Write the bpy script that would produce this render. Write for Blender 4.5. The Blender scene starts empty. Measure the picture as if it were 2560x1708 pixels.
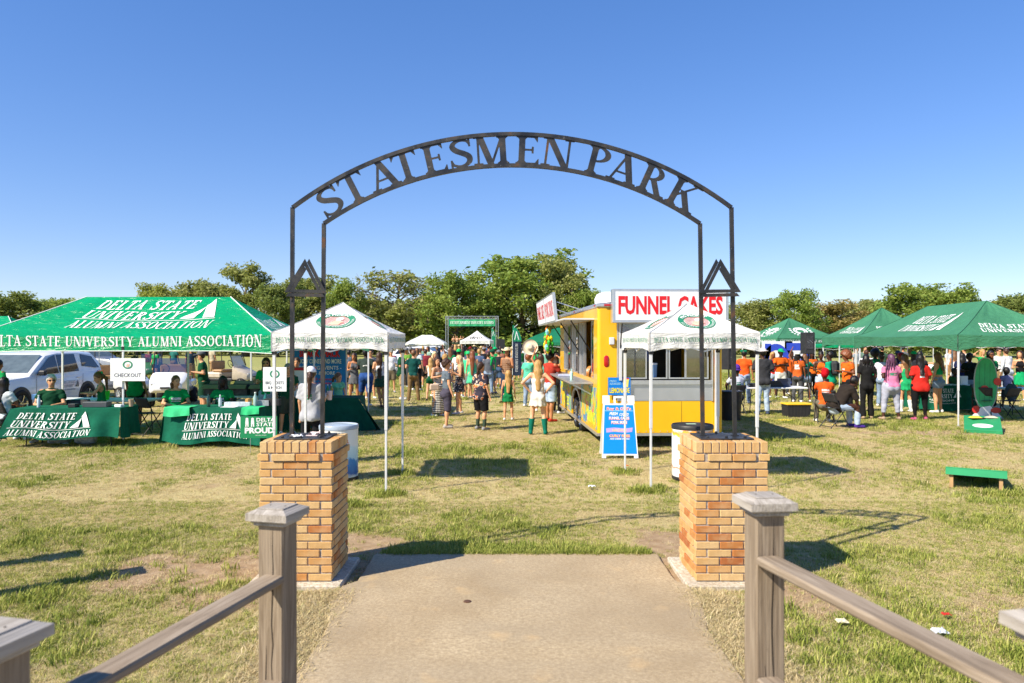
import bpy, bmesh, math, random
import numpy as np
from mathutils import Vector, Matrix
from mathutils.geometry import tessellate_polygon
R = math.radians
SC = bpy.context.scene
COL = SC.collection
# ------------------------------------------------------------------ camera, sky, sun, exposure
F_PX, CAM_Z = 1849.0, 2.04          # focal length in photo pixels (2560 wide) and eye height
cam = bpy.data.cameras.new('camera')
cam.sensor_width = 36.0
cam.lens = 36.0 * F_PX / 2560.0
cam.clip_start, cam.clip_end = 0.1, 3000.0
cam.dof.use_dof = True
cam.dof.focus_distance = 13.0
cam.dof.aperture_fstop = 4.0
cam_ob = bpy.data.objects.new('camera', cam)
cam_ob.location = (0, 0, CAM_Z)
cam_ob.rotation_euler = (R(90), 0, 0)
COL.objects.link(cam_ob)
SC.camera = cam_ob
SUN_DIR = Vector((-0.90, -0.65, 1.0)).normalized()      # towards the sun
sun_el = math.asin(SUN_DIR.z)
sun_az = math.atan2(SUN_DIR.x, SUN_DIR.y)               # clockwise from +Y
world = bpy.data.worlds.new('World')
SC.world = world
world.use_nodes = True
wn = world.node_tree.nodes
wl = world.node_tree.links
bg = wn['Background']
sky = wn.new('ShaderNodeTexSky')
sky.sky_type = 'NISHITA'
sky.sun_disc = False
sky.sun_elevation = sun_el
sky.sun_rotation = sun_az
sky.air_density = 1.0
sky.dust_density = 0.1
sky.ozone_density = 3.0
hs = wn.new('ShaderNodeHueSaturation')
hs.inputs['Hue'].default_value = 0.51
hs.inputs['Saturation'].default_value = 1.3
wl.new(sky.outputs[0], hs.inputs['Color'])
gm = wn.new('ShaderNodeGamma')
gm.inputs[1].default_value = 0.72
wl.new(hs.outputs[0], gm.inputs[0])
tn = wn.new('ShaderNodeMix')
tn.data_type = 'RGBA'
tn.blend_type = 'MULTIPLY'
tn.inputs[0].default_value = 1.0
tn.inputs[7].default_value = (0.80, 0.85, 1.05, 1)
wl.new(gm.outputs[0], tn.inputs[6])
wl.new(tn.outputs[2], bg.inputs[0])
bg.inputs[1].default_value = 0.158
sun = bpy.data.lights.new('sun', 'SUN')
sun.energy = 4.9
sun.angle = R(0.53)
sun.color = (1.0, 0.905, 0.74)
sun_ob = bpy.data.objects.new('sun', sun)
sun_ob.rotation_euler = SUN_DIR.to_track_quat('Z', 'Y').to_euler()
sun_ob.location = (-40, -30, 45)
COL.objects.link(sun_ob)
SC.view_settings.view_transform = 'Standard'
SC.view_settings.look = 'None'
SC.view_settings.gamma = 1.0
SC.view_settings.exposure = 0.75
SC.cycles.use_denoising = True
SC.cycles.max_bounces = 8
SC.cycles.transparent_max_bounces = 12
SC.cycles.caustics_reflective = False
SC.cycles.caustics_refractive = False
# ------------------------------------------------------------------ placing
def G(px, py, z=0.0):
 """ground point (height z) seen at photo pixel px, py"""
 d = (CAM_Z - z) * F_PX / (py - 854.0)
 return ((px - 1280.0) * d / F_PX, d)
def X(px, d):
 return (px - 1280.0) * d / F_PX
def Z(py, d):
 return CAM_Z - (py - 854.0) * d / F_PX
# ------------------------------------------------------------------ materials
def lin(c):
 if isinstance(c, str):
  c = c.lstrip('#')
  c = [int(c[i:i + 2], 16) / 255 for i in (0, 2, 4)]
  return tuple((x / 12.92 if x <= 0.04045 else ((x + 0.055) / 1.055) ** 2.4) for x in c)
 return tuple(c)
_M = {}
class NT:
 """small helper round a material's node tree"""
 def __init__(s, m):
  s.t = m.node_tree; s.n = s.t.nodes; s.l = s.t.links
  s.bsdf = s.n.get('Principled BSDF'); s.out = s.n.get('Material Output')
 def add(s, kind, **kw):
  nd = s.n.new(kind)
  for k, v in kw.items():
   if k.startswith('i_'):
    nd.inputs[k[2:]].default_value = v
   else:
    setattr(nd, k, v)
  return nd
 def link(s, a, b): s.l.new(a, b)
 def coord(s, which='Object', scale=(1, 1, 1), rot=(0, 0, 0)):
  tc = s.add('ShaderNodeTexCoord'); mp = s.add('ShaderNodeMapping')
  mp.inputs['Scale'].default_value = scale; mp.inputs['Rotation'].default_value = rot
  s.link(tc.outputs[which], mp.inputs['Vector'])
  return mp.outputs[0]
 def noise(s, vec, scale, detail=4, rough=0.55, dist=0.0):
  nd = s.add('ShaderNodeTexNoise'); nd.inputs['Scale'].default_value = scale
  nd.inputs['Detail'].default_value = detail; nd.inputs['Roughness'].default_value = rough
  nd.inputs['Distortion'].default_value = dist
  if vec is not None: s.link(vec, nd.inputs['Vector'])
  return nd.outputs['Fac']
 def ramp(s, fac, stops, interp='LINEAR'):
  nd = s.add('ShaderNodeValToRGB'); cr = nd.color_ramp; cr.interpolation = interp
  while len(cr.elements) > 1: cr.elements.remove(cr.elements[0])
  for i, (p, c) in enumerate(stops):
   e = cr.elements[0] if i == 0 else cr.elements.new(p)
   e.position = p
   e.color = (*lin(c), 1) if not isinstance(c, (int, float)) else (c, c, c, 1)
  s.link(fac, nd.inputs[0])
  return nd.outputs[0]
 def mix(s, fac, a, b, mode='MIX'):
  nd = s.add('ShaderNodeMix', data_type='RGBA', blend_type=mode)
  for i, v in ((0, fac), (6, a), (7, b)):
   if hasattr(v, 'links') or hasattr(v, 'is_linked'): s.link(v, nd.inputs[i])
   elif i == 0: nd.inputs[0].default_value = v
   else: nd.inputs[i].default_value = (*lin(v), 1)
  return nd.outputs[2]
 def math(s, op, a, b=None):
  nd = s.add('ShaderNodeMath', operation=op)
  for i, v in ((0, a), (1, b)):
   if v is None: continue
   if isinstance(v, (int, float)): nd.inputs[i].default_value = v
   else: s.link(v, nd.inputs[i])
  return nd.outputs[0]
 def bump(s, h, strength=0.3, dist=0.01):
  nd = s.add('ShaderNodeBump'); nd.inputs['Strength'].default_value = strength
  nd.inputs['Distance'].default_value = dist
  s.link(h, nd.inputs['Height']); s.link(nd.outputs[0], s.bsdf.inputs['Normal'])
 def color(s, c): s.link(c, s.bsdf.inputs['Base Color'])
def newmat(name, rough=0.6, metal=0.0, spec=0.5):
 m = bpy.data.materials.new(name); m.use_nodes = True
 nt = NT(m)
 nt.bsdf.inputs['Roughness'].default_value = rough
 nt.bsdf.inputs['Metallic'].default_value = metal
 nt.bsdf.inputs['Specular IOR Level'].default_value = spec
 return m, nt
def M(name, c=None, rough=0.6, metal=0.0, spec=0.4, var=0.12, scale=6.0, bump=0.0, bscale=40.0, transl=0.0, coat=0.0):
 """cached plain procedural material with colour variation and optional relief"""
 if name in _M: return _M[name]
 m, t = newmat(name, rough, metal, spec)
 v = t.coord('Object')
 base = lin(c)
 lo = tuple(x * (1 - var) for x in base); hi = tuple(min(1, x * (1 + var)) for x in base)
 n1 = t.noise(v, scale, 5)
 col = t.ramp(n1, [(0.3, lo), (0.7, hi)])
 t.color(col)
 if bump: t.bump(t.noise(v, bscale, 4), bump, 0.01)
 if coat: t.bsdf.inputs['Coat Weight'].default_value = coat
 if transl:
  tr = t.add('ShaderNodeBsdfTranslucent'); mx = t.add('ShaderNodeMixShader')
  mx.inputs[0].default_value = transl
  t.link(col, tr.inputs[0]); t.link(t.bsdf.outputs[0], mx.inputs[1]); t.link(tr.outputs[0], mx.inputs[2])
  t.link(mx.outputs[0], t.out.inputs[0])
 _M[name] = m
 return m
def fabric(c, name=None, transl=0.0, bump=0.35):
 """cloth of one colour (hex), cached"""
 return M(name or ('cloth ' + c), c, rough=0.85, spec=0.15, var=0.2, scale=7, bump=bump, bscale=26, transl=transl)
# ------------------------------------------------------------------ objects
def props(o, label=None, cat=None, group=None, kind=None):
 if label: o['label'] = label
 if cat: o['category'] = cat
 if group: o['group'] = group
 if kind: o['kind'] = kind
 return o
def thing(name, label, cat, loc=(0, 0, 0), rz=0.0, group=None):
 o = bpy.data.objects.new(name, None)
 o.empty_display_size = 0.2
 o.location = (loc[0], loc[1], loc[2] if len(loc) > 2 else 0.0)
 o.rotation_euler = (0, 0, rz)
 COL.objects.link(o)
 return props(o, label, cat, group)
def link_mesh(name, me, parent=None):
 o = bpy.data.objects.new(name, me)
 COL.objects.link(o)
 o.parent = parent
 return o
def copy_tree(o, parent=None):
 c = o.copy()
 COL.objects.link(c)
 c.parent = parent
 for ch in list(o.children): copy_tree(ch, c)
 return c
class MB:
 """collects shapes and links them as one mesh object"""
 def __init__(s): s.v = []; s.f = []; s.mi = []; s.cur = 0; s.sm = []; s.smooth = False
 def _face(s, f): s.f.append(f); s.mi.append(s.cur); s.sm.append(s.smooth)
 def add(s, verts, faces):
  b = len(s.v); s.v.extend([tuple(p) for p in verts])
  for f in faces: s._face([i + b for i in f])
 def box(s, x0, x1, y0, y1, z0, z1, m=None):
  p = [(x, y, z) for z in (z0, z1) for y in (y0, y1) for x in (x0, x1)]
  if m is not None: p = [tuple(m @ Vector(q)) for q in p]
  s.add(p, [(0, 2, 3, 1), (4, 5, 7, 6), (0, 1, 5, 4), (2, 6, 7, 3), (0, 4, 6, 2), (1, 3, 7, 5)])
  return s
 def bbox(s, x0, x1, y0, y1, z0, z1, b=0.004, m=None):
  """box with chamfered edges: octagon profile rings along z"""
  def ring(z, i):
   X0, X1, Y0, Y1 = x0 + i, x1 - i, y0 + i, y1 - i
   return [(X0 + b, Y0, z), (X1 - b, Y0, z), (X1, Y0 + b, z), (X1, Y1 - b, z), (X1 - b, Y1, z), (X0 + b, Y1, z), (X0, Y1 - b, z), (X0, Y0 + b, z)]
  rings = [ring(z0, b * .7), ring(z0 + b, 0), ring(z1 - b, 0), ring(z1, b * .7)]
  p = [q for r in rings for q in r]
  if m is not None: p = [tuple(m @ Vector(q)) for q in p]
  f = [tuple(range(7, -1, -1)), tuple(range(24, 32))]
  for k in range(3):
   for i in range(8):
    j = (i + 1) % 8
    f.append((k * 8 + i, k * 8 + j, k * 8 + 8 + j, k * 8 + 8 + i))
  s.add(p, f); return s
 def prism(s, poly, y0, y1, m=None):
  """polygon in x,z extruded along y (counter-clockwise seen from -y)"""
  n = len(poly)
  p = [(x, y0, z) for x, z in poly] + [(x, y1, z) for x, z in poly]
  if m is not None: p = [tuple(m @ Vector(q)) for q in p]
  f = [tuple(range(n)), tuple(range(2 * n - 1, n - 1, -1))]
  for i in range(n):
   j = (i + 1) % n
   f.append((i, n + i, n + j, j))
  s.add(p, f); return s
 def tube(s, pts, r, n=8, caps=True, r1=None, m=None):
  """round bar through points"""
  pts = [Vector(p) for p in pts]
  rings = []; up = None
  for i, p in enumerate(pts):
   a = pts[max(i - 1, 0)]; b = pts[min(i + 1, len(pts) - 1)]
   t = (b - a).normalized()
   if up is None: up = Vector((0, 0, 1)) if abs(t.z) < .9 else Vector((1, 0, 0))
   u = t.cross(up).normalized(); w = u.cross(t).normalized(); up = w
   rr = r if r1 is None else r + (r1 - r) * i / max(1, len(pts) - 1)
   if isinstance(r, (list, tuple)): rr = r[i]
   rings.append([p + (u * math.cos(k * 2 * math.pi / n + math.pi / n) + w * math.sin(k * 2 * math.pi / n + math.pi / n)) * rr for k in range(n)])
  v = [q for rg in rings for q in rg]
  if m is not None: v = [m @ q for q in v]
  f = []
  for i in range(len(pts) - 1):
   for k in range(n):
    j = (k + 1) % n
    f.append((i * n + k, i * n + j, (i + 1) * n + j, (i + 1) * n + k))
  if caps:
   f.append(tuple(range(n - 1, -1, -1))); f.append(tuple(range((len(pts) - 1) * n, len(pts) * n)))
  s.add(v, f); return s
 def bar(s, a, b, w, h=None):
  """square bar from a to b"""
  h = h or w
  a = Vector(a); b = Vector(b); t = (b - a).normalized()
  up = Vector((0, 0, 1)) if abs(t.z) < .95 else Vector((0, 1, 0))
  u = t.cross(up).normalized() * (w / 2); v = u.cross(t).normalized() * (h / 2)
  p = []
  for q in (a, b): p += [q - u - v, q + u - v, q + u + v, q - u + v]
  s.add(p, [(3, 2, 1, 0), (4, 5, 6, 7), (0, 1, 5, 4), (1, 2, 6, 5), (2, 3, 7, 6), (3, 0, 4, 7)]); return s
 def lathe(s, prof, n=24, c=(0, 0, 0), axis='z', closed=True):
  """profile of (radius, height) turned about an axis"""
  v = []; f = []
  for r, h in prof:
   for k in range(n):
    a = 2 * math.pi * k / n
    q = (r * math.cos(a), r * math.sin(a), h)
    if axis == 'x': q = (q[2], q[0], q[1])
    elif axis == 'y': q = (q[1], q[2], q[0])
    v.append((q[0] + c[0], q[1] + c[1], q[2] + c[2]))
  for i in range(len(prof) - 1):
   for k in range(n):
    j = (k + 1) % n
    f.append((i * n + k, i * n + j, i * n + n + j, i * n + n + k))
  if closed:
   f.append(tuple(range(n - 1, -1, -1))); f.append(tuple(range((len(prof) - 1) * n, len(prof) * n)))
  s.add(v, f); return s
 def grid(s, fn, nu, nv):
  """surface fn(u,v), u,v in 0..1"""
  v = [fn(i / nu, j / nv) for j in range(nv + 1) for i in range(nu + 1)]
  f = [(j * (nu + 1) + i, j * (nu + 1) + i + 1, (j + 1) * (nu + 1) + i + 1, (j + 1) * (nu + 1) + i) for j in range(nv) for i in range(nu)]
  s.add(v, f); return s
 def mesh(s, name, mats, smooth=None):
  me = bpy.data.meshes.new(name)
  me.from_pydata(s.v, [], s.f)
  for m in (mats if isinstance(mats, (list, tuple)) else [mats]): me.materials.append(m)
  if any(s.mi): me.polygons.foreach_set('material_index', s.mi)
  if smooth or any(s.sm): me.polygons.foreach_set('use_smooth', [True] * len(s.f) if smooth else s.sm)
  me.update()
  return me
 def build(s, name, mats, parent=None, smooth=None, label=None):
  o = link_mesh(name, s.mesh(name, mats, smooth), parent)
  if label: o['label'] = label
  return o
def auto_smooth(o, ang=40):
 """smooth shading with sharp edges above an angle"""
 me = o.data
 me.polygons.foreach_set('use_smooth', [True] * len(me.polygons))
 me.set_sharp_from_angle(angle=R(ang))
 return o
def solidify(o, t, off=0):
 md = o.modifiers.new('thickness', 'SOLIDIFY'); md.thickness = t; md.offset = off
 return o
def np_mesh(name, v, f, mats, smooth=True):
 """mesh from numpy arrays; f is (n,3) or (n,4)"""
 me = bpy.data.meshes.new(name)
 n, k = f.shape
 me.vertices.add(len(v)); me.vertices.foreach_set('co', np.asarray(v, np.float32).ravel())
 me.loops.add(n * k); me.loops.foreach_set('vertex_index', np.asarray(f, np.int32).ravel())
 me.polygons.add(n)
 me.polygons.foreach_set('loop_start', np.arange(0, n * k, k, dtype=np.int32))
 me.polygons.foreach_set('loop_total', np.full(n, k, np.int32))
 for m in (mats if isinstance(mats, (list, tuple)) else [mats]): me.materials.append(m)
 if smooth: me.polygons.foreach_set('use_smooth', np.ones(n, bool))
 me.update(calc_edges=True)
 return me
# ------------------------------------------------------------------ lettering: a serif face built from strokes, and the built-in sans
def _seg(P, a, b, ra, rb):
 a = np.array(a, float); b = np.array(b, float); ba = b - a
 t = np.clip(((P - a) @ ba) / max(ba @ ba, 1e-9), 0, 1)
 return np.linalg.norm(P - a - t[..., None] * ba, axis=-1) - (ra + (rb - ra) * t)
def _poly(P, pts):
 """convex polygon, counter-clockwise"""
 d = np.full(P.shape[:-1], -1e9)
 n = len(pts)
 for i in range(n):
  a = np.array(pts[i], float); b = np.array(pts[(i + 1) % n], float); e = b - a
  nn = np.array([e[1], -e[0]]) / max(np.hypot(*e), 1e-9)
  d = np.maximum(d, (P - a) @ nn)
 return d
def _rect(x0, y0, x1, y1): return ('p', [(x0, y0), (x1, y0), (x1, y1), (x0, y1)])
def _diag(xa, xb, w, y0=0.0, y1=1.0): return ('p', [(xa - w / 2, y0), (xa + w / 2, y0), (xb + w / 2, y1), (xb - w / 2, y1)])
def _serif(x0, x1, y, up):
 t = .045
 return _rect(x0, y - t, x1, y) if up else _rect(x0, y, x1, y + t)
def _stem(x, w=.15, top=True, bot=True, e=.075):
 o = [_rect(x, 0, x + w, 1)]
 for on, y, up in ((bot, 0, False), (top, 1, True)):
  if on:
   o.append(_serif(x - e, x + w + e, y, up))
   s = -1 if up else 1
   for q in (-1, 1):
    xx = x if q < 0 else x + w
    tri = [(xx, y + s * .04), (xx + q * .05, y + s * .04), (xx, y + s * .11)]
    if (q > 0) == (s < 0): tri = tri[::-1]
    o.append(('p', tri))
 return o
def _curve(pts, ws):
 """smooth stroke through points with half-widths"""
 pts = np.array(pts, float); n = len(pts); out = []
 T = np.linspace(0, n - 1, (n - 1) * 6 + 1)
 res = []
 for t in T:
  i = min(int(t), n - 2); u = t - i
  p0 = pts[max(i - 1, 0)]; p1 = pts[i]; p2 = pts[i + 1]; p3 = pts[min(i + 2, n - 1)]
  p = .5 * ((2 * p1) + (p2 - p0) * u + (2 * p0 - 5 * p1 + 4 * p2 - p3) * u * u + (3 * p1 - p0 - 3 * p2 + p3) * u ** 3)
  res.append((p, ws[i] + (ws[i + 1] - ws[i]) * u))
 for (a, ra), (b, rb) in zip(res, res[1:]): out.append(('s', a, b, ra, rb))
 return out
def _bowl(x, y0, y1, w):
 """thick half ring to the right of x"""
 yc = (y0 + y1) / 2; h = (y1 - y0) / 2
 return [('e', x, yc, w, h, w - .14, h - .045, x)]
def _arm(x0, x1, y, up, drop=.2):
 """E/F/L/T arm with a wedge end"""
 t = .045; s = -1 if up else 1
 a = [_rect(min(x0, x1), min(y, y + s * t), max(x0, x1), max(y, y + s * t))]
 q = 1 if x1 > x0 else -1
 tri = [(x1, y), (x1, y + s * drop), (x1 - q * .11, y)]
 ar = (tri[1][0] - tri[0][0]) * (tri[2][1] - tri[0][1]) - (tri[2][0] - tri[0][0]) * (tri[1][1] - tri[0][1])
 a.append(('p', tri if ar > 0 else tri[::-1]))
 return a
_S = _curve([(.56, .80), (.50, .92), (.33, .965), (.17, .90), (.11, .76), (.20, .61), (.36, .50), (.50, .38), (.53, .22), (.43, .08), (.26, .035), (.10, .11), (.055, .23)],
   [.022, .03, .035, .05, .068, .078, .082, .078, .068, .05, .035, .03, .022]) + [_rect(.545, .72, .585, .99), _rect(.03, .01, .07, .28)]
GL = {
'A': (.80, [_diag(.11, .40, .055), _diag(.66, .38, .165), _rect(.22, .30, .60, .345), _serif(.0, .24, 0, False), _serif(.50, .80, 0, False)]),
'B': (.66, _stem(.10) + _bowl(.22, .5, 1, .34) + _bowl(.22, 0, .54, .40) + [_rect(.15, .955, .3, 1), _rect(.15, .497, .3, .543), _rect(.15, 0, .3, .045)]),
'C': (.74, _curve([(.66, .74), (.58, .90), (.42, .965), (.22, .87), (.115, .50), (.22, .13), (.42, .035), (.58, .10), (.67, .25)], [.022, .03, .035, .06, .085, .06, .035, .03, .022]) + [_rect(.645, .68, .69, .98)]),
'D': (.80, _stem(.10) + _bowl(.26, 0, 1, .48) + [_rect(.15, .955, .3, 1), _rect(.15, 0, .3, .045)]),
'E': (.68, _stem(.10) + _arm(.2, .58, 1, True) + _arm(.2, .62, 0, False) + [_rect(.2, .49, .46, .535), _rect(.44, .40, .48, .62)]),
'F': (.64, _stem(.10) + _arm(.2, .58, 1, True) + [_rect(.2, .47, .45, .515), _rect(.43, .38, .47, .60)]),
'G': (.78, _curve([(.66, .76), (.58, .90), (.42, .965), (.22, .87), (.115, .50), (.22, .13), (.42, .035), (.60, .08)], [.022, .03, .035, .06, .085, .06, .035, .03]) + [_rect(.645, .70, .69, .98), _rect(.53, .05, .67, .44), _rect(.46, .40, .74, .445)]),
'H': (.86, _stem(.10) + _stem(.60) + [_rect(.2, .48, .65, .525)]),
'I': (.36, _stem(.105)),
'J': (.50, _stem(.22, bot=False) + _curve([(.295, .2), (.25, .03), (.12, .0), (.04, .08)], [.07, .05, .04, .05])),
'K': (.80, _stem(.10) + [_diag(.24, .66, .055, .40, 1), _diag(.67, .36, .17, 0, .62), _serif(.52, .80, 1, True), _serif(.50, .82, 0, False)]),
'L': (.62, _stem(.10) + _arm(.2, .58, 0, False)),
'M': (.98, _stem(.72, e=.07) + [_rect(.12, 0, .165, 1), _serif(.03, .26, 0, False), _serif(.03, .24, 1, True), _diag(.47, .20, .16), _diag(.49, .78, .05)]),
'N': (.86, [_rect(.12, 0, .168, 1), _rect(.70, 0, .748, 1), _serif(.03, .26, 0, False), _serif(.60, .84, 1, True), _serif(.03, .2, 1, True), _diag(.655, .20, .165)]),
'O': (.82, [('e', .41, .5, .37, .515, .225, .465, None)]),
'P': (.66, _stem(.10) + _bowl(.24, .44, 1, .37) + [_rect(.15, .955, .3, 1), _rect(.15, .44, .3, .485)]),
'R': (.78, _stem(.10) + _bowl(.24, .46, 1, .35) + [_rect(.15, .955, .3, 1), _rect(.15, .46, .3, .505), _diag(.62, .37, .16, 0, .49), _serif(.56, .78, 0, False)]),
'S': (.62, _S),
'T': (.74, _stem(.295, top=False) + _arm(.37, .70, 1, True) + _arm(.37, .04, 1, True)),
'U': (.82, [_rect(.10, .3, .25, 1), _rect(.64, .3, .688, 1), _serif(.02, .33, 1, True), _serif(.55, .78, 1, True)] + _curve([(.175, .34), (.20, .13), (.36, .035), (.54, .09), (.664, .34)], [.074, .07, .04, .03, .023])),
'V': (.80, [_diag(.42, .14, .165), _diag(.42, .68, .055), _serif(.0, .28, 1, True), _serif(.56, .80, 1, True)]),
'W': (1.1, [_diag(.35, .14, .15), _diag(.35, .56, .05), _diag(.74, .54, .15), _diag(.74, .96, .05), _serif(.0, .28, 1, True), _serif(.42, .64, 1, True), _serif(.86, 1.08, 1, True)]),
'Y': (.76, _stem(.305, top=False) and [_rect(.305, 0, .455, .48), _serif(.22, .54, 0, False), _diag(.39, .13, .16, .40, 1), _diag(.385, .64, .055, .40, 1), _serif(.0, .27, 1, True), _serif(.52, .76, 1, True)]),
'.': (.26, [('s', (.12, .07), (.12, .071), .07, .07)]),
'&': (.86, [('e', .34, .76, .2, .25, .10, .17, None), ('e', .32, .26, .28, .28, .15, .21, None), _diag(.74, .28, .14, .0, .72), _diag(.56, .74, .06, .2, .52)]),
}
_GC = {}
def glyph(ch, grow=0.0):
 """outline loops of one serif letter"""
 key = (ch, grow)
 if key in _GC: return _GC[key]
 w, prims = GL[ch]
 h = 1 / 56
 xs = np.arange(-.12, w + .14, h); ys = np.arange(-.1, 1.12, h)
 P = np.stack(np.meshgrid(xs, ys), -1)
 D = np.full(P.shape[:-1], 9.0)
 for p in prims:
  if p[0] == 'p': d = _poly(P, p[1])
  elif p[0] == 's': d = _seg(P, p[1], p[2], p[3], p[4])
  else:
   _, cx, cy, rx, ry, ix, iy, cut = p
   q = P - np.array([cx, cy])
   ko = np.hypot(q[..., 0] / rx, q[..., 1] / ry); ki = np.hypot(q[..., 0] / ix, q[..., 1] / iy)
   d = np.maximum((ko - 1) * min(rx, ry), (1 - ki) * min(ix, iy))
   if cut is not None: d = np.maximum(d, cut - P[..., 0])
  D = np.minimum(D, d)
 D -= grow
 D[np.abs(D) < 1e-6] = 1e-6
 nxt = {}; pt = {}
 ins = D < 0
 def ep(a, b):
  k = (a, b) if a < b else (b, a)
  if k not in pt:
   da, db = D[k[0]], D[k[1]]; t = da / (da - db)
   pa, pb = P[k[0]], P[k[1]]
   pt[k] = tuple(pa + (pb - pa) * t)
  return k
 case = ins[:-1, :-1] * 1 + ins[:-1, 1:] * 2 + ins[1:, 1:] * 4 + ins[1:, :-1] * 8
 for j, i in zip(*np.nonzero((case > 0) & (case < 15))):
  j = int(j); i = int(i)
  c = [(j, i), (j, i + 1), (j + 1, i + 1), (j + 1, i)]
  s = [bool(ins[q]) for q in c]
  out = [k for k in range(4) if s[k] and not s[(k + 1) % 4]]     # leaving the inside along edge k
  inn = [k for k in range(4) if not s[k] and s[(k + 1) % 4]]
  for k in out:
   m = min(inn, key=lambda q: (q - k) % 4) if len(inn) == 1 else [q for q in inn if (q - k) % 4 == 3][0] if any((q - k) % 4 == 3 for q in inn) else inn[0]
   nxt.setdefault(ep(c[k], c[(k + 1) % 4]), []).append(ep(c[m], c[(m + 1) % 4]))
 loops = []
 while nxt:
  st = next(iter(nxt)); cur = st; lp = []
  while cur in nxt:
   lp.append(pt[cur]); l = nxt[cur]; n2 = l.pop()
   if not l: del nxt[cur]
   cur = n2
   if cur == st: break
  # drop points that lie on straight runs
  if len(lp) > 5:
   arr = np.array(lp)
   for _ in range(3):
    a = np.roll(arr, 1, 0); b = np.roll(arr, -1, 0)
    e = b - a
    dist = np.abs(e[:, 0] * (arr[:, 1] - a[:, 1]) - e[:, 1] * (arr[:, 0] - a[:, 0])) / np.maximum(np.hypot(e[:, 0], e[:, 1]), 1e-9)
    keep = (dist > .0022) | (np.arange(len(arr)) % 2 == 0)
    if keep.all(): break
    arr = arr[keep]
   if len(arr) > 3: loops.append(arr)
 tri = tessellate_polygon([[Vector((p[0], p[1], 0)) for p in lp] for lp in loops])
 pts = np.concatenate(loops)
 tri = np.array([t if np.cross(pts[t[1]] - pts[t[0]], pts[t[2]] - pts[t[0]]) > 0 else t[::-1] for t in tri], int)
 _GC[key] = (w, pts, tri, [len(l) for l in loops])
 return _GC[key]
def serif(txt, track=0.05, slant=0.0, grow=0.0, space=.36, smallcaps=0.0):
 """2-D triangles of a line of serif capitals, cap height 1, starting at x=0"""
 V = []; T = []; x = 0; n = 0; first = True
 for ch in txt:
  if ch == ' ': x += space; first = True; continue
  w, p, t, _ = glyph(ch, grow)
  k = 1 if (first or not smallcaps) else smallcaps
  V.append(np.column_stack([p[:, 0] * k + x, p[:, 1] * k])); T.append(t + n); n += len(p)
  x += w * k + track; first = False
 V = np.concatenate(V); V[:, 0] += V[:, 1] * slant
 return V, np.concatenate(T), x - track
_SC = {}
def sans(txt, bold=0.0, track=1.0, slant=0.0, stretch=1.0):
 """2-D triangles of a line in the built-in sans, cap height 1"""
 key = (txt, bold, track)
 if key not in _SC:
  cu = bpy.data.curves.new('lettering', 'FONT')
  cu.body = txt; cu.resolution_u = 2; cu.offset = bold; cu.space_character = track
  cu.size = 1.0
  ob = bpy.data.objects.new('lettering', cu); COL.objects.link(ob)
  dg = bpy.context.evaluated_depsgraph_get()
  me = ob.evaluated_get(dg).to_mesh()
  me.calc_loop_triangles()
  v = np.array([(q.co.x, q.co.y) for q in me.vertices]); t = np.array([l.vertices[:] for l in me.loop_triangles], int)
  ob.evaluated_get(dg).to_mesh_clear()
  bpy.data.objects.remove(ob); bpy.data.curves.remove(cu)
  v = v / .69
  _SC[key] = (v, t)
 v, t = _SC[key]
 v = v.copy(); v[:, 0] -= v[:, 0].min()
 v[:, 0] = v[:, 0] * stretch + v[:, 1] * slant
 return v, t, v[:, 0].max()
def fit(tx, x, y, w, h):
 """place a text block: left x, base y, width w, cap height h"""
 v, t, wd = tx
 return np.column_stack([x + v[:, 0] * (w / wd), y + v[:, 1] * h]), t
def shape2(pts):
 tri = tessellate_polygon([[Vector((p[0], p[1], 0)) for p in pts]])
 p = np.array(pts, float)
 tri = [t if np.cross(p[t[1]] - p[t[0]], p[t[2]] - p[t[0]]) > 0 else t[::-1] for t in tri]
 return p, np.array(tri, int)
def join2(*parts):
 V = []; T = []; n = 0
 for p in parts:
  V.append(p[0]); T.append(p[1] + n); n += len(p[0])
 return np.concatenate(V), np.concatenate(T)
def logo_a(x, y, w, h):
 """the two-piece pointed mark beside the university's name"""
 l = shape2([(x, y), (x + .40 * w, y), (x + .50 * w, y + .62 * h), (x + .42 * w, y + .48 * h)])
 r = shape2([(x + .66 * w, y), (x + w, y), (x + .62 * w, y + h), (x + .48 * w, y + .68 * h)])
 return join2(l, r)
def ring2(cx, cy, rx, ry, ix, iy, n=40):
 a = np.linspace(0, 2 * np.pi, n, endpoint=False)
 o = np.column_stack([cx + rx * np.cos(a), cy + ry * np.sin(a)]); i = np.column_stack([cx + ix * np.cos(a), cy + iy * np.sin(a)])
 k = np.arange(n); j = (k + 1) % n
 t = np.concatenate([np.column_stack([k, j, n + j]), np.column_stack([k, n + j, n + k])])
 return np.concatenate([o, i]), t
def disc2(cx, cy, rx, ry, n=32):
 a = np.linspace(0, 2 * np.pi, n, endpoint=False)
 v = np.column_stack([cx + rx * np.cos(a), cy + ry * np.sin(a)])
 return v, np.array([(0, k, k + 1) for k in range(1, n - 1)])
def arc2(tx, cx, cy, rx, ry, a0, a1, h, inward=False):
 """bend a text line along an ellipse from angle a0 to a1 (degrees)"""
 v, t, w = tx
 a = np.radians(a0 + (a1 - a0) * v[:, 0] / w)
 o = v[:, 1] * h * (-1 if inward else 1)
 return np.column_stack([cx + (rx + o) * np.cos(a), cy + (ry + o) * np.sin(a)]), t
def print_on(name, v2t, fn, mat, parent, cut=0):
 """flat print: maps 2-D triangles through fn(x,y)->(n,3)"""
 v, t = v2t[0], v2t[1]
 p = fn(v[:, 0], v[:, 1])
 me = np_mesh(name, p, np.asarray(t), mat, smooth=False)
 return link_mesh(name, me, parent)
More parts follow.
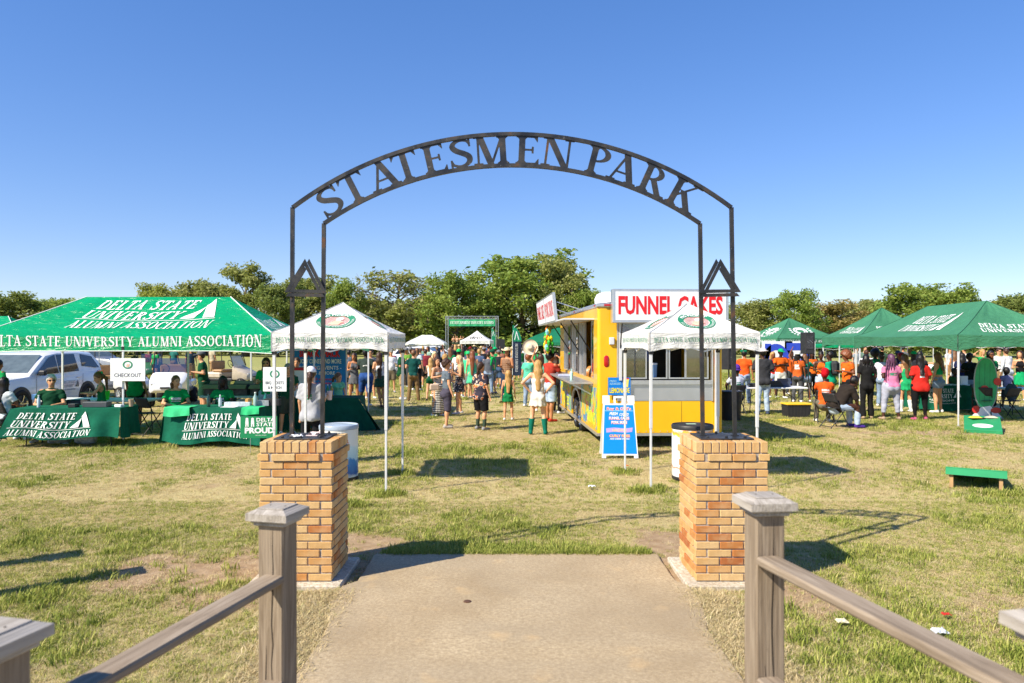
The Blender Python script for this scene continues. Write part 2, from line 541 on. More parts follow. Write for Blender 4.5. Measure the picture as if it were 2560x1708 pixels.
def flat_map(o, ux, uy):
 """print on a plane through o with axes ux, uy"""
 o = np.array(o, float); ux = np.array(ux, float); uy = np.array(uy, float)
 return lambda x, y: o + np.outer(x, ux) + np.outer(y, uy)
# ------------------------------------------------------------------ ground
_rng = np.random.default_rng(7)
_tab = _rng.random((64, 64))
def vnoise(x, y):
 x = np.asarray(x, float); y = np.asarray(y, float)
 xi = np.floor(x).astype(int); yi = np.floor(y).astype(int); fx = x - xi; fy = y - yi
 fx = fx * fx * (3 - 2 * fx); fy = fy * fy * (3 - 2 * fy)
 g = lambda i, j: _tab[j % 64, i % 64]
 return (g(xi, yi) * (1 - fx) + g(xi + 1, yi) * fx) * (1 - fy) + (g(xi, yi + 1) * (1 - fx) + g(xi + 1, yi + 1) * fx) * fy
def fbm(x, y, o=4):
 s = 0; a = .5; t = 0
 for k in range(o):
  s = s + a * vnoise(x * 2 ** k + 17 * k, y * 2 ** k + 31 * k); t += a; a *= .55
 return s / t
def blob(x, y, cx, cy, rx, ry, soft=.5):
 d = np.sqrt(((x - cx) / rx) ** 2 + ((y - cy) / ry) ** 2) + (fbm(x * 2.1 + 5, y * 2.1 + 9, 3) - .5) * 1.1
 return np.clip((1 - d) / soft, 0, 1)
def lush(x, y):
 """0 dry straw .. 1 green turf"""
 v = fbm(x * .42 + 3, y * .30 + 8, 4) * .55 + fbm(x * 1.6, y * 1.3, 3) * .45
 v = np.clip((v - .40) * 3.2, 0, 1) * .62
 for cx, cy, rx, ry, k in ((-2.9, 6.6, 1.5, 1.2, .75), (-4.4, 5.2, 2.2, 1.2, .45), (-5.5, 6.9, 2.4, .8, .4), (-.1, 7.25, 1.5, .26, .95), (2.9, 6.2, 1.0, .9, .35),
       (3.4, 7.1, .9, .6, .5), (3.1, 4.2, 1.6, .9, .3), (2.7, 9.6, 1.3, 1.6, .55), (-.6, 12.6, 1.5, .5, .35), (1.9, 10.1, .25, .25, .8)):
  v = np.maximum(v, k * blob(x, y, cx, cy, rx, ry, .8))
 v = v + np.clip((y - 20) / 30, 0, 1) * np.clip(.42 + .3 * fbm(x * .2, y * .1, 3) - v, 0, 1)
 e = np.abs(np.abs(x - .04) - 1.52) + (fbm(x * 3, y * 3, 2) - .5) * .3
 v = np.where((y > 3.4) & (y < 6.1), v * np.clip((e - .12) * 5, 0, 1), v)
 return np.clip(v, 0, 1)
def dirt(x, y):
 v = np.clip((fbm(x * .7 + 40, y * .55 + 21, 4) - .66) * 5, 0, .6)
 for cx, cy, rx, ry, k in ((-2.65, 6.65, 1.25, .95, 1), (-1.75, 7.35, .8, .7, 1), (1.75, 7.35, .75, .85, 1), (1.48, 6.5, .4, 1.1, 1), (-1.5, 6.6, .4, 1.0, 1), (2.4, 5.9, .8, .45, .9), (-2.3, 5.85, .6, .35, .8),
       (9.3, 16.6, 2.6, .55, .8), (8.2, 17.6, 1.6, .6, .6), (2.2, 8.3, .8, .5, .35), (-3.2, 4.6, .5, .3, .5), (2.6, 6.9, .7, .5, .5)):
  v = np.maximum(v, k * blob(x, y, cx, cy, rx, ry, .5))
 return np.clip(v, 0, 1)
def build_ground():
 xs = np.concatenate([-np.geomspace(900, 14, 26)[:-1], np.arange(-14, 14.01, .2), np.geomspace(14, 900, 26)[1:]])
 ys = np.concatenate([[-60, -25, -8, -2, .5], np.arange(1.6, 24, .18), np.geomspace(24, 1400, 40)])
 XX, YY = np.meshgrid(xs, ys)
 ZZ = (fbm(XX * 1.2, YY * 1.2, 3) - .5) * .02 - .012
 ZZ = np.where((np.abs(XX) < 14) & (YY < 24), ZZ, -.012)
 nx, ny = len(xs), len(ys)
 idx = np.arange(nx * ny).reshape(ny, nx)
 f = np.stack([idx[:-1, :-1], idx[:-1, 1:], idx[1:, 1:], idx[1:, :-1]], -1).reshape(-1, 4)
 m, t = newmat('dry turf', .95, 0, .1)
 at = t.add('ShaderNodeAttribute', attribute_name='turf')
 sep = t.add('ShaderNodeSeparateColor'); t.link(at.outputs['Color'], sep.inputs[0])
 v = t.coord('Object')
 n1 = t.noise(v, 38, 6, .7); n2 = t.noise(v, 9, 4); n3 = t.noise(v, 140, 3, .7)
 straw = t.ramp(n1, [(.3, (.36, .28, .12)), (.5, (.52, .43, .20)), (.72, (.64, .55, .29))])
 green = t.ramp(n1, [(.3, (.12, .17, .035)), (.5, (.22, .27, .07)), (.75, (.36, .38, .14))])
 soil = t.ramp(n2, [(.3, (.33, .22, .125)), (.7, (.48, .35, .22))])
 g = t.math('ADD', sep.outputs[0], t.math('MULTIPLY', t.math('SUBTRACT', n2, .5), .55))
 gm = t.ramp(g, [(.16, 0.0), (.75, 1.0)])
 c = t.mix(gm, straw, green)
 dm = t.ramp(t.math('ADD', sep.outputs[1], t.math('MULTIPLY', t.math('SUBTRACT', n1, .5), .5)), [(.3, 0.0), (.7, 1.0)])
 c = t.mix(dm, c, soil)
 t.color(c)
 t.bump(t.math('ADD', n1, n3), .6, .03)
 me = np_mesh('ground', np.stack([XX, YY, ZZ], -1).reshape(-1, 3), f, m)
 a = me.color_attributes.new('turf', 'FLOAT_COLOR', 'POINT')
 L = lush(XX, YY).ravel(); D = dirt(XX, YY).ravel()
 a.data.foreach_set('color', np.column_stack([L, D, 0 * L, 0 * L + 1]).astype(np.float32).ravel())
 o = link_mesh('ground', me); props(o, 'dry patchy lawn of the park, straw and green', 'ground', kind='structure')
build_ground()
# ------------------------------------------------------------------ concrete walk
def conc(name, lo, hi, stain=True):
 m, t = newmat(name, .9, 0, .2)
 v = t.coord('Object')
 n1 = t.noise(v, 1.4, 5, .6, .4); n2 = t.noise(v, 34, 6, .75); n3 = t.noise(v, 260, 2)
 c = t.ramp(n1, [(.3, lo), (.7, hi)])
 c = t.mix(t.ramp(n2, [(.38, .0), (.62, .75)]), c, (.25, .18, .10))
 n4 = t.noise(v, .5, 4, .6, .8)
 c = t.mix(t.ramp(n4, [(.42, 0.0), (.62, .5)]), c, (.30, .24, .16))
 c = t.mix(t.ramp(n3, [(.60, 0.0), (.72, .5)]), c, (.75, .70, .60))
 if stain:
  w = t.add('ShaderNodeTexWave', wave_type='BANDS', bands_direction='X'); w.inputs['Scale'].default_value = 14; w.inputs['Distortion'].default_value = 1.2; w.inputs['Detail'].default_value = 3
  t.link(v, w.inputs['Vector'])
  c = t.mix(t.math('MULTIPLY', w.outputs['Fac'], .12), c, (.30, .24, .17))
  sp = t.noise(t.coord('Object', (1, 1, 1)), 3.1, 3, .5)
  c = t.mix(t.ramp(sp, [(.62, 0.0), (.76, .35)]), c, (.62, .42, .20))
 t.color(c); t.bump(t.math('ADD', n2, n3), .35, .006)
 return m
CONC = conc('weathered concrete', (.37, .28, .165), (.55, .44, .28))
CONC2 = conc('pale footing concrete', (.60, .54, .44), (.74, .68, .57), False)
def walk():
 left = []; right = []
 rg = random.Random(3)
 y = -3.0
 while y < 7.0:
  lx = -1.30 + rg.uniform(-.008, .008); rx = 1.38 + rg.uniform(-.008, .008)
  if 5.2 < y < 6.12: lx -= .10 * min(1, (y - 5.2) * 2); rx += .09 * min(1, (y - 5.2) * 2)
  left.append((lx, y)); right.append((rx, y)); y += .13
 poly = right + [(1.385, 7.0), (1.37, 7.02), (.6, 7.03), (-.5, 7.015), (-1.29, 7.02), (-1.305, 7.0)] + left[::-1]
 b = MB(); n = len(poly)
 b.add([(x, y, -.06) for x, y in poly] + [(x, y, .022) for x, y in poly] + [(x * .992, y - (.008 if y > 6.9 else 0), .028) for x, y in poly],
  [(i, (i + 1) % n, n + (i + 1) % n, n + i) for i in range(n)] + [(n + i, n + (i + 1) % n, 2 * n + (i + 1) % n, 2 * n + i) for i in range(n)] + [tuple(range(2 * n, 3 * n))])
 o = b.build('path', CONC); props(o, 'beige concrete walk leading through the gate', 'path', kind='structure')
 b = MB()   # the round rusty disc set in the walk
 b.lathe([(.030, .0), (.030, .004), (.026, .006), (.012, .007)], 20)
 o = b.build('cover_plate', M('rust disc', (.12, .06, .035), .7, .3, bump=.4)); o.location = (-.345, 5.72, .0285)
 props(o, 'small round rusty disc set into the concrete walk', 'drain cover')
walk()
# ------------------------------------------------------------------ brick pillars
def brick_mat():
 m, t = newmat('buff brick', .88, 0, .2)
 oi = t.add('ShaderNodeObjectInfo')
 v = t.coord('Object')
 col = t.ramp(oi.outputs['Random'], [(0, (.66, .43, .185)), (.28, (.62, .37, .145)), (.5, (.70, .49, .24)), (.68, (.60, .33, .12)), (.86, (.56, .25, .075)), (.96, (.48, .17, .05)), (1, (.40, .12, .04))])
 n = t.noise(v, 30, 5, .7)
 n2 = t.noise(v, 7, 3)
 col = t.mix(t.ramp(n, [(.35, 0.0), (.8, .5)]), col, (.36, .20, .07))
 col = t.mix(t.ramp(n2, [(.45, 0.0), (.75, .4)]), col, (.80, .60, .34))
 dk = t.noise(v, 60, 3, .8)
 col = t.mix(t.ramp(dk, [(.70, 0.0), (.78, .7)]), col, (.12, .07, .03))
 t.color(col)
 w = t.add('ShaderNodeTexWave', wave_type='BANDS', bands_direction='X'); w.inputs['Scale'].default_value = 34; w.inputs['Distortion'].default_value = 1.5; w.inputs['Detail'].default_value = 2
 t.link(v, w.inputs['Vector'])
 t.bump(t.math('ADD', t.math('MULTIPLY', w.outputs['Fac'], .8), n), .7, .004)
 return m
BRICK = brick_mat()
MORTAR = M('grey mortar', (.36, .33, .30), .95, bump=.6, bscale=90, var=.25, scale=30)
BL, BD, BH, JT = .1937, .092, .0572, .0095
brick_long = MB().bbox(-BL / 2, BL / 2, -BD / 2, BD / 2, 0, BH, .0035).mesh('brick', BRICK)
brick_row = MB().bbox(-BH / 2, BH / 2, -.0985, .0985, 0, .092, .0035).mesh('brick', BRICK)
def pillar(x0, y0, label, seed):
 rg = random.Random(seed)
 W = .61
 t = thing('brick_pillar', label, 'pillar', (x0 + W / 2, y0 + W / 2, 0), 0, 'brick gate pillars')
 b = MB(); b.bbox(-.39, .39, -.40, .42, -.06, .034, .01); b.build('footing', CONC2, t)
 z = .034 + JT
 def put(me, x, y, zz, rz, kx=1.0):
  o = link_mesh('brick', me, t)
  o.location = (x + rg.uniform(-.0015, .0015), y + rg.uniform(-.0015, .0015), zz)
  o.rotation_euler = (rg.uniform(-.006, .006), rg.uniform(-.004, .004), rz + rg.uniform(-.006, .006))
  o.scale = (kx * rg.uniform(.994, 1.006), rg.uniform(.985, 1.015), rg.uniform(.97, 1.0))
 for k in range(16):
  corb = .014 if k == 15 else 0.0
  e = W / 2 - BD / 2 + corb
  a = k % 2 == 0
  for s in (-1, 1):
   for i in range(3):
    u = (i - 1) * (BL + JT) * (1 + corb * 1.4)
    if a: put(brick_long, u, s * e, z, 0 if rg.random() < .5 else math.pi)
    else: put(brick_long, s * e, u, z, math.pi / 2)
   for i in range(2):
    u = (i - .5) * (BL + JT)
    if a: put(brick_long, s * e, u, z, math.pi / 2)
    else: put(brick_long, u, s * e, z, 0)
  z += BH + JT
 n = 9; pitch = (W + .0) / n
 for s in (-1, 1):
  for i in range(n):
   u = (i - (n - 1) / 2) * pitch
   put(brick_row, u, s * (W / 2 - .0985), z, 0 if s < 0 else math.pi)
  for i in range(6):
   u = (i - 2.5) * pitch
   put(brick_row, s * (W / 2 - .0985), u, z, math.pi / 2)
 ztop = z + .092
 b = MB()
 b.box(-W / 2 + .011, W / 2 - .011, -W / 2 + .011, W / 2 - .011, .0, ztop - .006)
 b.build('mortar_core', MORTAR, t)
 return ztop
PX_L, PX_R = -2.110, 1.530
PZ = pillar(PX_L, 6.17, 'buff brick pillar under the left end of the iron arch', 11)
pillar(PX_R, 6.17, 'buff brick pillar under the right end of the iron arch', 12)
# ------------------------------------------------------------------ iron arch
def iron_mat():
 m, t = newmat('dark painted iron', .42, .55, .5)
 v = t.coord('Object')
 n = t.noise(v, 5, 5, .65); n2 = t.noise(v, 45, 4)
 c = t.ramp(n, [(.35, (.030, .031, .034)), (.58, (.055, .054, .055)), (.68, (.12, .065, .04)), (.78, (.20, .10, .06))])
 c = t.mix(t.ramp(n2, [(.66, 0.0), (.74, .5)]), c, (.30, .28, .26))
 t.color(c); t.link(t.ramp(n, [(.4, .35), (.7, .8)]), t.bsdf.inputs['Roughness'])
 t.bump(n2, .15, .003)
 return m
IRON = iron_mat()
def arch():
 yc = 6.49
 t = thing('gate_arch', 'black iron arch with the words STATESMEN PARK between the brick pillars', 'arch', (0, yc, PZ))
 w = .032
 def P(x, z): return (x, 0, z - PZ)
 zo, zi = 3.215, 3.075
 xo, xi = 1.925, 1.65
 # plates and posts
 for s, xp in ((-1, PX_L + .305), (1, PX_R + .305)):
  b = MB(); b.bbox(xp - .225, xp + .225, -.20, .20, .0, .012, .002)
  pl = b.build('base_plate', IRON, t)
  for qx in (-.16, 0, .16):
   for qy in (-.16, .16):
    n = MB(); n.lathe([(.013, .012), (.013, .024), (.008, .03)], 6, (xp + qx, qy, 0)); n.build('bolt', IRON, pl)
 foot = {('o', -1): -1.932, ('i', -1): -1.664, ('i', 1): 1.674, ('o', 1): 1.955}
 for s in (-1, 1):
  for kind, xt, zt in (('o', xo, zo), ('i', xi, zi)):
   b = MB(); b.bar(P(foot[(kind, s)], PZ + .012), P(s * xt, zt), w); b.build('post', IRON, t)
   b = MB(); b.bbox(foot[(kind, s)] - .03, foot[(kind, s)] + .03, -.03, .03, .012, .02, .002); b.build('weld_collar', IRON, t)
 def arc(xe, ze, zt, n=40):
  sag = zt - ze; r = (xe * xe + sag * sag) / (2 * sag); c = zt - r
  a = math.asin(xe / r)
  return r, c, a
 ro, co, ao = arc(xo, zo, 3.86); ri, ci, ai = arc(xi, zi, 3.585)
 for nm, r, c, a in (('outer_band', ro, co, ao), ('inner_band', ri, ci, ai)):
  b = MB(); n = 44; ring = []
  for i in range(n + 1):
   th = -a + 2 * a * i / n
   for rr in (r - w / 2, r + w / 2):
    for yy in (-w / 2, w / 2): ring.append((rr * math.sin(th), yy, c + rr * math.cos(th) - PZ))
  f = []
  for i in range(n):
   q = i * 4; f += [(q, q + 4, q + 6, q + 2), (q + 1, q + 3, q + 7, q + 5), (q + 2, q + 6, q + 7, q + 3), (q, q + 1, q + 5, q + 4)]
  f += [(0, 2, 3, 1), (4 * n, 4 * n + 1, 4 * n + 3, 4 * n + 2)]
  b.add(ring, f); b.build(nm, IRON, t)
 # letters, each a plate standing on the inner band
 txt = 'STATESMEN PARK'
 H = .262
 mid_x = [-1.60, -1.395, -1.135, -.935, -.677, -.451, -.182, .142, .399, None, .763, .985, 1.25, 1.505]
 rm, cm = (ro + ri) / 2, (co + ci) / 2
 for ch, mx in zip(txt, mid_x):
  if ch == ' ': continue
  wd, p, tri, ln = glyph(ch, .008)
  th = math.asin(max(-1, min(1, mx / rm)))
  kx = H * 1.27
  # width limited so that neighbours stay apart
  zb = ci + ri * math.cos(math.asin(max(-.999, min(.999, mx / ri))))
  lo, hi = p[:, 1].min(), p[:, 1].max()
  base = ri + w / 2 - .004
  top = math.hypot(mx, 0) and None
  u = (p[:, 0] - wd / 2) * kx; vv = (p[:, 1] - lo) / (hi - lo)
  # radial room between the bands along this letter's axis
  sx, cx_ = math.sin(th), math.cos(th)
  def hit(rc, c0):
   # distance from (0,cm) along direction (sx,cx_) to the circle of radius rc about (0,c0)
   dz = cm - c0; bq = dz * cx_; cq = dz * dz - rc * rc
   return -bq + math.sqrt(bq * bq - cq)
  r0 = hit(ri + w / 2, ci) - .003; r1 = hit(ro - w / 2, co) + .003
  rad = r0 + vv * (r1 - r0)
  xs = rad * sx + u * cx_; zs = cm + rad * cx_ - u * sx - PZ
  n = len(p); th2 = .006
  V = np.concatenate([np.column_stack([xs, np.full(n, -th2), zs]), np.column_stack([xs, np.full(n, th2), zs])])
  F = [tuple(q) for q in tri] + [tuple(q[::-1] + n) for q in tri]
  k0 = 0
  for L in ln:
   for i in range(L):
    a_, b_ = k0 + i, k0 + (i + 1) % L
    F.append((b_, a_, a_ + n, b_ + n))
   k0 += L
  b = MB(); b.add(V.tolist(), [tuple(int(i) for i in q) for q in F]); b.build('letter', IRON, t)
 # doubled triangles in front of the posts
 for s in (-1, 1):
  cx = s * 1.80 + (0 if s < 0 else .012); z0 = 2.432
  e = thing('emblem', None, None); e.parent = t; e.location = P(cx, z0); e['label'] = 'doubled iron triangle plate on the ' + ('left' if s < 0 else 'right') + ' posts'
  y0 = -.040
  def strip(pts, k):
   q = [((-s if s < 0 else 1) * 0 + (cx_ - 400) * .000624 * (1 if s > 0 else -1), (650 - cy_) * .000624) for cx_, cy_ in pts]
   if s < 0: q = q[::-1]
   b = MB(); b.prism(q[::-1], y0 - .003 - k * .0011, y0 + .003 - k * .0011); b.build('strip', IRON, e)
  strip([(105, 604), (350, 122), (380, 174), (158, 604)], 0); strip([(192, 556), (402, 138), (430, 190), (242, 556)], 1)
  strip([(408, 122), (697, 590), (638, 590), (380, 178)], 2); strip([(416, 230), (606, 548), (555, 554), (388, 272)], 3)
  strip([(120, 606), (160, 558), (604, 549), (640, 592)], 4); strip([(128, 658), (160, 611), (637, 600), (675, 647)], 5)
  for xx in (-.128, .128):
   b = MB(); b.box(xx - .012, xx + .012, y0 + .005, -.017, .0, .03); b.build('bracket', IRON, e)
arch()
b = MB()   # litter on the pillar plate
def crumple(b, c, r, seed):
 rg = random.Random(seed)
 b.grid(lambda u, v: (c[0] + (u - .5) * 2 * r, c[1] + (v - .5) * 1.4 * r, c[2] + .002 + rg.random() * r * .45 * (1 if .1 < u < .9 else .2)), 6, 5)
crumple(b, (-1.86, 6.36, PZ + .014), .055, 1)
props(b.build('paper_scrap', M('paper white', (.85, .84, .82))), 'crumpled white paper scrap on the left pillar plate', 'litter')
b = MB(); crumple(b, (-1.73, 6.52, PZ + .014), .06, 2); b.box(-1.80, -1.70, 6.45, 6.48, PZ + .0135, PZ + .019)
props(b.build('napkin', M('napkin red', (.75, .62, .6))), 'red and white crumpled napkin on the left pillar plate', 'litter')
# ------------------------------------------------------------------ wooden rail fence beside the walk
def wood_mat(name, lo, mid, hi, axis='Z'):
 m, t = newmat(name, .85, 0, .25)
 sc = {'Z': (22, 22, 1.5), 'Y': (22, 1.5, 22)}[axis]
 v = t.coord('Object', sc)
 oi = t.add('ShaderNodeObjectInfo')
 off = t.add('ShaderNodeVectorMath', operation='ADD'); t.link(v, off.inputs[0])
 cb = t.add('ShaderNodeCombineXYZ'); t.link(t.math('MULTIPLY', oi.outputs['Random'], 40), cb.inputs[0]); t.link(t.math('MULTIPLY', oi.outputs['Random'], 17), cb.inputs[2])
 t.link(cb.outputs[0], off.inputs[1]); v = off.outputs[0]
 n = t.noise(v, 1.6, 6, .6, 1.2); f = t.noise(v, 9, 5, .7, .3)
 w = t.add('ShaderNodeTexWave', wave_type='BANDS', bands_direction='X'); w.inputs['Scale'].default_value = 1.3; w.inputs['Distortion'].default_value = 9; w.inputs['Detail'].default_value = 3; w.inputs['Detail Scale'].default_value = .7
 t.link(v, w.inputs['Vector'])
 c = t.ramp(n, [(.3, lo), (.5, mid), (.72, hi)])
 c = t.mix(t.math('MULTIPLY', w.outputs['Fac'], .22), c, lo)
 c = t.mix(t.ramp(f, [(.58, 0.0), (.76, .6)]), c, (.09, .07, .052))
 t.color(c)
 t.bump(t.math('ADD', f, t.math('MULTIPLY', w.outputs['Fac'], .4)), .4, .003)
 return m
WOODP = wood_mat('grey weathered post wood', (.155, .115, .078), (.25, .195, .138), (.35, .285, .21), 'Z')
WOODR = wood_mat('grey weathered rail wood', (.17, .13, .09), (.28, .22, .16), (.39, .32, .245), 'Y')
WOODC = wood_mat('silver weathered cap wood', (.22, .195, .165), (.36, .325, .285), (.48, .445, .40), 'Y')
CRACK = M('split in wood', (.03, .022, .016), .95)
def fence_post(x, y, top, rz, label, lean=0):
 t = thing('fence_post', label, 'fence post', (x, y, 0), rz, 'wooden fence posts beside the walk')
 h = .050
 b = MB(); b.bbox(-h, h, -h, h, -.1, top - .054, .005); b.build('post', WOODP, t)
 b = MB()
 b.bbox(-.062, .062, -.062, .062, top - .062, top - .051, .0025)
 b.bbox(-.068, .068, -.068, .068, top - .0505, top - .042, .0025)
 b.build('cap_moulding', WOODC, t)
 b = MB(); e = .081
 z0 = top - .0415; z1 = top - .016; z2 = top - .004; q = .055
 b.add([(-e, -e, z0), (e, -e, z0), (e, e, z0), (-e, e, z0), (-e, -e, z1), (e, -e, z1), (e, e, z1), (-e, e, z1), (-q, -q, z2), (q, -q, z2), (q, q, z2), (-q, q, z2)],
  [(3, 2, 1, 0), (0, 1, 5, 4), (1, 2, 6, 5), (2, 3, 7, 6), (3, 0, 4, 7), (4, 5, 9, 8), (5, 6, 10, 9), (6, 7, 11, 10), (7, 4, 8, 11), (8, 9, 10, 11)])
 b.build('cap', WOODC, t)
 b = MB(); b.bbox(-.0525, .0525, -.0525, .0525, top - .0045, top, .003); b.build('cap_block', WOODC, t)
 for qx in (-.03, .03):
  b = MB(); b.lathe([(.003, top + .0002), (.003, top + .0012), (.001, top + .0015)], 8, (qx, 0, 0)); b.build('nail', CRACK, t)
 for k, (cx, z0, z1) in enumerate(((.008, .75, top - .075), (-.018, .55, .95))):
  b = MB(); n = 9; V = []; rg = random.Random(int(abs(x * 100)) + k)
  for i in range(n + 1):
   zz = z0 + (z1 - z0) * i / n; ww = .0022 * math.sin(math.pi * i / n) + .0006; xx = cx + rg.uniform(-.004, .004)
   V += [(xx - ww, -h - .0006, zz), (xx + ww, -h - .0006, zz)]
  b.add(V, [(2 * i, 2 * i + 1, 2 * i + 3, 2 * i + 2) for i in range(n)]); b.build('crack', CRACK, t)
 return t
def fence_rail(a, b_, ztop, label, w=.128, th=.044):
 a = Vector((a[0], a[1], 0)); d = Vector((b_[0], b_[1], 0)) - a
 L = d.length
 rz = math.atan2(d.y, d.x) - math.pi / 2
 b = MB(); b.bbox(-w / 2, w / 2, 0, L, -th, 0, .007)
 o = b.build('fence_rail', WOODR); o.location = (a.x, a.y, ztop); o.rotation_euler = (0, 0, rz)
 return props(o, label, 'fence rail', 'wooden fence rails beside the walk')
fl = R(13)
K4 = .635                            # 4x4 posts standing this share of the way to the first guess
def fz(z): return CAM_Z - (CAM_Z - z) * K4
for x, y, z, rz, lb in ((1.362, 3.995, 1.215, R(6), 'weathered wooden post right of the walk, nearest the right pillar'),
      (-1.342, 4.24, 1.100, R(-14), 'weathered wooden post left of the walk, nearest the left pillar'),
      (1.768, 2.36, 1.165, R(6), 'weathered wooden post cut by the right edge of the picture'),
      (-1.82, 2.60, 1.04, R(-14), 'weathered wooden post cut by the lower left corner of the picture')):
 fence_post(x * K4, y * K4, fz(z), rz, lb)
for (ax, ay), (bx, by), z, nm in (((1.345, 3.92), (1.70, 2.42), .905, 'upper wooden rail between the two right posts'), ((1.345, 3.92), (1.70, 2.42), .265, 'lower wooden rail between the two right posts'),
        ((-1.335, 4.165), (-1.70, 2.66), .728, 'upper wooden rail between the two left posts'), ((-1.335, 4.165), (-1.70, 2.66), .135, 'lower wooden rail between the two left posts'),
        ((1.75, 2.29), (2.02, .75), .905, 'upper wooden rail running past the camera on the right'), ((-1.83, 2.53), (-2.05, 1.0), .728, 'upper wooden rail running past the camera on the left')):
 fence_rail((ax * K4, ay * K4), (bx * K4, by * K4), fz(z), nm, .128 * K4, .044 * K4)
# ------------------------------------------------------------------ trees round the field
def leaf_mat(name, a, b, c):
 m, t = newmat(name, .6, 0, .25)
 oi = t.add('ShaderNodeObjectInfo'); g = t.add('ShaderNodeNewGeometry')
 v = t.coord('Object')
 n = t.noise(v, .55, 3); n2 = t.noise(v, 3.5, 2)
 k = t.math('ADD', t.math('MULTIPLY', n, .7), t.math('MULTIPLY', g.outputs['Random Per Island'], .45))
 col = t.ramp(k, [(.25, a), (.52, b), (.8, c)])
 t.color(col)
 tr = t.add('ShaderNodeBsdfTranslucent'); mx = t.add('ShaderNodeMixShader'); mx.inputs[0].default_value = .42
 t.link(t.mix(.5, col, (.30, .32, .05)), tr.inputs[0]); t.link(t.bsdf.outputs[0], mx.inputs[1]); t.link(tr.outputs[0], mx.inputs[2]); t.link(mx.outputs[0], t.out.inputs[0])
 return m
LEAF = {'green': leaf_mat('oak leaves', (.12, .20, .03), (.23, .33, .06), (.36, .43, .10)),
  'olive': leaf_mat('dry olive leaves', (.165, .20, .045), (.28, .315, .085), (.41, .41, .15)),
  'dark': leaf_mat('dark leaves', (.10, .15, .035), (.19, .25, .06), (.30, .34, .10)),
  'brown': leaf_mat('turning leaves', (.20, .19, .05), (.33, .29, .09), (.44, .32, .13)),
  'lime': leaf_mat('yellow green leaves', (.21, .26, .04), (.34, .38, .07), (.46, .46, .11))}
BARK = M('tree bark', (.16, .125, .09), .95, bump=.8, bscale=18, var=.35, scale=4)
def tree_meshes(seed, h, w, kind):
 """limbs and leaf quads of one tree of height h and crown width w, base at 0"""
 rg = np.random.default_rng(seed)
 sparse = kind == 'bare'
 tall = kind == 'tall'
 base = h * (.05 if not tall else .16)
 limbs = MB(); tips = []
 tr = .018 * h + .06
 top = np.array([rg.normal(0, .02 * h), rg.normal(0, .02 * h), h * .80])
 def tp(t): return np.array([top[0] * t * t, top[1] * t * t, h * .80 * t])
 limbs.tube([tuple(tp(t)) for t in np.linspace(0, 1, 7)], [tr * (1 - .8 * t) * (1.5 if t == 0 else 1) for t in np.linspace(0, 1, 7)], 8)
 nl = 30 if not sparse else 30
 for i in range(nl):
  t0 = .07 + .90 * (i + rg.random()) / nl
  a = i * 2.4 + rg.normal(0, .4)
  prof = math.sin(math.pi * min(1, (t0 * .80 + .19))) ** .5
  L = w / 2 * prof * rg.uniform(.6, 1.05)
  if tall: L *= (.75 + .5 * math.sin(t0 * 9 + seed))
  el = .25 + .7 * t0 + rg.normal(0, .12)
  s = tp(t0)
  e = s + np.array([math.cos(a) * L, math.sin(a) * L, L * math.tan(min(el, 1.15)) * .75])
  e[2] = min(e[2], h * rg.uniform(.86, .99))
  m = (s + e) / 2 + np.array([0, 0, .08 * L])
  r = tr * (1 - t0) * .5 + .03
  limbs.tube([tuple(s), tuple(m), tuple(e)], [r, r * .6, r * .22], 5)
  tips.append((m, .55)); tips.append((e, 1.0)); tips.append(((m + e) / 2, .8))
  for q in range(4 if not sparse else 8):
   u = rg.uniform(.35, 1); p0 = s + (e - s) * u + np.array([0, 0, .08 * L * (1 - abs(2 * u - 1))])
   d = rg.normal(0, 1, 3); d[2] = abs(d[2]) * .8; d /= np.linalg.norm(d)
   p1 = p0 + d * L * rg.uniform(.25, .5)
   if p1[2] > h: p1[2] = h * .98
   if p1[2] < base: p1[2] = base
   limbs.tube([tuple(p0), tuple(p1)], [r * .35, .012], 4, caps=False)
   tips.append((p1, .75))
   if sparse:
    for z in range(4):
     d2 = rg.normal(0, 1, 3); d2[2] = abs(d2[2]); p2 = p1 + d2 * L * .12
     limbs.tube([tuple(p1), tuple(p2)], [.02, .008], 3, caps=False)
 # leaf clumps round the tips
 n_leaf = 15000 if not sparse else 9000
 C = np.array([t[0] for t in tips]); wt = np.array([t[1] for t in tips])
 if sparse: wt = wt * np.where(C[:, 2] < h * .6, 1.5, .42)
 pick = rg.choice(len(C), n_leaf, p=wt / wt.sum())
 cl = w * (.10 if not sparse else .075)
 off = rg.normal(0, 1, (n_leaf, 3)); off /= np.linalg.norm(off, axis=1)[:, None] + 1e-6
 off *= (rg.random((n_leaf, 1)) ** .5) * cl * rg.uniform(.6, 1.5, len(C))[pick][:, None]
 off[:, 2] *= .95
 P = C[pick] + off
 P[:, 2] = np.clip(P[:, 2], base * .6 + rg.random(n_leaf) * .3, h)
 # skirt of foliage low down so that the row closes like a wood's edge
 s = (.11 + .009 * w) * rg.uniform(.7, 1.35, n_leaf)
 a = rg.normal(0, 1, (n_leaf, 3)); a /= np.linalg.norm(a, axis=1)[:, None]
 b = np.cross(a, rg.normal(0, 1, (n_leaf, 3))); b /= np.linalg.norm(b, axis=1)[:, None]
 a *= s[:, None]; b *= (s * .62)[:, None]
 V = np.stack([P - a, P + b * .8, P + a, P - b * .8], 1).reshape(-1, 3)
 F = np.arange(n_leaf * 4).reshape(-1, 4)
 return limbs, V, F
_TV = {}
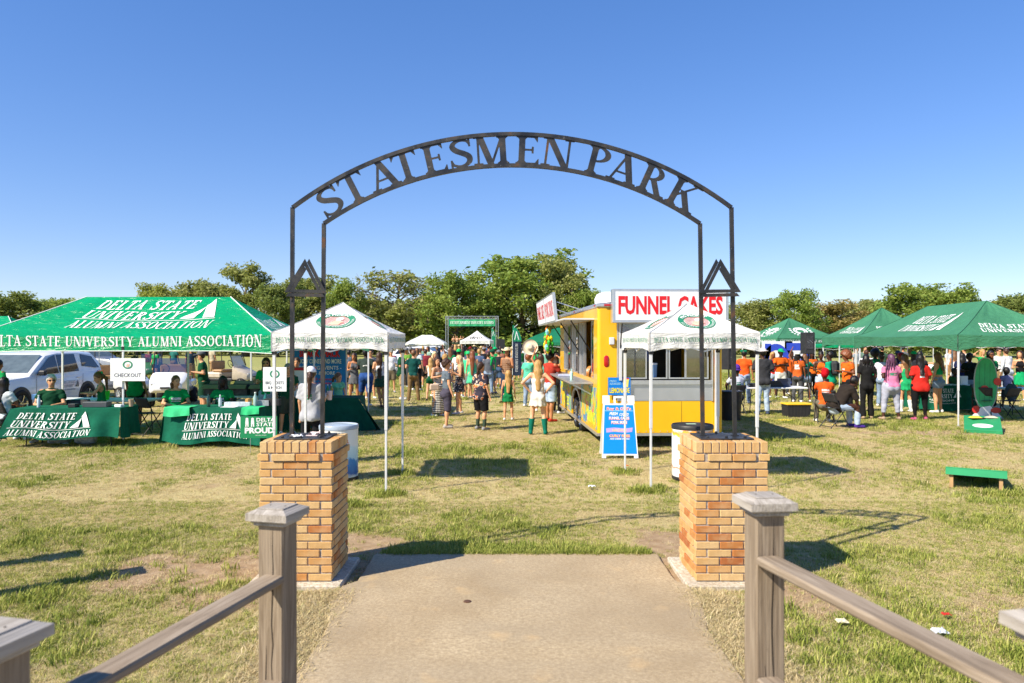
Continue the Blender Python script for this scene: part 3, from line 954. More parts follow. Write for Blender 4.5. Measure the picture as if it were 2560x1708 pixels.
def tree(px, top, wpx, d, kind, label, name='tree', seed=None):
 h = Z(top, d) * 1.04; w = wpx * d / F_PX * 1.22
 shape = {'green': 'round', 'olive': 'round', 'dark': 'round', 'brown': 'round', 'lime': 'round', 'bare': 'bare', 'tall': 'tall'}[kind]
 leaf = {'bare': 'olive', 'tall': 'olive'}.get(kind, kind)
 v = (shape, seed if seed is not None else 0)
 if v not in _TV:
  H0, W0 = (12.0, 9.0) if shape != 'tall' else (12.0, 6.0)
  _TV[v] = tree_meshes(100 + 13 * v[1], H0, W0, shape)
 limbs, V, F = _TV[v]
 H0, W0 = (12.0, 9.0) if shape != 'tall' else (12.0, 6.0)
 t = thing(name, label, 'tree', (X(px, d), d, -.05), (seed or 0) * 1.7 + px * .01, 'trees along the far edge of the field')
 key = (v, leaf)
 if key not in _TV:
  _TV[key] = (limbs.mesh('trunk', BARK, True), np_mesh('crown', V, F, LEAF[leaf], smooth=False))
 tm, cm = _TV[key]
 for nm, me in (('trunk', tm), ('crown', cm)):
  o = link_mesh(nm, me, t); o.scale = (w / W0, w / W0, h / H0)
 return t
TREES = [
(-170, 725, 230, 95, 'dark', 'dark tree beyond the left edge of the picture', 1), (20, 733, 200, 92, 'dark', 'dark leafy tree at the far left above the green tent', 2),
(150, 738, 170, 96, 'green', 'rounded green tree right of the far left dark tree', 3), (255, 770, 150, 110, 'lime', 'low yellow green tree hidden behind the big green tent', 1),
(400, 712, 130, 105, 'lime', 'low spreading tree rising over the middle of the big green tent', 2), (512, 692, 145, 108, 'olive', 'olive tree rising over the right part of the big green tent', 3),
(614, 658, 130, 100, 'tall', 'tall open tree with a tuft on top, left of the arch', 1), (692, 703, 130, 98, 'dark', 'dark green tree just left of the arch posts', 4),
(775, 690, 180, 112, 'olive', 'olive tree behind the left iron triangle', 4), (862, 706, 95, 100, 'green', 'small green tree over the peak of the left white canopy', 1),
(930, 760, 150, 118, 'olive', 'low olive tree between the white canopy and the bare crowned tree', 2), (990, 668, 230, 104, 'bare', 'half bare brown tree with a wide twiggy crown, left of the stage', 1),
(1075, 730, 110, 120, 'brown', 'brownish tree tucked right of the half bare tree', 3), (1142, 686, 170, 100, 'green', 'green tree over the stage frame', 2),
(1228, 715, 150, 108, 'dark', 'dark tree low behind the stage frame', 1), (1305, 632, 255, 106, 'green', 'tallest full green tree at the centre under the arch', 4),
(1402, 655, 150, 104, 'olive', 'loose olive tree right of the tallest tree', 1), (1462, 712, 100, 100, 'green', 'green tree seen over the trailer awning sign', 3),
(1540, 740, 110, 120, 'olive', 'pale tree between the awning sign and the roof sign', 4), (1655, 752, 150, 112, 'olive', 'tree hidden behind the trailer roof sign', 3), (1760, 756, 150, 116, 'green', 'tree just right of the trailer roof sign', 1),
(1882, 752, 150, 96, 'olive', 'rounded olive tree right of the right iron triangle', 2), (1985, 726, 120, 92, 'green', 'pointed green tree over the student government tent', 2),
(2085, 758, 150, 98, 'brown', 'rust tinged tree between the two smaller green tents', 1), (2172, 740, 130, 104, 'olive', 'pale olive tree behind the peak of the middle green tent', 3),
(2278, 715, 180, 98, 'green', 'broad green tree left of the large right tent ridge', 1), (2385, 718, 130, 94, 'green', 'rounded green tree just over the large right tent ridge', 4),
(2480, 745, 120, 100, 'lime', 'low yellow green tree right of the large right tent peak', 3), (2560, 724, 160, 92, 'dark', 'dark tree at the right edge of the picture', 3), (2700, 730, 200, 96, 'olive', 'tree beyond the right edge of the picture', 2),
]
for px, top, wpx, d, kind, lab, sd in TREES: tree(px, top, wpx, d, kind, lab, seed=sd)
def thicket():
 """low scrub closing the foot of the tree row: one mass"""
 rg = np.random.default_rng(5)
 n = 26000
 x = rg.uniform(-130, 130, n); d = rg.uniform(112, 124, n)
 hgt = 2.2 + 3.2 * fbm(x * .12, d * .02, 3)
 P = np.column_stack([x, d, hgt * rg.random(n) ** .8])
 s = rg.uniform(.22, .5, n)
 a = rg.normal(0, 1, (n, 3)); a /= np.linalg.norm(a, axis=1)[:, None]; b = np.cross(a, rg.normal(0, 1, (n, 3))); b /= np.linalg.norm(b, axis=1)[:, None]
 a *= s[:, None]; b *= s[:, None] * .7
 V = np.stack([P - a, P + b, P + a, P - b], 1).reshape(-1, 3)
 o = link_mesh('undergrowth', np_mesh('undergrowth', V, np.arange(4 * n).reshape(-1, 4), LEAF['olive'], smooth=False))
 props(o, 'tangled olive undergrowth at the foot of the far trees', 'undergrowth', kind='stuff')
thicket()
# ------------------------------------------------------------------ pop-up tents
def canopy_mat(name, c, rough=.55, gloss=.4, transl=.25):
 m, t = newmat(name, rough, 0, gloss)
 v = t.coord('Object')
 n = t.noise(v, 1.6, 4, .6, .6); n2 = t.noise(t.coord('Object', (1, 1, 3.2)), 3.2, 4, .55, 1.6); n3 = t.noise(v, 160, 2)
 base = lin(c)
 col = t.ramp(n, [(.3, tuple(x * .9 for x in base)), (.7, tuple(min(1, x * 1.08) for x in base))])
 t.color(col)
 t.bump(t.math('ADD', t.math('MULTIPLY', n2, 1.0), t.math('MULTIPLY', n3, .04)), .6, .06)
 tr = t.add('ShaderNodeBsdfTranslucent'); mx = t.add('ShaderNodeMixShader'); mx.inputs[0].default_value = transl
 t.link(col, tr.inputs[0]); t.link(t.bsdf.outputs[0], mx.inputs[1]); t.link(tr.outputs[0], mx.inputs[2]); t.link(mx.outputs[0], t.out.inputs[0])
 return m
C_KELLY = canopy_mat('glossy kelly green canopy', (.0, .40, .15), .26, .6)
C_GREEN = canopy_mat('matt green canopy', (.065, .25, .135), .6, .3)
C_DEEP = canopy_mat('deep green canopy', (.015, .21, .10), .5, .35)
C_WHITE = canopy_mat('white canopy', (.80, .80, .78), .6, .3, .18)
SEAM = M('dark seam', (.01, .06, .035), .7)
WSEAM = M('pale seam', (.5, .5, .5), .7)
WPRINT = M('white print', (.86, .87, .86), .55, var=.03)
GPRINT = M('green print', (.02, .21, .11), .6, var=.06)
ALU = M('white powder coated steel', (.72, .73, .74), .4, .2, var=.05)
STEEL = M('brushed steel', (.55, .56, .57), .38, .75, var=.1)
BLKP = M('black plastic', (.022, .022, .024), .5, var=.2, bump=.15)
def tent(name, label, loc, rz, W, D, eave, peak, val, cm, ridge=0.0, axis='x', leg=ALU, trim=None, concave=1.25, group='pop-up canopies on the lawn', legs_mid=False, sag=.02, arch_=0.05, seam=None):
 """canopy W x D with front-left corner at loc; returns thing and print-mapping functions per face"""
 t = thing(name, label, 'canopy', (loc[0], loc[1], 0), rz, group)
 rg = random.Random(int(abs(loc[0] * 31 + loc[1] * 17)))
 wr = .0035 * W ** .7
 cx, cy = W / 2, D / 2
 if ridge and axis == 'x': A, B = (cx - ridge / 2, cy), (cx + ridge / 2, cy)
 elif ridge: A, B = (cx, cy - ridge / 2), (cx, cy + ridge / 2)
 else: A = B = (cx, cy)
 top_of = {'front': (A, B), 'back': (B, A), 'left': (A, A), 'right': (B, B)}
 if ridge and axis == 'y': top_of = {'front': (A, A), 'back': (B, B), 'left': (B, A), 'right': (A, B)}
 cor = {'front': ((0, 0), (W, 0)), 'right': ((W, 0), (W, D)), 'back': ((W, D), (0, D)), 'left': ((0, D), (0, 0))}
 def roof(face):
  (x0, y0), (x1, y1) = cor[face]; (a, b) = top_of[face]
  def fn(u, v):
   u = np.asarray(u, float); v = np.asarray(v, float)
   ex = x0 + (x1 - x0) * u; ey = y0 + (y1 - y0) * u
   tx = a[0] + (b[0] - a[0]) * u; ty = a[1] + (b[1] - a[1]) * u
   k = v ** concave
   edge = np.abs(2 * u - 1)
   z = eave + (peak - eave) * k - .10 * (peak - eave) * np.sin(np.pi * np.clip(v, 0, 1)) * (1 - edge ** 2) * .7
   z = z - sag * np.sin(np.pi * u) * (1 - v) ** 2
   z = z + wr * np.clip(v * 8, 0, 1) * np.clip((1 - v) * 8, 0, 1) * np.clip((1 - edge) * 6, 0, 1) * (np.sin(9 * u + 7 * v + 3 * np.sin(5 * u)) + .6 * np.sin(23 * u - 11 * v) + .5 * np.sin(31 * v + 4 * u))
   return np.stack([ex + (tx - ex) * v, ey + (ty - ey) * v, z + 0 * u], -1)
  return fn
 def vmap(face):
  (x0, y0), (x1, y1) = cor[face]
  L = math.hypot(x1 - x0, y1 - y0); nx, ny = (y1 - y0) / L, -(x1 - x0) / L
  ph = rg.uniform(0, 6)
  def fn(u, v):   # v 0 bottom .. 1 top
   u = np.asarray(u, float); v = np.asarray(v, float)
   out = .012 + (.012 * np.sin(u * 19 + ph) + .010 * np.sin(u * 41 + ph * 2)) * (1 - v) * np.clip(np.sin(np.pi * u) * 4, 0, 1)
   ex = x0 + (x1 - x0) * u + nx * out; ey = y0 + (y1 - y0) * u + ny * out
   bot = eave - val + arch_ * np.clip(np.sin(np.pi * u) * 2.2, 0, 1)
   zt = eave - sag * np.sin(np.pi * u)
   return np.stack([ex, ey, bot + (zt - bot) * v + 0 * u], -1)
  return fn
 rm = {}; vm = {}
 for face in cor:
  rm[face] = roof(face); vm[face] = vmap(face)
  b = MB(); f = rm[face]
  b.grid(lambda u, v: tuple(f(u, v)), 44, 22)
  o = b.build('roof_panel', cm, t, True)
  b = MB(); g = vm[face]
  b.grid(lambda u, v: tuple(g(u, v)), 70, 5)
  b.build('valance', cm, t, True)
 lp = [(0, 0), (W, 0), (W, D), (0, D)]
 if legs_mid: lp += [(W / 2, 0), (W / 2, D)]
 i_ = .025
 for x, y in lp:
  xx = min(max(x, i_), W - i_); yy = min(max(y, i_), D - i_)
  b = MB(); b.bbox(xx - .019, xx + .019, yy - .019, yy + .019, .85, eave - .03, .003); lg = b.build('leg', leg, t)
  b = MB(); b.bbox(xx - .014, xx + .014, yy - .014, yy + .014, .012, .85, .003); b.build('lower_tube', leg, lg)
  b = MB(); b.box(xx - .035, xx + .035, yy - .035, yy + .035, 0.0, .012); b.build('foot_plate', STEEL, lg)
  b = MB(); b.bbox(xx - .028, xx + .028, yy - .028, yy + .028, eave - .30, eave - .22, .004); b.build('slider', BLKP, lg)
 # scissor truss just under the eave
 b = MB()
 zt, zb = eave - .06, eave - .26
 for (x0, y0), (x1, y1) in ((lp[0], lp[1]), (lp[1], lp[2]), (lp[2], lp[3]), (lp[3], lp[0])):
  n = 2 if W < 2 else (2 if not legs_mid or abs(x1 - x0) < .1 else 4)
  for k in range(n):
   for sgn in (0, 1):
    u0, u1 = k / n, (k + 1) / n
    za, zc = (zt, zb) if sgn else (zb, zt)
    q = lambda u, z: (i_ + (x0 + (x1 - x0) * u) * (W - 2 * i_) / W, i_ + (y0 + (y1 - y0) * u) * (D - 2 * i_) / D, z)
    b.bar(q(u0, za), q(u1, zc), .012, .022)
 b.build('truss', leg, t)
 b = MB(); b.tube([(cx, cy, eave - .25), (cx, cy, peak - .03)], .02, 8); b.build('centre_pole', leg, t)
 if seam:
  for face, u in (('front', 0.0), ('front', 1.0), ('left', 0.0)):
   f = rm[face]; g = vm[face]; b = MB(); b.tube([tuple(g(u, v)) for v in (0, .5, 1)] + [tuple(f(u, v) + np.array([0, 0, .004])) for v in np.linspace(0.02, 1, 14)], .0065, 5); b.build('seam', seam, t)
 if trim:
  for (ax, ay), tp in ((lp[0], A), (lp[1], B if axis == 'x' or not ridge else A)):
   f = rm['front']; u = 0.0 if ax == 0 else 1.0
   b = MB(); b.tube([tuple(f(u, v) + np.array([0, 0, .006])) for v in np.linspace(0, 1, 14)], .010, 6); b.build('piping', trim, t)
  b = MB()
  for face in ('front', 'right'): b.tube([tuple(vm[face](u, 0)) for u in np.linspace(0, 1, 30)], .009, 5)
  b.build('hem_piping', trim, t)
 return t, rm, vm, cor
def roof_print(name, v2t, face_fn, u_of, v_of, mat, parent, lift=.008):
 """print in panel coordinates (fractions) laid on a roof panel"""
 v, t = v2t[0], v2t[1]
 u = u_of(v[:, 0], v[:, 1]); w = v_of(v[:, 0], v[:, 1])
 p = face_fn(u, w); e = 1e-3
 du = face_fn(u + e, w) - p; dv = face_fn(u, w + e) - p
 n = np.cross(du, dv); n /= np.linalg.norm(n, axis=1)[:, None] + 1e-12
 return link_mesh(name, np_mesh(name, p + n * lift, np.asarray(t), mat, smooth=False), parent)
def split2(v2t, h):
 """cut triangles at vertical steps so that print follows a curved panel"""
 V = v2t[0].tolist(); T = [tuple(t) for t in v2t[1]]
 for _ in range(3):
  out = []; mid = {}
  def m_(a, b):
   k = (min(a, b), max(a, b))
   if k not in mid: mid[k] = len(V); V.append([(V[a][0] + V[b][0]) / 2, (V[a][1] + V[b][1]) / 2])
   return mid[k]
  ch = False
  for a, b, c in T:
   L = max(abs(V[a][0] - V[b][0]), abs(V[b][0] - V[c][0]), abs(V[a][0] - V[c][0]), abs(V[a][1] - V[b][1]), abs(V[b][1] - V[c][1]), abs(V[a][1] - V[c][1]))
   if L > h:
    x, y, z = m_(a, b), m_(b, c), m_(c, a); out += [(a, x, z), (x, b, y), (z, y, c), (x, y, z)]; ch = True
   else: out.append((a, b, c))
  T = out
  if not ch: break
 return np.array(V), np.array(T)
def univ_block(w, slant=.25, assoc=True, size=.23, tall=None):
 """DELTA STATE / UNIVERSITY + mark (/ ALUMNI ASSOCIATION), width w, baseline 0"""
 h = w * size * .62
 parts = []
 y = 0
 if assoc:
  parts.append(fit(serif('ALUMNI ASSOCIATION', .06, slant, 0, .4), 0, 0, w, h * .92)); y = h * 1.42
  n = 14
  wave = [(w * i / n, y - h * .22 + .05 * h * math.sin(i * .55)) for i in range(n + 1)]
  for (x0, y0), (x1, y1) in zip(wave, wave[1:]): parts.append(shape2([(x0, y0), (x1, y1), (x1, y1 + .06 * h), (x0, y0 + .06 * h)]))
 parts.append(fit(serif('UNIVERSITY', .06, slant, .008, .4), .02 * w, y, w * .70, h))
 parts.append(fit(serif('DELTA STATE', .06, slant, .008, .55), .06 * w, y + h * 1.3, w * .72, h))
 parts.append(logo_a(w * .74, y, w * .25, h * 2.5))
 V, T = join2(*parts)
 if tall: V = V * np.array([1, tall / V[:, 1].max()])
 return V, T
PINK = M('pig pink print', (.80, .45, .33), .6, var=.1)
RSTRIPE = M('red stripe print', (.62, .16, .14), .6, var=.05)
def pig_emblem(parent, place, r, small=False):
 """round emblem: green ring with words, striped disc and a pink pig head in a cap; place(v2t, name, mat, lift)"""
 q = .30
 place(ring2(0, 0, r, r * .82, r * .70, r * .56), 'emblem_ring', GPRINT, .008)
 if not small:
  ls = []
  for k in range(9):
   y = (-.44 + .11 * k) * r; hw = math.sqrt(max(0, 1 - (y / (.54 * r)) ** 2)) * .66 * r
   ls.append(shape2([(-hw, y), (hw, y + .02 * r), (hw, y + .055 * r), (-hw, y + .035 * r)]))
  place(join2(*ls), 'emblem_stripes', RSTRIPE, .009)
  place(arc2(sans("PIG PICKIN'", .02), 0, 0, r * .75, r * .60, 152, 40, r * .17), 'emblem_words', WPRINT, .012)
  place(arc2(serif('DELTA STATE ALUMNI ASSOCIATION', .1), 0, 0, r * .945, r * .775, 195, 372, r * .13, True), 'emblem_words', WPRINT, .012)
 pig = shape2([(-.34 * r, -.30 * r), (-.10 * r, -.44 * r), (.20 * r, -.42 * r), (.30 * r, -.20 * r), (.42 * r, -.16 * r), (.30 * r, .02 * r), (.10 * r, .20 * r), (-.12 * r, .14 * r), (-.22 * r, -.06 * r)])
 place(pig, 'emblem_head', PINK, .0105)
 place(disc2(.16 * r, .24 * r, .20 * r, .15 * r, 14), 'emblem_cap', WPRINT, .0115)
# large kelly green tent on the left
T1, rm, vm, _ = tent('canopy_tent', 'large glossy green canopy lettered DELTA STATE UNIVERSITY ALUMNI ASSOCIATION at left', (-10.93, 14.92), 0, 6.15, 3.05, 2.17, 3.03, .38, C_KELLY, 3.2, 'x', leg=ALU, trim=WPRINT, legs_mid=True, sag=.05, arch_=.06, concave=1.08)
blk = univ_block(2.95)
# panel widens downwards: turn metres into fractions row by row
def to_u(x, y, x0, W=6.15, Rg=3.2):
 v = y
 return (x - (W - Rg) / 2 * v) / (W - (W - Rg) * v)
hh = blk[0][:, 1].max()
vv = lambda y: .25 + y / hh * .70
bs = split2(blk, .25)
roof_print('lettering', bs, rm['front'], lambda x, y: to_u(1.66 + x + .10 * (y / hh), vv(y), 0), lambda x, y: vv(y), WPRINT, T1, .012)
v2 = split2(fit(serif('DELTA STATE UNIVERSITY ALUMNI ASSOCIATION', .07, 0, .006, .42), .31, 0, 5.58, .235), .2)
print_on('lettering', v2, lambda x, y: vm['front'](x / 6.15, .34 + y / .33) + np.array([0, -.006, 0]), WPRINT, T1)
rb = univ_block(1.5)
hb = rb[0][:, 1].max()
roof_print('lettering', split2(rb, .2), rm['right'], lambda x, y: .5 + (x - .75) / (3.05 * (1 - (.22 + y / hb * .30))), lambda x, y: .22 + y / hb * .30, WPRINT, T1, .010)
# small white canopies either side of the gate
def small_white(name, label, loc, rz, W):
 t, rm, vm, _ = tent(name, label, loc, rz, W, W, 2.165, 2.60, .265, C_WHITE, leg=ALU, concave=1.12, sag=.012, arch_=.045, seam=WSEAM)
 tx = split2(fit(serif('DELTA STATE UNIVERSITY ALUMNI ASSOCIATION', .09, 0, .012, .42), .06, 0, W - .11, .064), .12)
 for face in ('front', 'left', 'right'):
  fn = vm[face]
  off = {'front': (0, -.012, 0), 'left': (-.012, 0, 0), 'right': (.012, 0, 0)}[face]
  print_on('lettering', tx, lambda x, y: fn(x / W, .44 + y / .24) + np.array(off), GPRINT, t)
 span = math.hypot(W / 2, .435)
 for face in ('front', 'left', 'right'):
  def place(v2t, nm, mat, lift):
   roof_print(nm, split2(v2t, .10), rm[face], lambda x, y: .5 + x / (W * (1 - (.45 + y / span))), lambda x, y: .45 + y / span, mat, t, lift)
  pig_emblem(t, place, .27)
 return t
small_white('canopy_tent', 'small white canopy with round pig emblem behind the left brick pillar', (-3.215, 9.90), 0, 1.55)
small_white('canopy_tent', 'small white canopy with round pig emblem behind the right brick pillar', (1.877, 10.09), R(4.8), 1.55)
# far left green tent and a white tip between
Tz, rmz, vmz, _ = tent('canopy_tent', 'green canopy at the left edge behind the large green one', (X(-400, 25), 25), 0, 6.1, 3.05, 2.15, 2.95, .35, C_KELLY, 3.2, 'x', trim=WPRINT)
bz = univ_block(2.2); hz = bz[0][:, 1].max()
roof_print('lettering', split2(bz, .25), rmz['right'], lambda x, y: .5 + (x - 1.1) / (3.05 * (1 - (.2 + y / hz * .4))), lambda x, y: .2 + y / hz * .4, WPRINT, Tz, .012)
tent('canopy_tent', 'white canopy whose tip shows between the two left green ones', (X(30, 40), 40), 0, 3.05, 3.05, 2.2, 3.35, .3, C_WHITE)
# green tent of the snow cone stand
tent('canopy_tent', 'green canopy of the snow cone stand behind the left white canopy', (-6.7, 18.9), R(0), 3.05, 3.05, 2.2, 2.52, .42, C_GREEN, arch_=.12)
# dark green dome tent behind the trailer counter
tent('canopy_tent', 'dark green canopy behind the trailer serving window', (X(1313, 36), 36), 0, 3.4, 3.05, 2.02, 2.75, .22, C_DEEP, concave=.72)
# far centre
tent('canopy_tent', 'plain white canopy with a flat top in the distance left of the stage', (X(1014, 58), 58), 0, 3.0, 3.0, 1.92, 2.56, .2, C_WHITE, ridge=.8, concave=.9)
Td, rmd, vmd, _ = tent('canopy_tent', 'small white canopy lettered dmi in front of the stage', (X(1150, 74), 74), R(-6), 3.0, 3.0, 2.15, 3.15, .38, C_WHITE, concave=1.3)
DK = M('black print', (.02, .02, .022), .6)
roof_print('lettering', sans('dmi', .015), rmd['front'], lambda x, y: .5 + (x * .62 - .62) / (3.0 * .62), lambda x, y: .30 + y * .26, DK, Td, .02)
print_on('lettering', fit(serif('DELTA MUSIC INSTITUTE', .08), .2, 0, 2.6, .12), lambda x, y: vmd['front'](x / 3.0, .4 + y / .36) + np.array([0, -.01, 0]), DK, Td)
# right-hand green tents
T4, rm4, vm4, _ = tent('canopy_tent', 'green canopy lettered STUDENT GOVERNMENT ASSOCIATION right of the right white canopy', (11.5, 32.0), R(12), 3.05, 3.05, 2.2, 3.12, .32, C_GREEN, concave=1.15, seam=SEAM)
sg = fit(serif('STUDENT GOVERNMENT ASSOCIATION', .08, 0, .008), .1, 0, 2.85, .13)
for fc, off in (('front', (0, -.012, 0)), ('left', (-.012, 0, 0))):
 fn = vm4[fc]
 print_on('lettering', sg, lambda x, y: fn(x / 3.05, .3 + y / .32) + np.array(off), WPRINT, T4)
 fr = rm4[fc]
 parts = [ring2(0, .03, .34, .30, .27, .235, 28), ring2(0, .03, .23, .195, .17, .14, 24)]
 for s in (-1, 1):
  for k in range(7):
   a = math.radians(215 + k * 17) if s > 0 else math.radians(-35 - k * 17)
   a = math.radians(-80 + k * 17) if s > 0 else math.radians(260 - k * 17)
   r0, r1 = .40, .56
   c, sn = math.cos(a), math.sin(a); tx_, ty_ = -sn * .05, c * .05
   parts.append(shape2([(c * r0, sn * r0), (c * (r0 + .08) - tx_, sn * (r0 + .08) - ty_), (c * r1, sn * r1), (c * (r0 + .08) + tx_, sn * (r0 + .08) + ty_)]))
 cr = join2(*parts)
 roof_print('crest', cr, fr, lambda x, y: .5 + x / (3.05 * (1 - (.42 + y / 1.75))), lambda x, y: .42 + y / 1.75, WPRINT, T4, .014)
T5, rm5, vm5, _ = tent('canopy_tent', 'green canopy between the student government one and the large right one', (11.98, 25.5), 0, 3.05, 3.05, 2.22, 3.28, .40, C_GREEN, concave=1.2, arch_=.09, seam=SEAM)
u5 = univ_block(1.5, .1, False); h5 = u5[0][:, 1].max()
for fc in ('front', 'left'):
 roof_print('lettering', split2(u5, .2), rm5[fc], lambda x, y: .5 + (x - .75) / (3.05 * (1 - (.2 + y / h5 * .25))), lambda x, y: .2 + y / h5 * .25, WPRINT, T5, .012)
T6, rm6, vm6, _ = tent('canopy_tent', 'large green ridge canopy lettered DELTA STATE UNIVERSITY at right', (10.73, 17.8), R(-3.3), 3.05, 6.1, 2.21, 3.10, .40, C_GREEN, 3.05, 'y', concave=1.2, legs_mid=False, sag=.04, arch_=.10, seam=SEAM)
u6 = univ_block(2.5, .2, False); h6 = u6[0][:, 1].max()
roof_print('lettering', split2(u6, .2), rm6['left'], lambda x, y: .52 + (x - 1.15) / (6.1 - 3.05 * (.26 + y / h6 * .50)), lambda x, y: .26 + y / h6 * .50, WPRINT, T6, .012)
u7 = univ_block(1.75, .1, False); h7 = u7[0][:, 1].max()
roof_print('lettering', split2(u7, .2), rm6['front'], lambda x, y: .48 + (x - .8) / (3.05 * (1 - (.16 + y / h7 * .28))), lambda x, y: .16 + y / h7 * .28, WPRINT, T6, .012)
C_RED = canopy_mat('red canopy', (.42, .03, .03)); C_PINK = canopy_mat('pink canopy', (.70, .30, .42))
tent('canopy_tent', 'red canopy far behind the large right green one', (X(2190, 46), 46), 0, 3.6, 3.05, 1.93, 2.45, .16, C_RED)
tent('canopy_tent', 'pink canopy at the right edge behind the large green one', (X(2510, 30), 30), 0, 3.05, 3.05, 2.02, 2.55, .2, C_PINK)
tent('canopy_tent', 'teal green canopy low behind the student government one', (X(2020, 40), 40), R(10), 3.05, 3.05, 1.85, 2.5, .2, C_KELLY)
# ------------------------------------------------------------------ food trailer
YEL = M('yellow enamel', (.86, .47, .008), .28, 0, .5, var=.05, scale=2, coat=.3)
SILV = M('satin aluminium', (.66, .67, .68), .33, .8, var=.08, scale=12)
STAIN = M('stainless sheet', (.60, .62, .66), .30, .75, var=.07, scale=3)
WSIGN = M('white sign face', (.80, .81, .84), .45, var=.03)
REDP = M('red print', (.66, .012, .02), .5, var=.06)
BLUEP = M('blue print', (.0, .20, .66), .45, var=.04)
YELP = M('yellow print', (.85, .72, .02), .5, var=.05)
LENS = M('red lens', (.45, .005, .01), .12, var=.1, coat=.6)
RUB = M('tyre rubber', (.018, .018, .019), .85, bump=.5, bscale=90)
CHROME = M('polished wheel', (.7, .7, .72), .16, 1.0, var=.08)
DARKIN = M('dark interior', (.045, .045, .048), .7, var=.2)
def glass_mat(name, tint=(.75, .8, .8), alpha=.72):
 m, t = newmat(name, .03, 0, .6)
 t.n.remove(t.bsdf)
 tr = t.add('ShaderNodeBsdfTransparent'); gl = t.add('ShaderNodeBsdfGlossy'); mx = t.add('ShaderNodeMixShader')
 lw = t.add('ShaderNodeFresnel'); lw.inputs[0].default_value = 1.5
 v = t.coord('Object'); n = t.noise(v, 3, 3)
 tr.inputs[0].default_value = (*tint, 1); gl.inputs['Roughness'].default_value = .03
 k = t.math('ADD', t.math('MULTIPLY', lw.outputs[0], 1.2), t.math('MULTIPLY', n, 1 - alpha))
 t.link(k, mx.inputs[0]); t.link(tr.outputs[0], mx.inputs[1]); t.link(gl.outputs[0], mx.inputs[2]); t.link(mx.outputs[0], t.out.inputs[0])
 return m
BTRIM0 = M('ochre seam', (.25, .14, .01), .6)  # dark ochre of the joint lines in the rear wall
GLASS = glass_mat('window glass')
TINT = glass_mat('tinted car glass', (.12, .14, .16), .8)
def graffiti():
 m, t = newmat('sprayed mural', .35, 0, .4)
 v = t.coord('Object', (1, 1.4, 1.2))
 n = t.noise(v, 1.5, 3, .5, 1.2); n2 = t.noise(v, 2.6, 3, .5, 1.5)
 c = t.ramp(n, [(.30, (.30, .05, .42)), (.40, (.10, .10, .45)), (.47, (.02, .30, .55)), (.54, (.15, .50, .10)), (.60, (.80, .55, .01)), (.68, (.80, .20, .02)), (.76, (.55, .05, .35))], 'LINEAR')
 c = t.mix(t.ramp(n2, [(.52, 0.0), (.56, 1.0)]), c, (.84, .46, .01))
 t.color(c); return m
GRAF = graffiti()
def sticker_text(parent, v2t, o, ux, uy, mat, name='lettering'):
 return print_on(name, v2t, flat_map(o, ux, uy), mat, parent)
def wheel(parent, c, r, w, side, name='wheel', rim=None):
 """wheel with axis along x at local point c; side -1 faces -x"""
 e = thing(name, None, None, c); e.parent = parent
 b = MB(); b.smooth = True
 b.lathe([(r * .62, -w / 2 * .8), (r * .9, -w / 2), (r * .985, -w * .36), (r, 0), (r * .985, w * .36), (r * .9, w / 2), (r * .62, w / 2 * .8), (r * .62, -w / 2 * .8)], 32, axis='x', closed=False)
 b.build('tyre', RUB, e)
 b = MB(); s = side * w / 2
 b.lathe([(r * .63, s * .92), (r * .60, s * .80), (r * .50, s * .45), (r * .2, s * .55), (r * .18, s * .85), (.001, s * .87)], 24, axis='x', closed=False)
 k = b.build('rim', rim or CHROME, e); auto_smooth(k, 40)
 for i in range(5):
  a = i * 2 * math.pi / 5
  b = MB(); b.bar((s * .75, math.cos(a) * r * .15, math.sin(a) * r * .15), (s * .86, math.cos(a) * r * .6, math.sin(a) * r * .6), r * .13, .02); b.build('spoke', rim or CHROME, e)
 return e
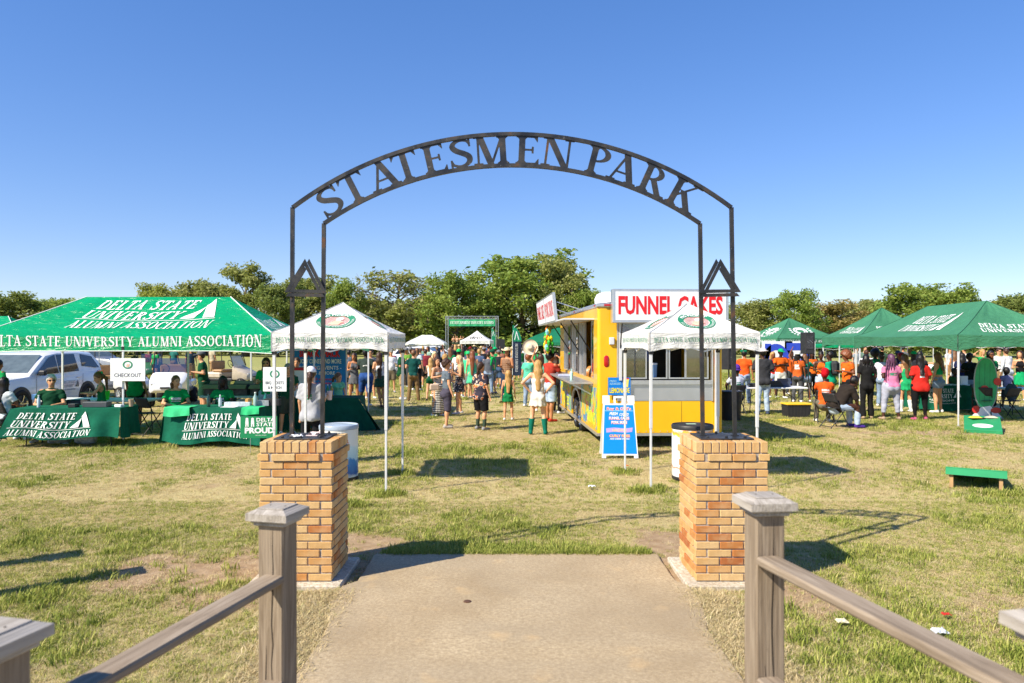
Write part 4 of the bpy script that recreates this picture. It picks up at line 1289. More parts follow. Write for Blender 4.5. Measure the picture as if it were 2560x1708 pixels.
def trailer():
 t = thing('food_trailer', 'yellow food trailer with a FUNNEL CAKES sign on its roof', 'food trailer', (1.635, 14.12, 0), R(2.6))
 W, L, z0, z1 = 2.42, 6.5, .29, 2.70
 ow0, ow1, oz0, oz1 = .40, 2.20, 1.30, 2.52          # rear service opening
 sy0, sy1, sz0, sz1 = .50, 5.55, 1.30, 2.46          # left service opening
 def panel(nm, *bx, mat=YEL): b = MB(); b.box(*bx); return b.build(nm, mat, t)
 th = .05
 # rear wall round the opening
 b = MB(); r_ = .07
 panel('rear_wall', .06, ow0, 0, th, z0, z1); panel('rear_wall', ow1, W - .06, 0, th, z0, z1)
 panel('rear_wall', ow0, ow1, .001, th, z0, .90); panel('rear_wall', ow0, ow1, .002, th, oz1, z1)
 panel('counter_panel', ow0, ow1, -.006, th - .004, .904, 1.22, mat=STAIN)
 panel('counter_edge', ow0 - .02, ow1 + .02, -.05, th, 1.22, 1.298, mat=SILV)
 for xx in (ow0 - .03, ow1): panel('jamb', xx, xx + .03, -.02, th + .01, .90, oz1, mat=SILV)
 for xx in (ow0 + .0, ow1 + .05): panel('support_post', xx, xx + .05, -.09, -.045, .30 if xx > 1 else 1.3, 2.40, mat=ALU)
 # corner posts
 for x, y in ((0, 0), (W, 0), (0, L), (W, L)):
  sx = 1 if x == 0 else -1; sy = 1 if y == 0 else -1
  b = MB(); n = 6; pts = []
  for i in range(n + 1):
   a = math.pi / 2 * i / n
   pts.append((x + sx * (.06 - .06 * math.sin(a)), y + sy * (.06 - .06 * math.cos(a))))
  V = [(p[0], p[1], z) for z in (z0, z1) for p in pts]
  F = [(i, i + 1, n + 2 + i, n + 1 + i) for i in range(n)]
  if sx * sy > 0: F = [f[::-1] for f in F]
  b.add(V, F); o = b.build('corner_post', YEL, t, True)
 # left wall round its opening, right wall, front wall
 panel('side_wall', 0, th, .06, sy0, z0, z1); panel('side_wall', 0, th, sy1, L - .06, z0, z1)
 panel('side_wall', .001, th, sy0, 2.25, z0, sz0); panel('side_wall', .001, th, 3.95, sy1, z0, sz0); panel('side_wall', .0015, th, 2.25, 3.95, 1.0, sz0)
 panel('side_wall', .001, th, sy0, sy1, sz1, z1)
 panel('side_wall', W - th, W, .06, L - .06, z0, z1); panel('front_wall', .06, W - .06, L - th, L, z0, z1)
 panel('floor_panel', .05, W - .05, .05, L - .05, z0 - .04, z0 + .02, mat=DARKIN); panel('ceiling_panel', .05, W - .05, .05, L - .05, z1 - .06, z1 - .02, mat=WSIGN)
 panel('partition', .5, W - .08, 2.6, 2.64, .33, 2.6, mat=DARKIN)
 panel('inner_counter', .4, W - .1, .12, .55, 1.02, 1.10, mat=STAIN); panel('inner_counter', .1, .45, .5, sy1, 1.12, 1.18, mat=STAIN)
 for xx in (1.0, 1.62):
  b = MB(); b.box(xx - .004, xx + .004, -.0025, .0, z0, .89); b.build('panel_seam', BTRIM0, t)
 for i in range(17):
  b = MB(); b.lathe([(.009, -.006), (.006, -.009)], 8, (.12 + i * .136, 0, z0 + .03), axis='y'); b.build('rivet', SILV, t)
 # trims
 b = MB(); b.box(-.02, W + .02, -.02, L, z0 - .055, z0 - .004); b.build('skirt_rail', SILV, t)
 b = MB(); b.bbox(-.025, W + .025, -.025, L + .02, z1, z1 + .07, .012); b.build('roof_trim', SILV, t)
 b = MB(); b.grid(lambda u, v: (-.01 + u * (W + .02), v * L, z1 + .071 + .06 * math.sin(math.pi * u)), 12, 2); b.build('roof', ALU, t, True)
 # wheel arch and wheels
 for s, xw in ((-1, .14), (1, W - .14)):
  for yw in (2.72, 3.50): wheel(t, (xw, yw, .36), .36, .23, s)
 b = MB()
 for a0 in np.linspace(0, math.pi, 19)[:-1]:
  a1 = a0 + math.pi / 18
  for (r0, r1) in ((.0, 1),):
   f = lambda a, k: (3.11 + math.cos(a) * (.83 + k), .40 + math.sin(a) * (.52 + k))
   p = [f(a0, 0), f(a1, 0), f(a1, .05), f(a0, .05)]
   V = [(-.012, y, z) for y, z in p] + [(.03, y, z) for y, z in p]
   b.add(V, [(0, 1, 2, 3), (7, 6, 5, 4), (0, 4, 5, 1), (2, 6, 7, 3)])
 b.build('wheel_arch', SILV, t)
 panel('wheel_well', .30, .34, 2.25, 3.95, .3, 1.0, mat=DARKIN)
 # mural panels along the lower left side
 for nm, ya, yb in (('mural', .08, 2.20), ('mural', 4.0, L - .08)):
  b = MB(); b.box(-.006, -.001, ya, yb, .34, 1.14); o = b.build(nm, GRAF, t)
 GY = M('mural letter yellow green', (.70, .80, .05), .4);
 for tx, y_, z_, w_, h_ in (('PORK', 1.75, .80, 1.2, .22), ('SKINS', 1.35, .42, 1.1, .22)):
  sticker_text(t, fit(sans(tx, .03, 1, .1), 0, 0, w_, h_), (-.009, y_, z_), (0, -1, 0), (0, 0, 1), GY)
 for tx, y_, z_, w_, h_ in (('FUNNEL', 6.1, .82, 1.5, .2), ('CAKES', 5.6, .45, 1.2, .2)):
  sticker_text(t, fit(sans(tx, .03, 1, .1), 0, 0, w_, h_), (-.009, y_, z_), (0, -1, 0), (0, 0, 1), GY)
 # fold-down counter on the left
 b = MB(); b.box(-.46, -.002, sy0 + .05, sy1, 1.20, 1.235); b.build('side_counter', SILV, t)
 for yy in (.7, 2.4, 4.1, 5.4):
  b = MB(); b.bar((-.02, yy, .98), (-.40, yy, 1.19), .025); b.build('counter_brace', SILV, t)
 for yy in (sy0, 1.85, 2.6, 3.95, sy1):
  b = MB(); b.box(.0, .05, yy - .02, yy + .02, sz0, sz1); b.build('window_post', SILV, t)
 for k, (ya, yb) in enumerate(((.54, 1.15), (2.0, 2.56), (3.2, 3.9), (4.6, 5.5))):
  b = MB(); b.box(.056, .062, ya, yb, sz0 + .04, sz1 - .04); b.build('sliding_pane', GLASS, t)
  b = MB()
  for q in (ya, yb - .035): b.box(.05, .068, q, q + .035, sz0, sz1)
  for q in (sz0, sz1 - .035): b.box(.049, .069, ya + .036, yb - .036, q, q + .035)
  b.build('pane_frame', SILV, t)
 # raised awning with its sign boards on the left
 b = MB(); b.box(-.60, .0, sy0 - .1, sy1 + .3, 2.47, 2.50); b.build('awning', ALU, t)
 for yy in (.75, 2.6, 4.4):
  b = MB(); b.tube([(-.01, yy + .1, 1.85), (-.42, yy + .0, 2.46)], .014, 6); b.build('gas_strut', BLKP, t)
 sg = thing('side_sign', None, None); sg.parent = t; sg.location = (-.60, 1.75, 2.46); sg.rotation_euler = (0, R(-6), 0); sg['label'] = 'white awning sign lettered FUNNEL CAKES and PORK SKINS'
 for k in range(2):
  y0_ = k * 2.2
  b = MB(); b.box(-.03, .03, y0_, y0_ + 2.15, 0, .64); b.build('sign_box', SILV, sg)
  b = MB(); b.box(-.034, -.031, y0_ + .04, y0_ + 2.11, .04, .60); b.build('sign_face', WSIGN, sg)
  wds = ('PORK', 'SKINS') if k == 0 else ('FUNNEL', 'CAKES')
  sticker_text(sg, fit(sans(' '.join(wds), .012), 0, 0, 1.85, .34), (-.037, y0_ + 2.0, .15), (0, -1, 0), (0, 0, 1), REDP)
 for yy in (2.0, 4.2):
  b = MB(); b.tube([(-.57, yy, 2.9), (0, yy, 2.72)], .012, 6); b.build('sign_stay', SILV, t)
 # rear roof sign
 rs = thing('roof_sign', None, None); rs.parent = t; rs.location = (.235, -.30, 2.39); rs['label'] = 'white lit box sign reading FUNNEL CAKES in red'
 b = MB(); b.bbox(0, 2.20, 0, .22, 0, .635, .008); b.build('sign_box', SILV, rs)
 b = MB(); b.box(.055, 2.145, -.006, -.001, .05, .585); b.build('sign_face', WSIGN, rs)
 sticker_text(rs, fit(sans('FUNNEL CAKES', .035), 0, 0, 1.98, .315), (.105, -.010, .175), (1, 0, 0), (0, 0, 1), REDP)
 for xx in (.3, 1.9):
  b = MB(); b.bar((xx, .22, .3), (xx, .55, .3), .03); b.build('sign_bracket', SILV, rs)
 # rear windows
 wz0, wz1 = 1.32, 2.40
 for xa, xb, gl in ((.44, .96, 1), (1.0, 1.36, 0), (1.38, 1.72, 0), (1.70, 2.16, 1)):
  if gl:
   b = MB(); b.box(xa + .02, xb - .02, .052, .057, wz0 + .03, wz1 - .03); b.build('sliding_pane', GLASS, t)
  b = MB()
  for q in (xa, xb - .028): b.box(q, q + .028, .042, .062, wz0, wz1)
  for q in (wz0, wz1 - .028): b.box(xa + .029, xb - .029, .043, .061, q, q + .028)
  b.build('pane_frame', SILV, t)
 for xx in (.42, 2.13):
  b = MB(); b.bar((xx, -.02, 1.75), (xx, -.26, 2.38), .018); b.build('awning_strut', BLKP, t)
 # lights and small fittings
 for xx in (.17, W - .11):
  b = MB(); b.smooth = True
  b.grid(lambda u, v: (xx + .048 * (2 * v - 1) * 0 + .05 * math.cos(2 * math.pi * u) * v, -.002 - .022 * (1 - v * v) ** .5, 1.66 + (.115 if math.sin(2 * math.pi * u) > 0 else -.115) * .52 * v + .055 * math.sin(2 * math.pi * u) * v), 24, 5)
  b.build('tail_light', LENS, t)
 for xx in (.18, 1.0):
  b = MB(); b.bbox(xx - .06, xx + .06, -.045, -.025, z1 + .015, z1 + .055, .004); b.build('marker_light', LENS, t)
 for yy in (.15, 3.2, 6.2):
  b = MB(); b.bbox(-.040, -.026, yy, yy + .1, z1 + .015, z1 + .05, .004); b.build('marker_light', LENS, t)
 b = MB(); b.bbox(.22, .315, -.05, -.001, 1.98, 2.12, .008); b.build('socket_box', ALU, t)
 b = MB(); b.bbox(.16, .30, -.012, -.001, .42, .52, .003); b.build('number_plate', WSIGN, t)
 # roof vent and air unit
 b = MB(); b.lathe([(.34, z1 + .08), (.34, z1 + .30), (.40, z1 + .31), (.40, z1 + .36), (.30, z1 + .40), (.12, z1 + .42)], 28, (1.35, 2.1, 0)); auto_smooth(b.build('roof_vent', STEEL, t), 30)
 b = MB(); b.lathe([(.30, z1 + .10), (.31, z1 + .26), (.26, z1 + .36), (.14, z1 + .41)], 20, (.55, 1.9, 0)); auto_smooth(b.build('air_unit', WSIGN, t), 40)
 # tow frame
 b = MB(); b.bar((.5, L, .38), (W / 2, L + 1.2, .42), .08); b.bar((W - .5, L, .38), (W / 2 + .02, L + 1.2, .42), .08); b.build('tow_bar', BLKP, t)
 return t
trailer()
# things inside and on the trailer
Tm = Matrix.Translation((1.635, 14.12, 0)) @ Matrix.Rotation(R(2.6), 4, 'Z')
def tr(x, y, z): return Tm @ Vector((x, y, z))
def snack(label, loc, s, c):
 rg = random.Random(int(loc[0] * 100)); m = M('snack ' + c, c, .35, var=.45, scale=30, bump=.8, bscale=22, coat=.5)
 b = MB(); b.smooth = True
 def f(u, v):
  a = 2 * math.pi * u; h = v
  r = s * (.5 * math.sin(math.pi * min(max(h, .03), .97)) ** .45) * (1 + .12 * math.sin(5 * a + 3 * h) + .06 * math.sin(9 * a))
  return (r * math.cos(a), r * .7 * math.sin(a), h * s * .9)
 b.grid(f, 20, 10)
 o = b.build('snack_bag', m); o.location = loc; props(o, label, 'snack bag')
snack('clear bag of orange pork skins low in the trailer rear window', tr(.62, .22, 1.335), .36, '#c8702a')
snack('second clear bag of orange pork skins stacked on the first in the trailer window', tr(.64, .24, 1.62), .30, '#d08a40')
snack('bag of pork skins hanging inside the near end of the side window', tr(.20, 1.05, 1.20), .34, '#c98a48')
snack('bag of pork skins inside the middle of the side window', tr(.20, 2.05, 1.20), .34, '#b9783a')
b = MB(); b.smooth = True
b.grid(lambda u, v: (u * .55, .03 * math.sin(u * 9) + .012 * math.sin(v * 7), v * .66), 14, 10)
o = b.build('display_shirt', fabric('#1d3f86')); o.location = tr(.47, .115, 1.66); solidify(o, .02); o.rotation_euler = (0, 0, R(2.6)); props(o, 'blue display T-shirt hanging in the trailer rear window', 'shirt')
for tx, zz, hh_ in (("RAY & GAIL'S", .50, .05), ('FUNNEL CAKES', .16, .03), ('INDIANOLA, MISS', .10, .03)):
 print_on('lettering', fit(sans(tx, .01), .09, zz, .37, hh_), lambda x, y: np.stack([x, .03 * np.sin(x / .55 * 9) + .012 * np.sin(y / .66 * 7) - .016, y], -1), WPRINT, o)
def bucket(label, loc, r, h, c, lid=True):
 t = thing('bucket', label, 'bucket', loc)
 b = MB(); b.lathe([(r * .88, 0), (r, h)], 20); auto_smooth(b.build('tub', M('bucket ' + c, c, .4), t))
 if lid: b = MB(); b.lathe([(r * 1.06, h), (r * 1.06, h + .03), (r * .9, h + .035)], 20); auto_smooth(b.build('lid', WSIGN, t))
bucket('blue and white tub with white lid in the trailer rear window', tr(1.12, .20, 1.32), .075, .27, '#7fa5cf')
b = MB(); b.lathe([(.03, 0), (.038, .14), (.036, .15), (.012, .17), (.012, .23)], 16); o = b.build('sanitizer_bottle', M('aqua plastic', (.45, .75, .72), .25)); auto_smooth(o); o.location = tr(-.3, 1.6, 1.236); props(o, 'aqua pump bottle on the trailer side counter', 'bottle')
b = MB(); b.bbox(-.16, .16, -.1, .1, 0, .05, .01); o = b.build('napkin_tray', M('pale blue tray', (.5, .55, .75), .3)); o.location = tr(-.28, 2.9, 1.236); props(o, 'pale blue tray on the trailer side counter', 'tray')
# parrot-coloured balloon bunch hung from the awning
t = thing('inflatable_toy', 'bunch of bright yellow, green and orange inflatables hanging from the awning end', 'inflatable', tr(-.50, 4.55, 1.80))
rg = random.Random(4)
for k in range(30):
 c = rg.choice(['#d8d21a', '#3fb03a', '#e07a16', '#7fc8d0', '#d8d21a', '#c83a1a'])
 b = MB(); r = rg.uniform(.04, .065); zz = rg.uniform(.03, .56); e = .10 * (1.15 - zz)
 a = rg.uniform(0, 6); q = rg.uniform(.6, 1.4)
 b.lathe([(.001, -r * 2), (r * .6, -r * 1.3), (r, 0), (r * .5, r), (.001, r * 2 * q)], 7, (e * math.cos(a), e * math.sin(a), zz), closed=False)
 b.build('balloon', M('balloon ' + c, c, .3, var=.35, scale=26), t)
b = MB(); b.tube([(0, 0, .5), (0, 0, .66)], .006, 5); b.build('cord', BLKP, t)
# lemonade sign under the window
t = thing('lemonade_sign', 'blue FRESH SQUEEZED LEMONADE board fixed under the trailer window', 'sign', tr(.19, -.052, 1.02), R(2.6))
b = MB(); b.box(0, .43, -.012, 0, 0, .335); b.build('board', BLUEP, t)
def fs(v2t, mat, nm='lettering'): print_on(nm, v2t, flat_map((0, -.016, 0), (1, 0, 0), (0, 0, 1)), mat, t)
fs(join2(fit(sans('FRESH', .0, 1, .2), .03, .25, .13, .035), fit(sans('SQUEEZED', .0, 1, .2), .03, .20, .22, .035)), M('pale aqua print', (.45, .8, .85)))
fs(fit(sans('LEMONADE', .03), .03, .045, .38, .09), YELP)
fs(shape2([(.29, .15), (.38, .15), (.40, .30), (.28, .30)]), M('lemon drink print', (.85, .75, .15)), 'picture'); print_on('picture', shape2([(.275, .30), (.405, .30), (.395, .325), (.285, .325)]), flat_map((0, -.016, 0), (1, 0, 0), (0, 0, 1)), REDP, t)
# sandwich board
def sandwich():
 gx, gy = G(1546, 1140)
 t = thing('sandwich_board', "blue and white A-frame menu board headed Ray & Gail's beside the trailer", 'menu board', (gx, gy, 0), R(-2))
 WP = M('white moulded plastic', (.80, .80, .80), .45, var=.04, bump=.1)
 H, w0, w1 = 1.10, .315, .262
 for s in (-1, 1):
  m = Matrix.Translation((0, s * .30 + (.0), 0)) @ Matrix.Rotation(R(-13 * -s if s < 0 else -13 * -s), 4, 'X')
  m = Matrix.Translation((0, s * .27, 0)) @ Matrix.Rotation(R(13.5) * s, 4, 'X')
  b = MB()
  q = lambda z: w0 + (w1 - w0) * z / H
  def slab(z0, z1, xa=None, xb=None):
   pts = [(-q(z0) if xa is None else xa, z0), (q(z0) if xb is None else xb, z0), (q(z1) if xb is None else xb, z1), (-q(z1) if xa is None else xa, z1)]
   b.prism(pts, -.016, .016, m)
  slab(.05, .96)
  slab(0.0, .05, -w0, -w0 + .07); slab(0.0, .05, w0 - .07, w0)
  slab(.96, H, -w1 - .02, -w1 + .10); slab(.96, H, w1 - .10, w1 + .015)
  slab(.961, 1.06, -.085, -.055); slab(.961, 1.06, .055, .085); slab(1.061, 1.09, -.085, .085)
  b.build('panel', WP, t)
  if s < 0:
   M3 = np.array(m)
   def mp(x, y):
    p = np.stack([x, np.full_like(x, -.0185), y, np.ones_like(x)], -1)
    return (p @ M3.T)[:, :3]
   def mp2(x, y):
    p = np.stack([x, np.full_like(x, -.0205), y, np.ones_like(x)], -1)
    return (p @ M3.T)[:, :3]
   def mp3(x, y):
    p = np.stack([x, np.full_like(x, -.0225), y, np.ones_like(x)], -1)
    return (p @ M3.T)[:, :3]
   print_on('poster', shape2([(-.295, .075), (.295, .075), (.252, .935), (-.252, .935)]), mp, M('poster blue', (.0, .22, .62), .4, var=.03), t)
   def tx(txt, z, w, h, mat, sl=0.0, f=mp3, x=None, bold=.02): print_on('lettering', fit(sans(txt, bold, 1, sl), -w / 2 if x is None else x, z, w, h), f, mat, t)
   tx("Ray & Gail's", .845, .43, .05, WPRINT, 0, mp2, None, .045); tx("Ray & Gail's", .845, .425, .048, M('poster coral', (.75, .12, .10)), 0, mp3, None, .01)
   print_on('rule', shape2([(-.25, .828), (.25, .828), (.25, .834), (-.25, .834)]), mp2, M('pale aqua print', (.45, .8, .85)), t)
   tx('FRESH', .755, .15, .05, WPRINT, .3, x=-.17); tx('COOKED', .745, .17, .045, WPRINT, .3, x=.0)
   sh = M('poster red shadow', (.70, .06, .05))
   tx('FUNNEL CAKES', .673, .36, .05, sh, 0, mp2, None, .05); tx('FUNNEL CAKES', .68, .35, .045, WPRINT)
   tx('PORK SKINS', .598, .28, .05, sh, 0, mp2, None, .05); tx('PORK SKINS', .605, .27, .045, WPRINT)
   print_on('ribbon', shape2([(-.23, .445), (-.1, .46), (.1, .445), (.22, .46), (.235, .535), (.1, .52), (-.1, .535), (-.235, .52)]), mp2, M('poster lilac', (.42, .30, .62)), t)
   tx('NACHOS', .465, .25, .045, M('poster gold', (.80, .55, .25)), 0, mp3)
   tx('CURLY FRIES', .365, .36, .045, sh, 0, mp2, None, .06); tx('CURLY FRIES', .37, .35, .04, M('poster gold', (.80, .55, .25)))
   tx('ADD CHEESE OR CHILI', .325, .34, .022, WPRINT)
 return t
sandwich()
# ------------------------------------------------------------------ tables, chairs, signs, vehicles and gear
WTAB = M('white folding table', (.72, .73, .74), .5, var=.04)
KELLY = fabric('#1f9a5c', 'kelly cloth'); TEAL = fabric('#0f5c45', 'forest table cloth', bump=.5)
MESHB = M('black chair mesh', (.03, .03, .034), .6, var=.3, scale=120, bump=.6, bscale=150)
CARD = M('brown cardboard', (.36, .25, .14), .85, var=.1)
def chair(label, x, y, rz, mat=None):
 """black folding chair; rz 0 faces the camera"""
 t = thing('folding_chair', label, 'chair', (x, y, 0), R(rz), 'black folding chairs')
 for s in (-.22, .22):
  b = MB(); b.tube([(s, -.22, .0), (s, .02, .44), (s, .20, .80)], .013, 6); b.build('front_leg', BLKP, t)
  b = MB(); b.tube([(s * .9, .28, .0), (s * .9, -.14, .46)], .013, 6); b.build('rear_leg', BLKP, t)
 b = MB(); b.smooth = True; b.grid(lambda u, v: (-.22 + .44 * u, -.22 + .42 * v, .455 + .015 * (abs(2 * u - 1) ** 2) + .012 * v), 8, 6); solidify(b.build('seat', MESHB, t), .014)
 b = MB(); b.smooth = True; b.grid(lambda u, v: (-.22 + .44 * u, .115 + .085 * v + .03 * (1 - (2 * u - 1) ** 2), .60 + .22 * v), 8, 6); solidify(b.build('backrest', MESHB, t), .014)
 b = MB(); b.tube([(-.2, .26, .04), (.2, .26, .04)], .009, 5); b.build('stretcher', BLKP, t)
 return t
def table(label, x, y, rz, L=1.83, W=.76, H=.74, legs='steel'):
 """folding table, front edge centre at x,y"""
 t = thing('folding_table', label, 'table', (x, y, 0), R(rz))
 b = MB(); b.bbox(-L / 2, L / 2, 0, W, H - .045, H, .012); b.build('table_top', WTAB, t)
 for s in (-1, 1):
  for yy in (.10, W - .10):
   b = MB(); b.tube([(s * (L / 2 - .2), yy, 0), (s * (L / 2 - .25), yy, H - .046)], .013, 6); b.build('leg', BLKP, t)
  b = MB(); b.bar((s * (L / 2 - .24), W / 2, .40), (s * .25, W / 2, H - .05), .018); b.build('brace', BLKP, t)
 return t
def cover(label, x, y, rz, L, W, H, drop, seed, mat=TEAL, skew=0.0, flare=.12, name='tablecloth', lift=.0):
 """cloth over a table; returns object and a map for print on its front fall"""
 rg = random.Random(seed); ph = [rg.uniform(0, 6) for _ in range(6)]
 e = .02
 def front(u, v):       # v 0 hem .. 1 table edge
  u = np.asarray(u, float); v = np.asarray(v, float)
  k = 1 - v
  w = .035 * np.sin(u * 17 + ph[0]) + .03 * np.sin(u * 29 + ph[1]) + .02 * np.sin(u * 7 + ph[2])
  xx = -L / 2 - e + (L + 2 * e) * u + k * (skew + flare * (2 * u - 1))
  yy = -e - k * .05 - k * (w + .03) - k * k * .05
  zz = (H + .006) - k * (drop * (1 + .06 * np.sin(u * 9 + ph[3])))
  return np.stack([xx, yy, zz + 0 * u], -1)
 b = MB(); b.smooth = True
 b.grid(lambda u, v: tuple(front(u, v)), 70, 14)
 b.grid(lambda u, v: (-L / 2 - e + (L + 2 * e) * u, -e + (W + 2 * e) * v, H + .006 + .003 * math.sin(u * 23) * math.sin(v * 9)), 30, 6)
 for s in (-1, 1):
  def side(u, v):
   k = 1 - v; w = .03 * math.sin(u * 11 + ph[4] + s) + .02 * math.sin(u * 23)
   q = s * (L / 2 + e + k * .05 + k * w) + k * (skew + flare * s) * (1 - u)
   return (q, -e + (W + 2 * e) * u - k * .09 * (1 - u), (H + .006) - k * drop * (1.0 + .05 * math.sin(u * 7)))
  b.grid(side if s > 0 else (lambda u, v, f=side: f(1 - u, v)), 16, 10)
 o = b.build(name, mat); o.location = (x, y, lift); o.rotation_euler = (0, 0, R(rz))
 props(o, label, 'tablecloth')
 return o, front
def cloth_print(o, v2t, fn, L, x0, z0, drop, mat=WPRINT, lift=.02):
 v, t = split2(v2t, .10)
 u = (v[:, 0] + x0) / L; w = (v[:, 1] + z0) / drop
 p = fn(u, w); ee = 1e-3
 n = np.cross(fn(u + ee, w) - p, fn(u, w + ee) - p); n /= np.linalg.norm(n, axis=1)[:, None]
 return link_mesh('lettering', np_mesh('lettering', p + n * lift, t, mat, smooth=False), o)
# left pair of covered tables
table('folding table under the left green cloth', -8.62, 14.30, 4, 2.0)
o, fn = cover('green cloth lettered DELTA STATE UNIVERSITY ALUMNI ASSOCIATION on the leftmost table', -8.62, 14.30, 4, 2.0, .76, .74, .56, 3, skew=-.08, flare=.1)
cloth_print(o, univ_block(1.46, .25, True, .23, .47), fn, 2.04, .10, .03, .56)
table('folding table under the right green cloth of the left tent', -5.86, 14.42, -3, 1.83)
o, fn = cover('green cloth lettered DELTA STATE UNIVERSITY beside the PROUD yard sign', -5.86, 14.42, -3, 1.83, .76, .74, .66, 5, skew=.05, flare=.07)
cloth_print(o, univ_block(1.20, .2, True, .23, .48), fn, 1.87, .40, .09, .66)
table('long folding table carrying the cardboard boxes', -6.3, 17.6, 0, 2.3)
table('grey folding table behind the seated man at left', -9.3, 16.4, -3, 2.4)
# folded shirts on the right cloth
def drape(label, x, y, z, w, dp, drop, c, rz=0):
 b = MB(); b.smooth = True
 def f(u, v):
  if v > .5: k = (v - .5) * 2; return ((u - .5) * w, k * dp, .012 + .006 * math.sin(u * 9) * math.sin(v * 15))
  k = (.5 - v) * 2; return ((u - .5) * w * (1 + .06 * k), -.055 - .03 * k + .012 * math.sin(u * 13) * k, .008 - k * drop * (1 + .08 * math.sin(u * 5)))
 b.grid(f, 18, 16)
 o = b.build('folded_shirt', fabric(c)); o.location = (x, y, z); o.rotation_euler = (0, 0, R(rz)); props(o, label, 'shirt')
drape('mint green T-shirt hanging over the left end of the right covered table', -6.50, 14.40, .755, .50, .3, .17, '#3fbf7f', -3)
drape('mint green T-shirt hanging over the right end of the right covered table', -5.05, 14.33, .755, .34, .3, .13, '#35b574', -3)
def bottle(label, x, y, z, h=.21, c='#b9cbd0', r=.032, cap='#e8e8e8', cat='bottle'):
 t = thing('bottle', label, cat, (x, y, z))
 b = MB(); b.lathe([(r * .92, 0), (r, .02), (r, h * .68), (r * .45, h * .88), (r * .40, h)], 12); auto_smooth(b.build('vessel', M('vessel ' + c, c, .12, var=.1, spec=.6), t), 50)
 b = MB(); b.lathe([(r * .48, h), (r * .48, h + .022)], 10); b.build('cap', M('cap ' + cap, cap), t)
bottle('clear water bottle on the leftmost covered table', -9.28, 14.5, .75, .22)
bottle('clear water bottle on the right covered table beside the woman in glasses', -5.80, 14.7, .75, .21)
bottle('tall dark thermos on the right covered table', -6.0, 14.62, .75, .25, '#26463f', .036, '#111111')
bottle('pale tumbler with a white cup lid on the right covered table', -5.12, 14.75, .75, .26, '#9fb7b5', .04)
bottle('teal thermos at the right end of the right covered table', -4.98, 14.95, .75, .25, '#2b7068', .04, '#112233')
def boxy(name, label, cat, x, y, z, sx, sy, sz, mat, rz=0, bev=.006):
 b = MB(); b.bbox(-sx / 2, sx / 2, -sy / 2, sy / 2, 0, sz, bev); o = b.build(name, mat); o.location = (x, y, z); o.rotation_euler = (0, 0, R(rz))
 return props(o, label, cat)
boxy('cash_box', 'grey metal cash box on the leftmost covered table', 'cash box', -8.20, 14.62, .749, .46, .22, .10, M('dark grey box', (.07, .075, .085), .4), 4)
boxy('card_reader', 'black card reader before the seated man', 'card reader', -8.62, 14.55, .749, .14, .18, .07, BLKP, 4)
boxy('card_reader', 'white card reader at the right end of the leftmost covered table', 'card reader', -7.75, 14.60, .749, .15, .11, .05, WSIGN, -12)
t = thing('paper_cup', 'bright green cup on the table behind the seated man', 'cup', (-9.06, 16.55, .742)); b = MB(); b.lathe([(.045, 0), (.058, .20)], 14); auto_smooth(b.build('cup', M('neon green', (.04, .80, .05), .4), t))
t = thing('paper_cup', 'tan paper cup at the end of the leftmost covered table', 'cup', (-7.58, 14.72, .749)); b = MB(); b.lathe([(.036, 0), (.05, .14), (.052, .145)], 14); auto_smooth(b.build('cup', M('kraft cup', (.45, .33, .22), .7), t))
boxy('tissue_pack', 'blue and white pack on the table behind the seated man', 'pack', -10.55, 16.6, .742, .34, .2, .12, M('pack blue', (.08, .2, .45), .5, var=.6, scale=14), 8)
for k, (px_, c) in enumerate(((28, '#9aa0a0'), (70, '#b8c0c4'))):
 b = MB(); b.smooth = True; b.lathe([(.02, -.2), (.10, -.18), (.12, 0), (.10, .18), (.02, .2)], 12, axis='x'); o = b.build('plastic_bag', M('bag ' + c, c, .3, var=.3, scale=18, bump=.8)); o.location = (-9.0 + k * .5, 14.75, .11); props(o, ('grey plastic bundle' if k == 0 else 'pale plastic roll') + ' lying under the leftmost covered table', 'bag')
# cardboard boxes with flaps
for k in range(4):
 x = -7.16 + k * .56
 t = thing('cardboard_box', ['open cardboard box at the left end of the long back table', 'second open cardboard box from the left on the long back table', 'third open cardboard box from the left on the long back table', 'open cardboard box at the right end of the long back table'][k], 'box', (x, 17.95, .742), R(random.Random(k).uniform(-5, 5)), 'cardboard boxes on the back table')
 b = MB()
 for a in (-.25, .235): b.box(a, a + .015, -.2, .2, 0, .26)
 for a in (-.2, .185): b.box(-.234, .234, a, a + .015, 0, .26)
 b.box(-.234, .234, -.184, .184, 0, .012); b.build('carton', M('printed carton', (.13, .11, .10), .8, var=.5, scale=9), t)
 b = MB(); b.add([(-.25, -.2, .262), (.25, -.2, .262), (.27, -.33, .17), (-.27, -.33, .17)], [(0, 3, 2, 1)]); solidify(b.build('flap', CARD, t), .006)
 b = MB(); b.add([(-.25, .2, .262), (.25, .2, .262), (.25, .28, .45 if k == 2 else .33), (-.25, .28, .45 if k == 2 else .33)], [(0, 1, 2, 3)]); solidify(b.build('flap', CARD, t), .006)
for k in range(5): boxy('merch_sleeve', ['plastic wrapped bundle lying across the right covered table', 'white printed card on the right covered table', 'grey wrapped roll behind the thermos on the right covered table', 'black basket at the right end of the covered table', 'orange tube on the right covered table'][k], 'merchandise', -5.45 + (0, -.12, .42, .62, .18)[k], 14.72 + (0, -.15, .15, .2, .05)[k], .749, (.5, .3, .3, .3, .06)[k], .16, (.09, .006, .11, .14, .15)[k], [M('clear wrap', (.55, .62, .66), .2, var=.2, scale=20), WSIGN, M('grey wrap', (.35, .38, .40), .25, var=.3, scale=20), BLKP, M('orange tube', (.6, .3, .08))][k], (4, -6, 8, 2, 0)[k])
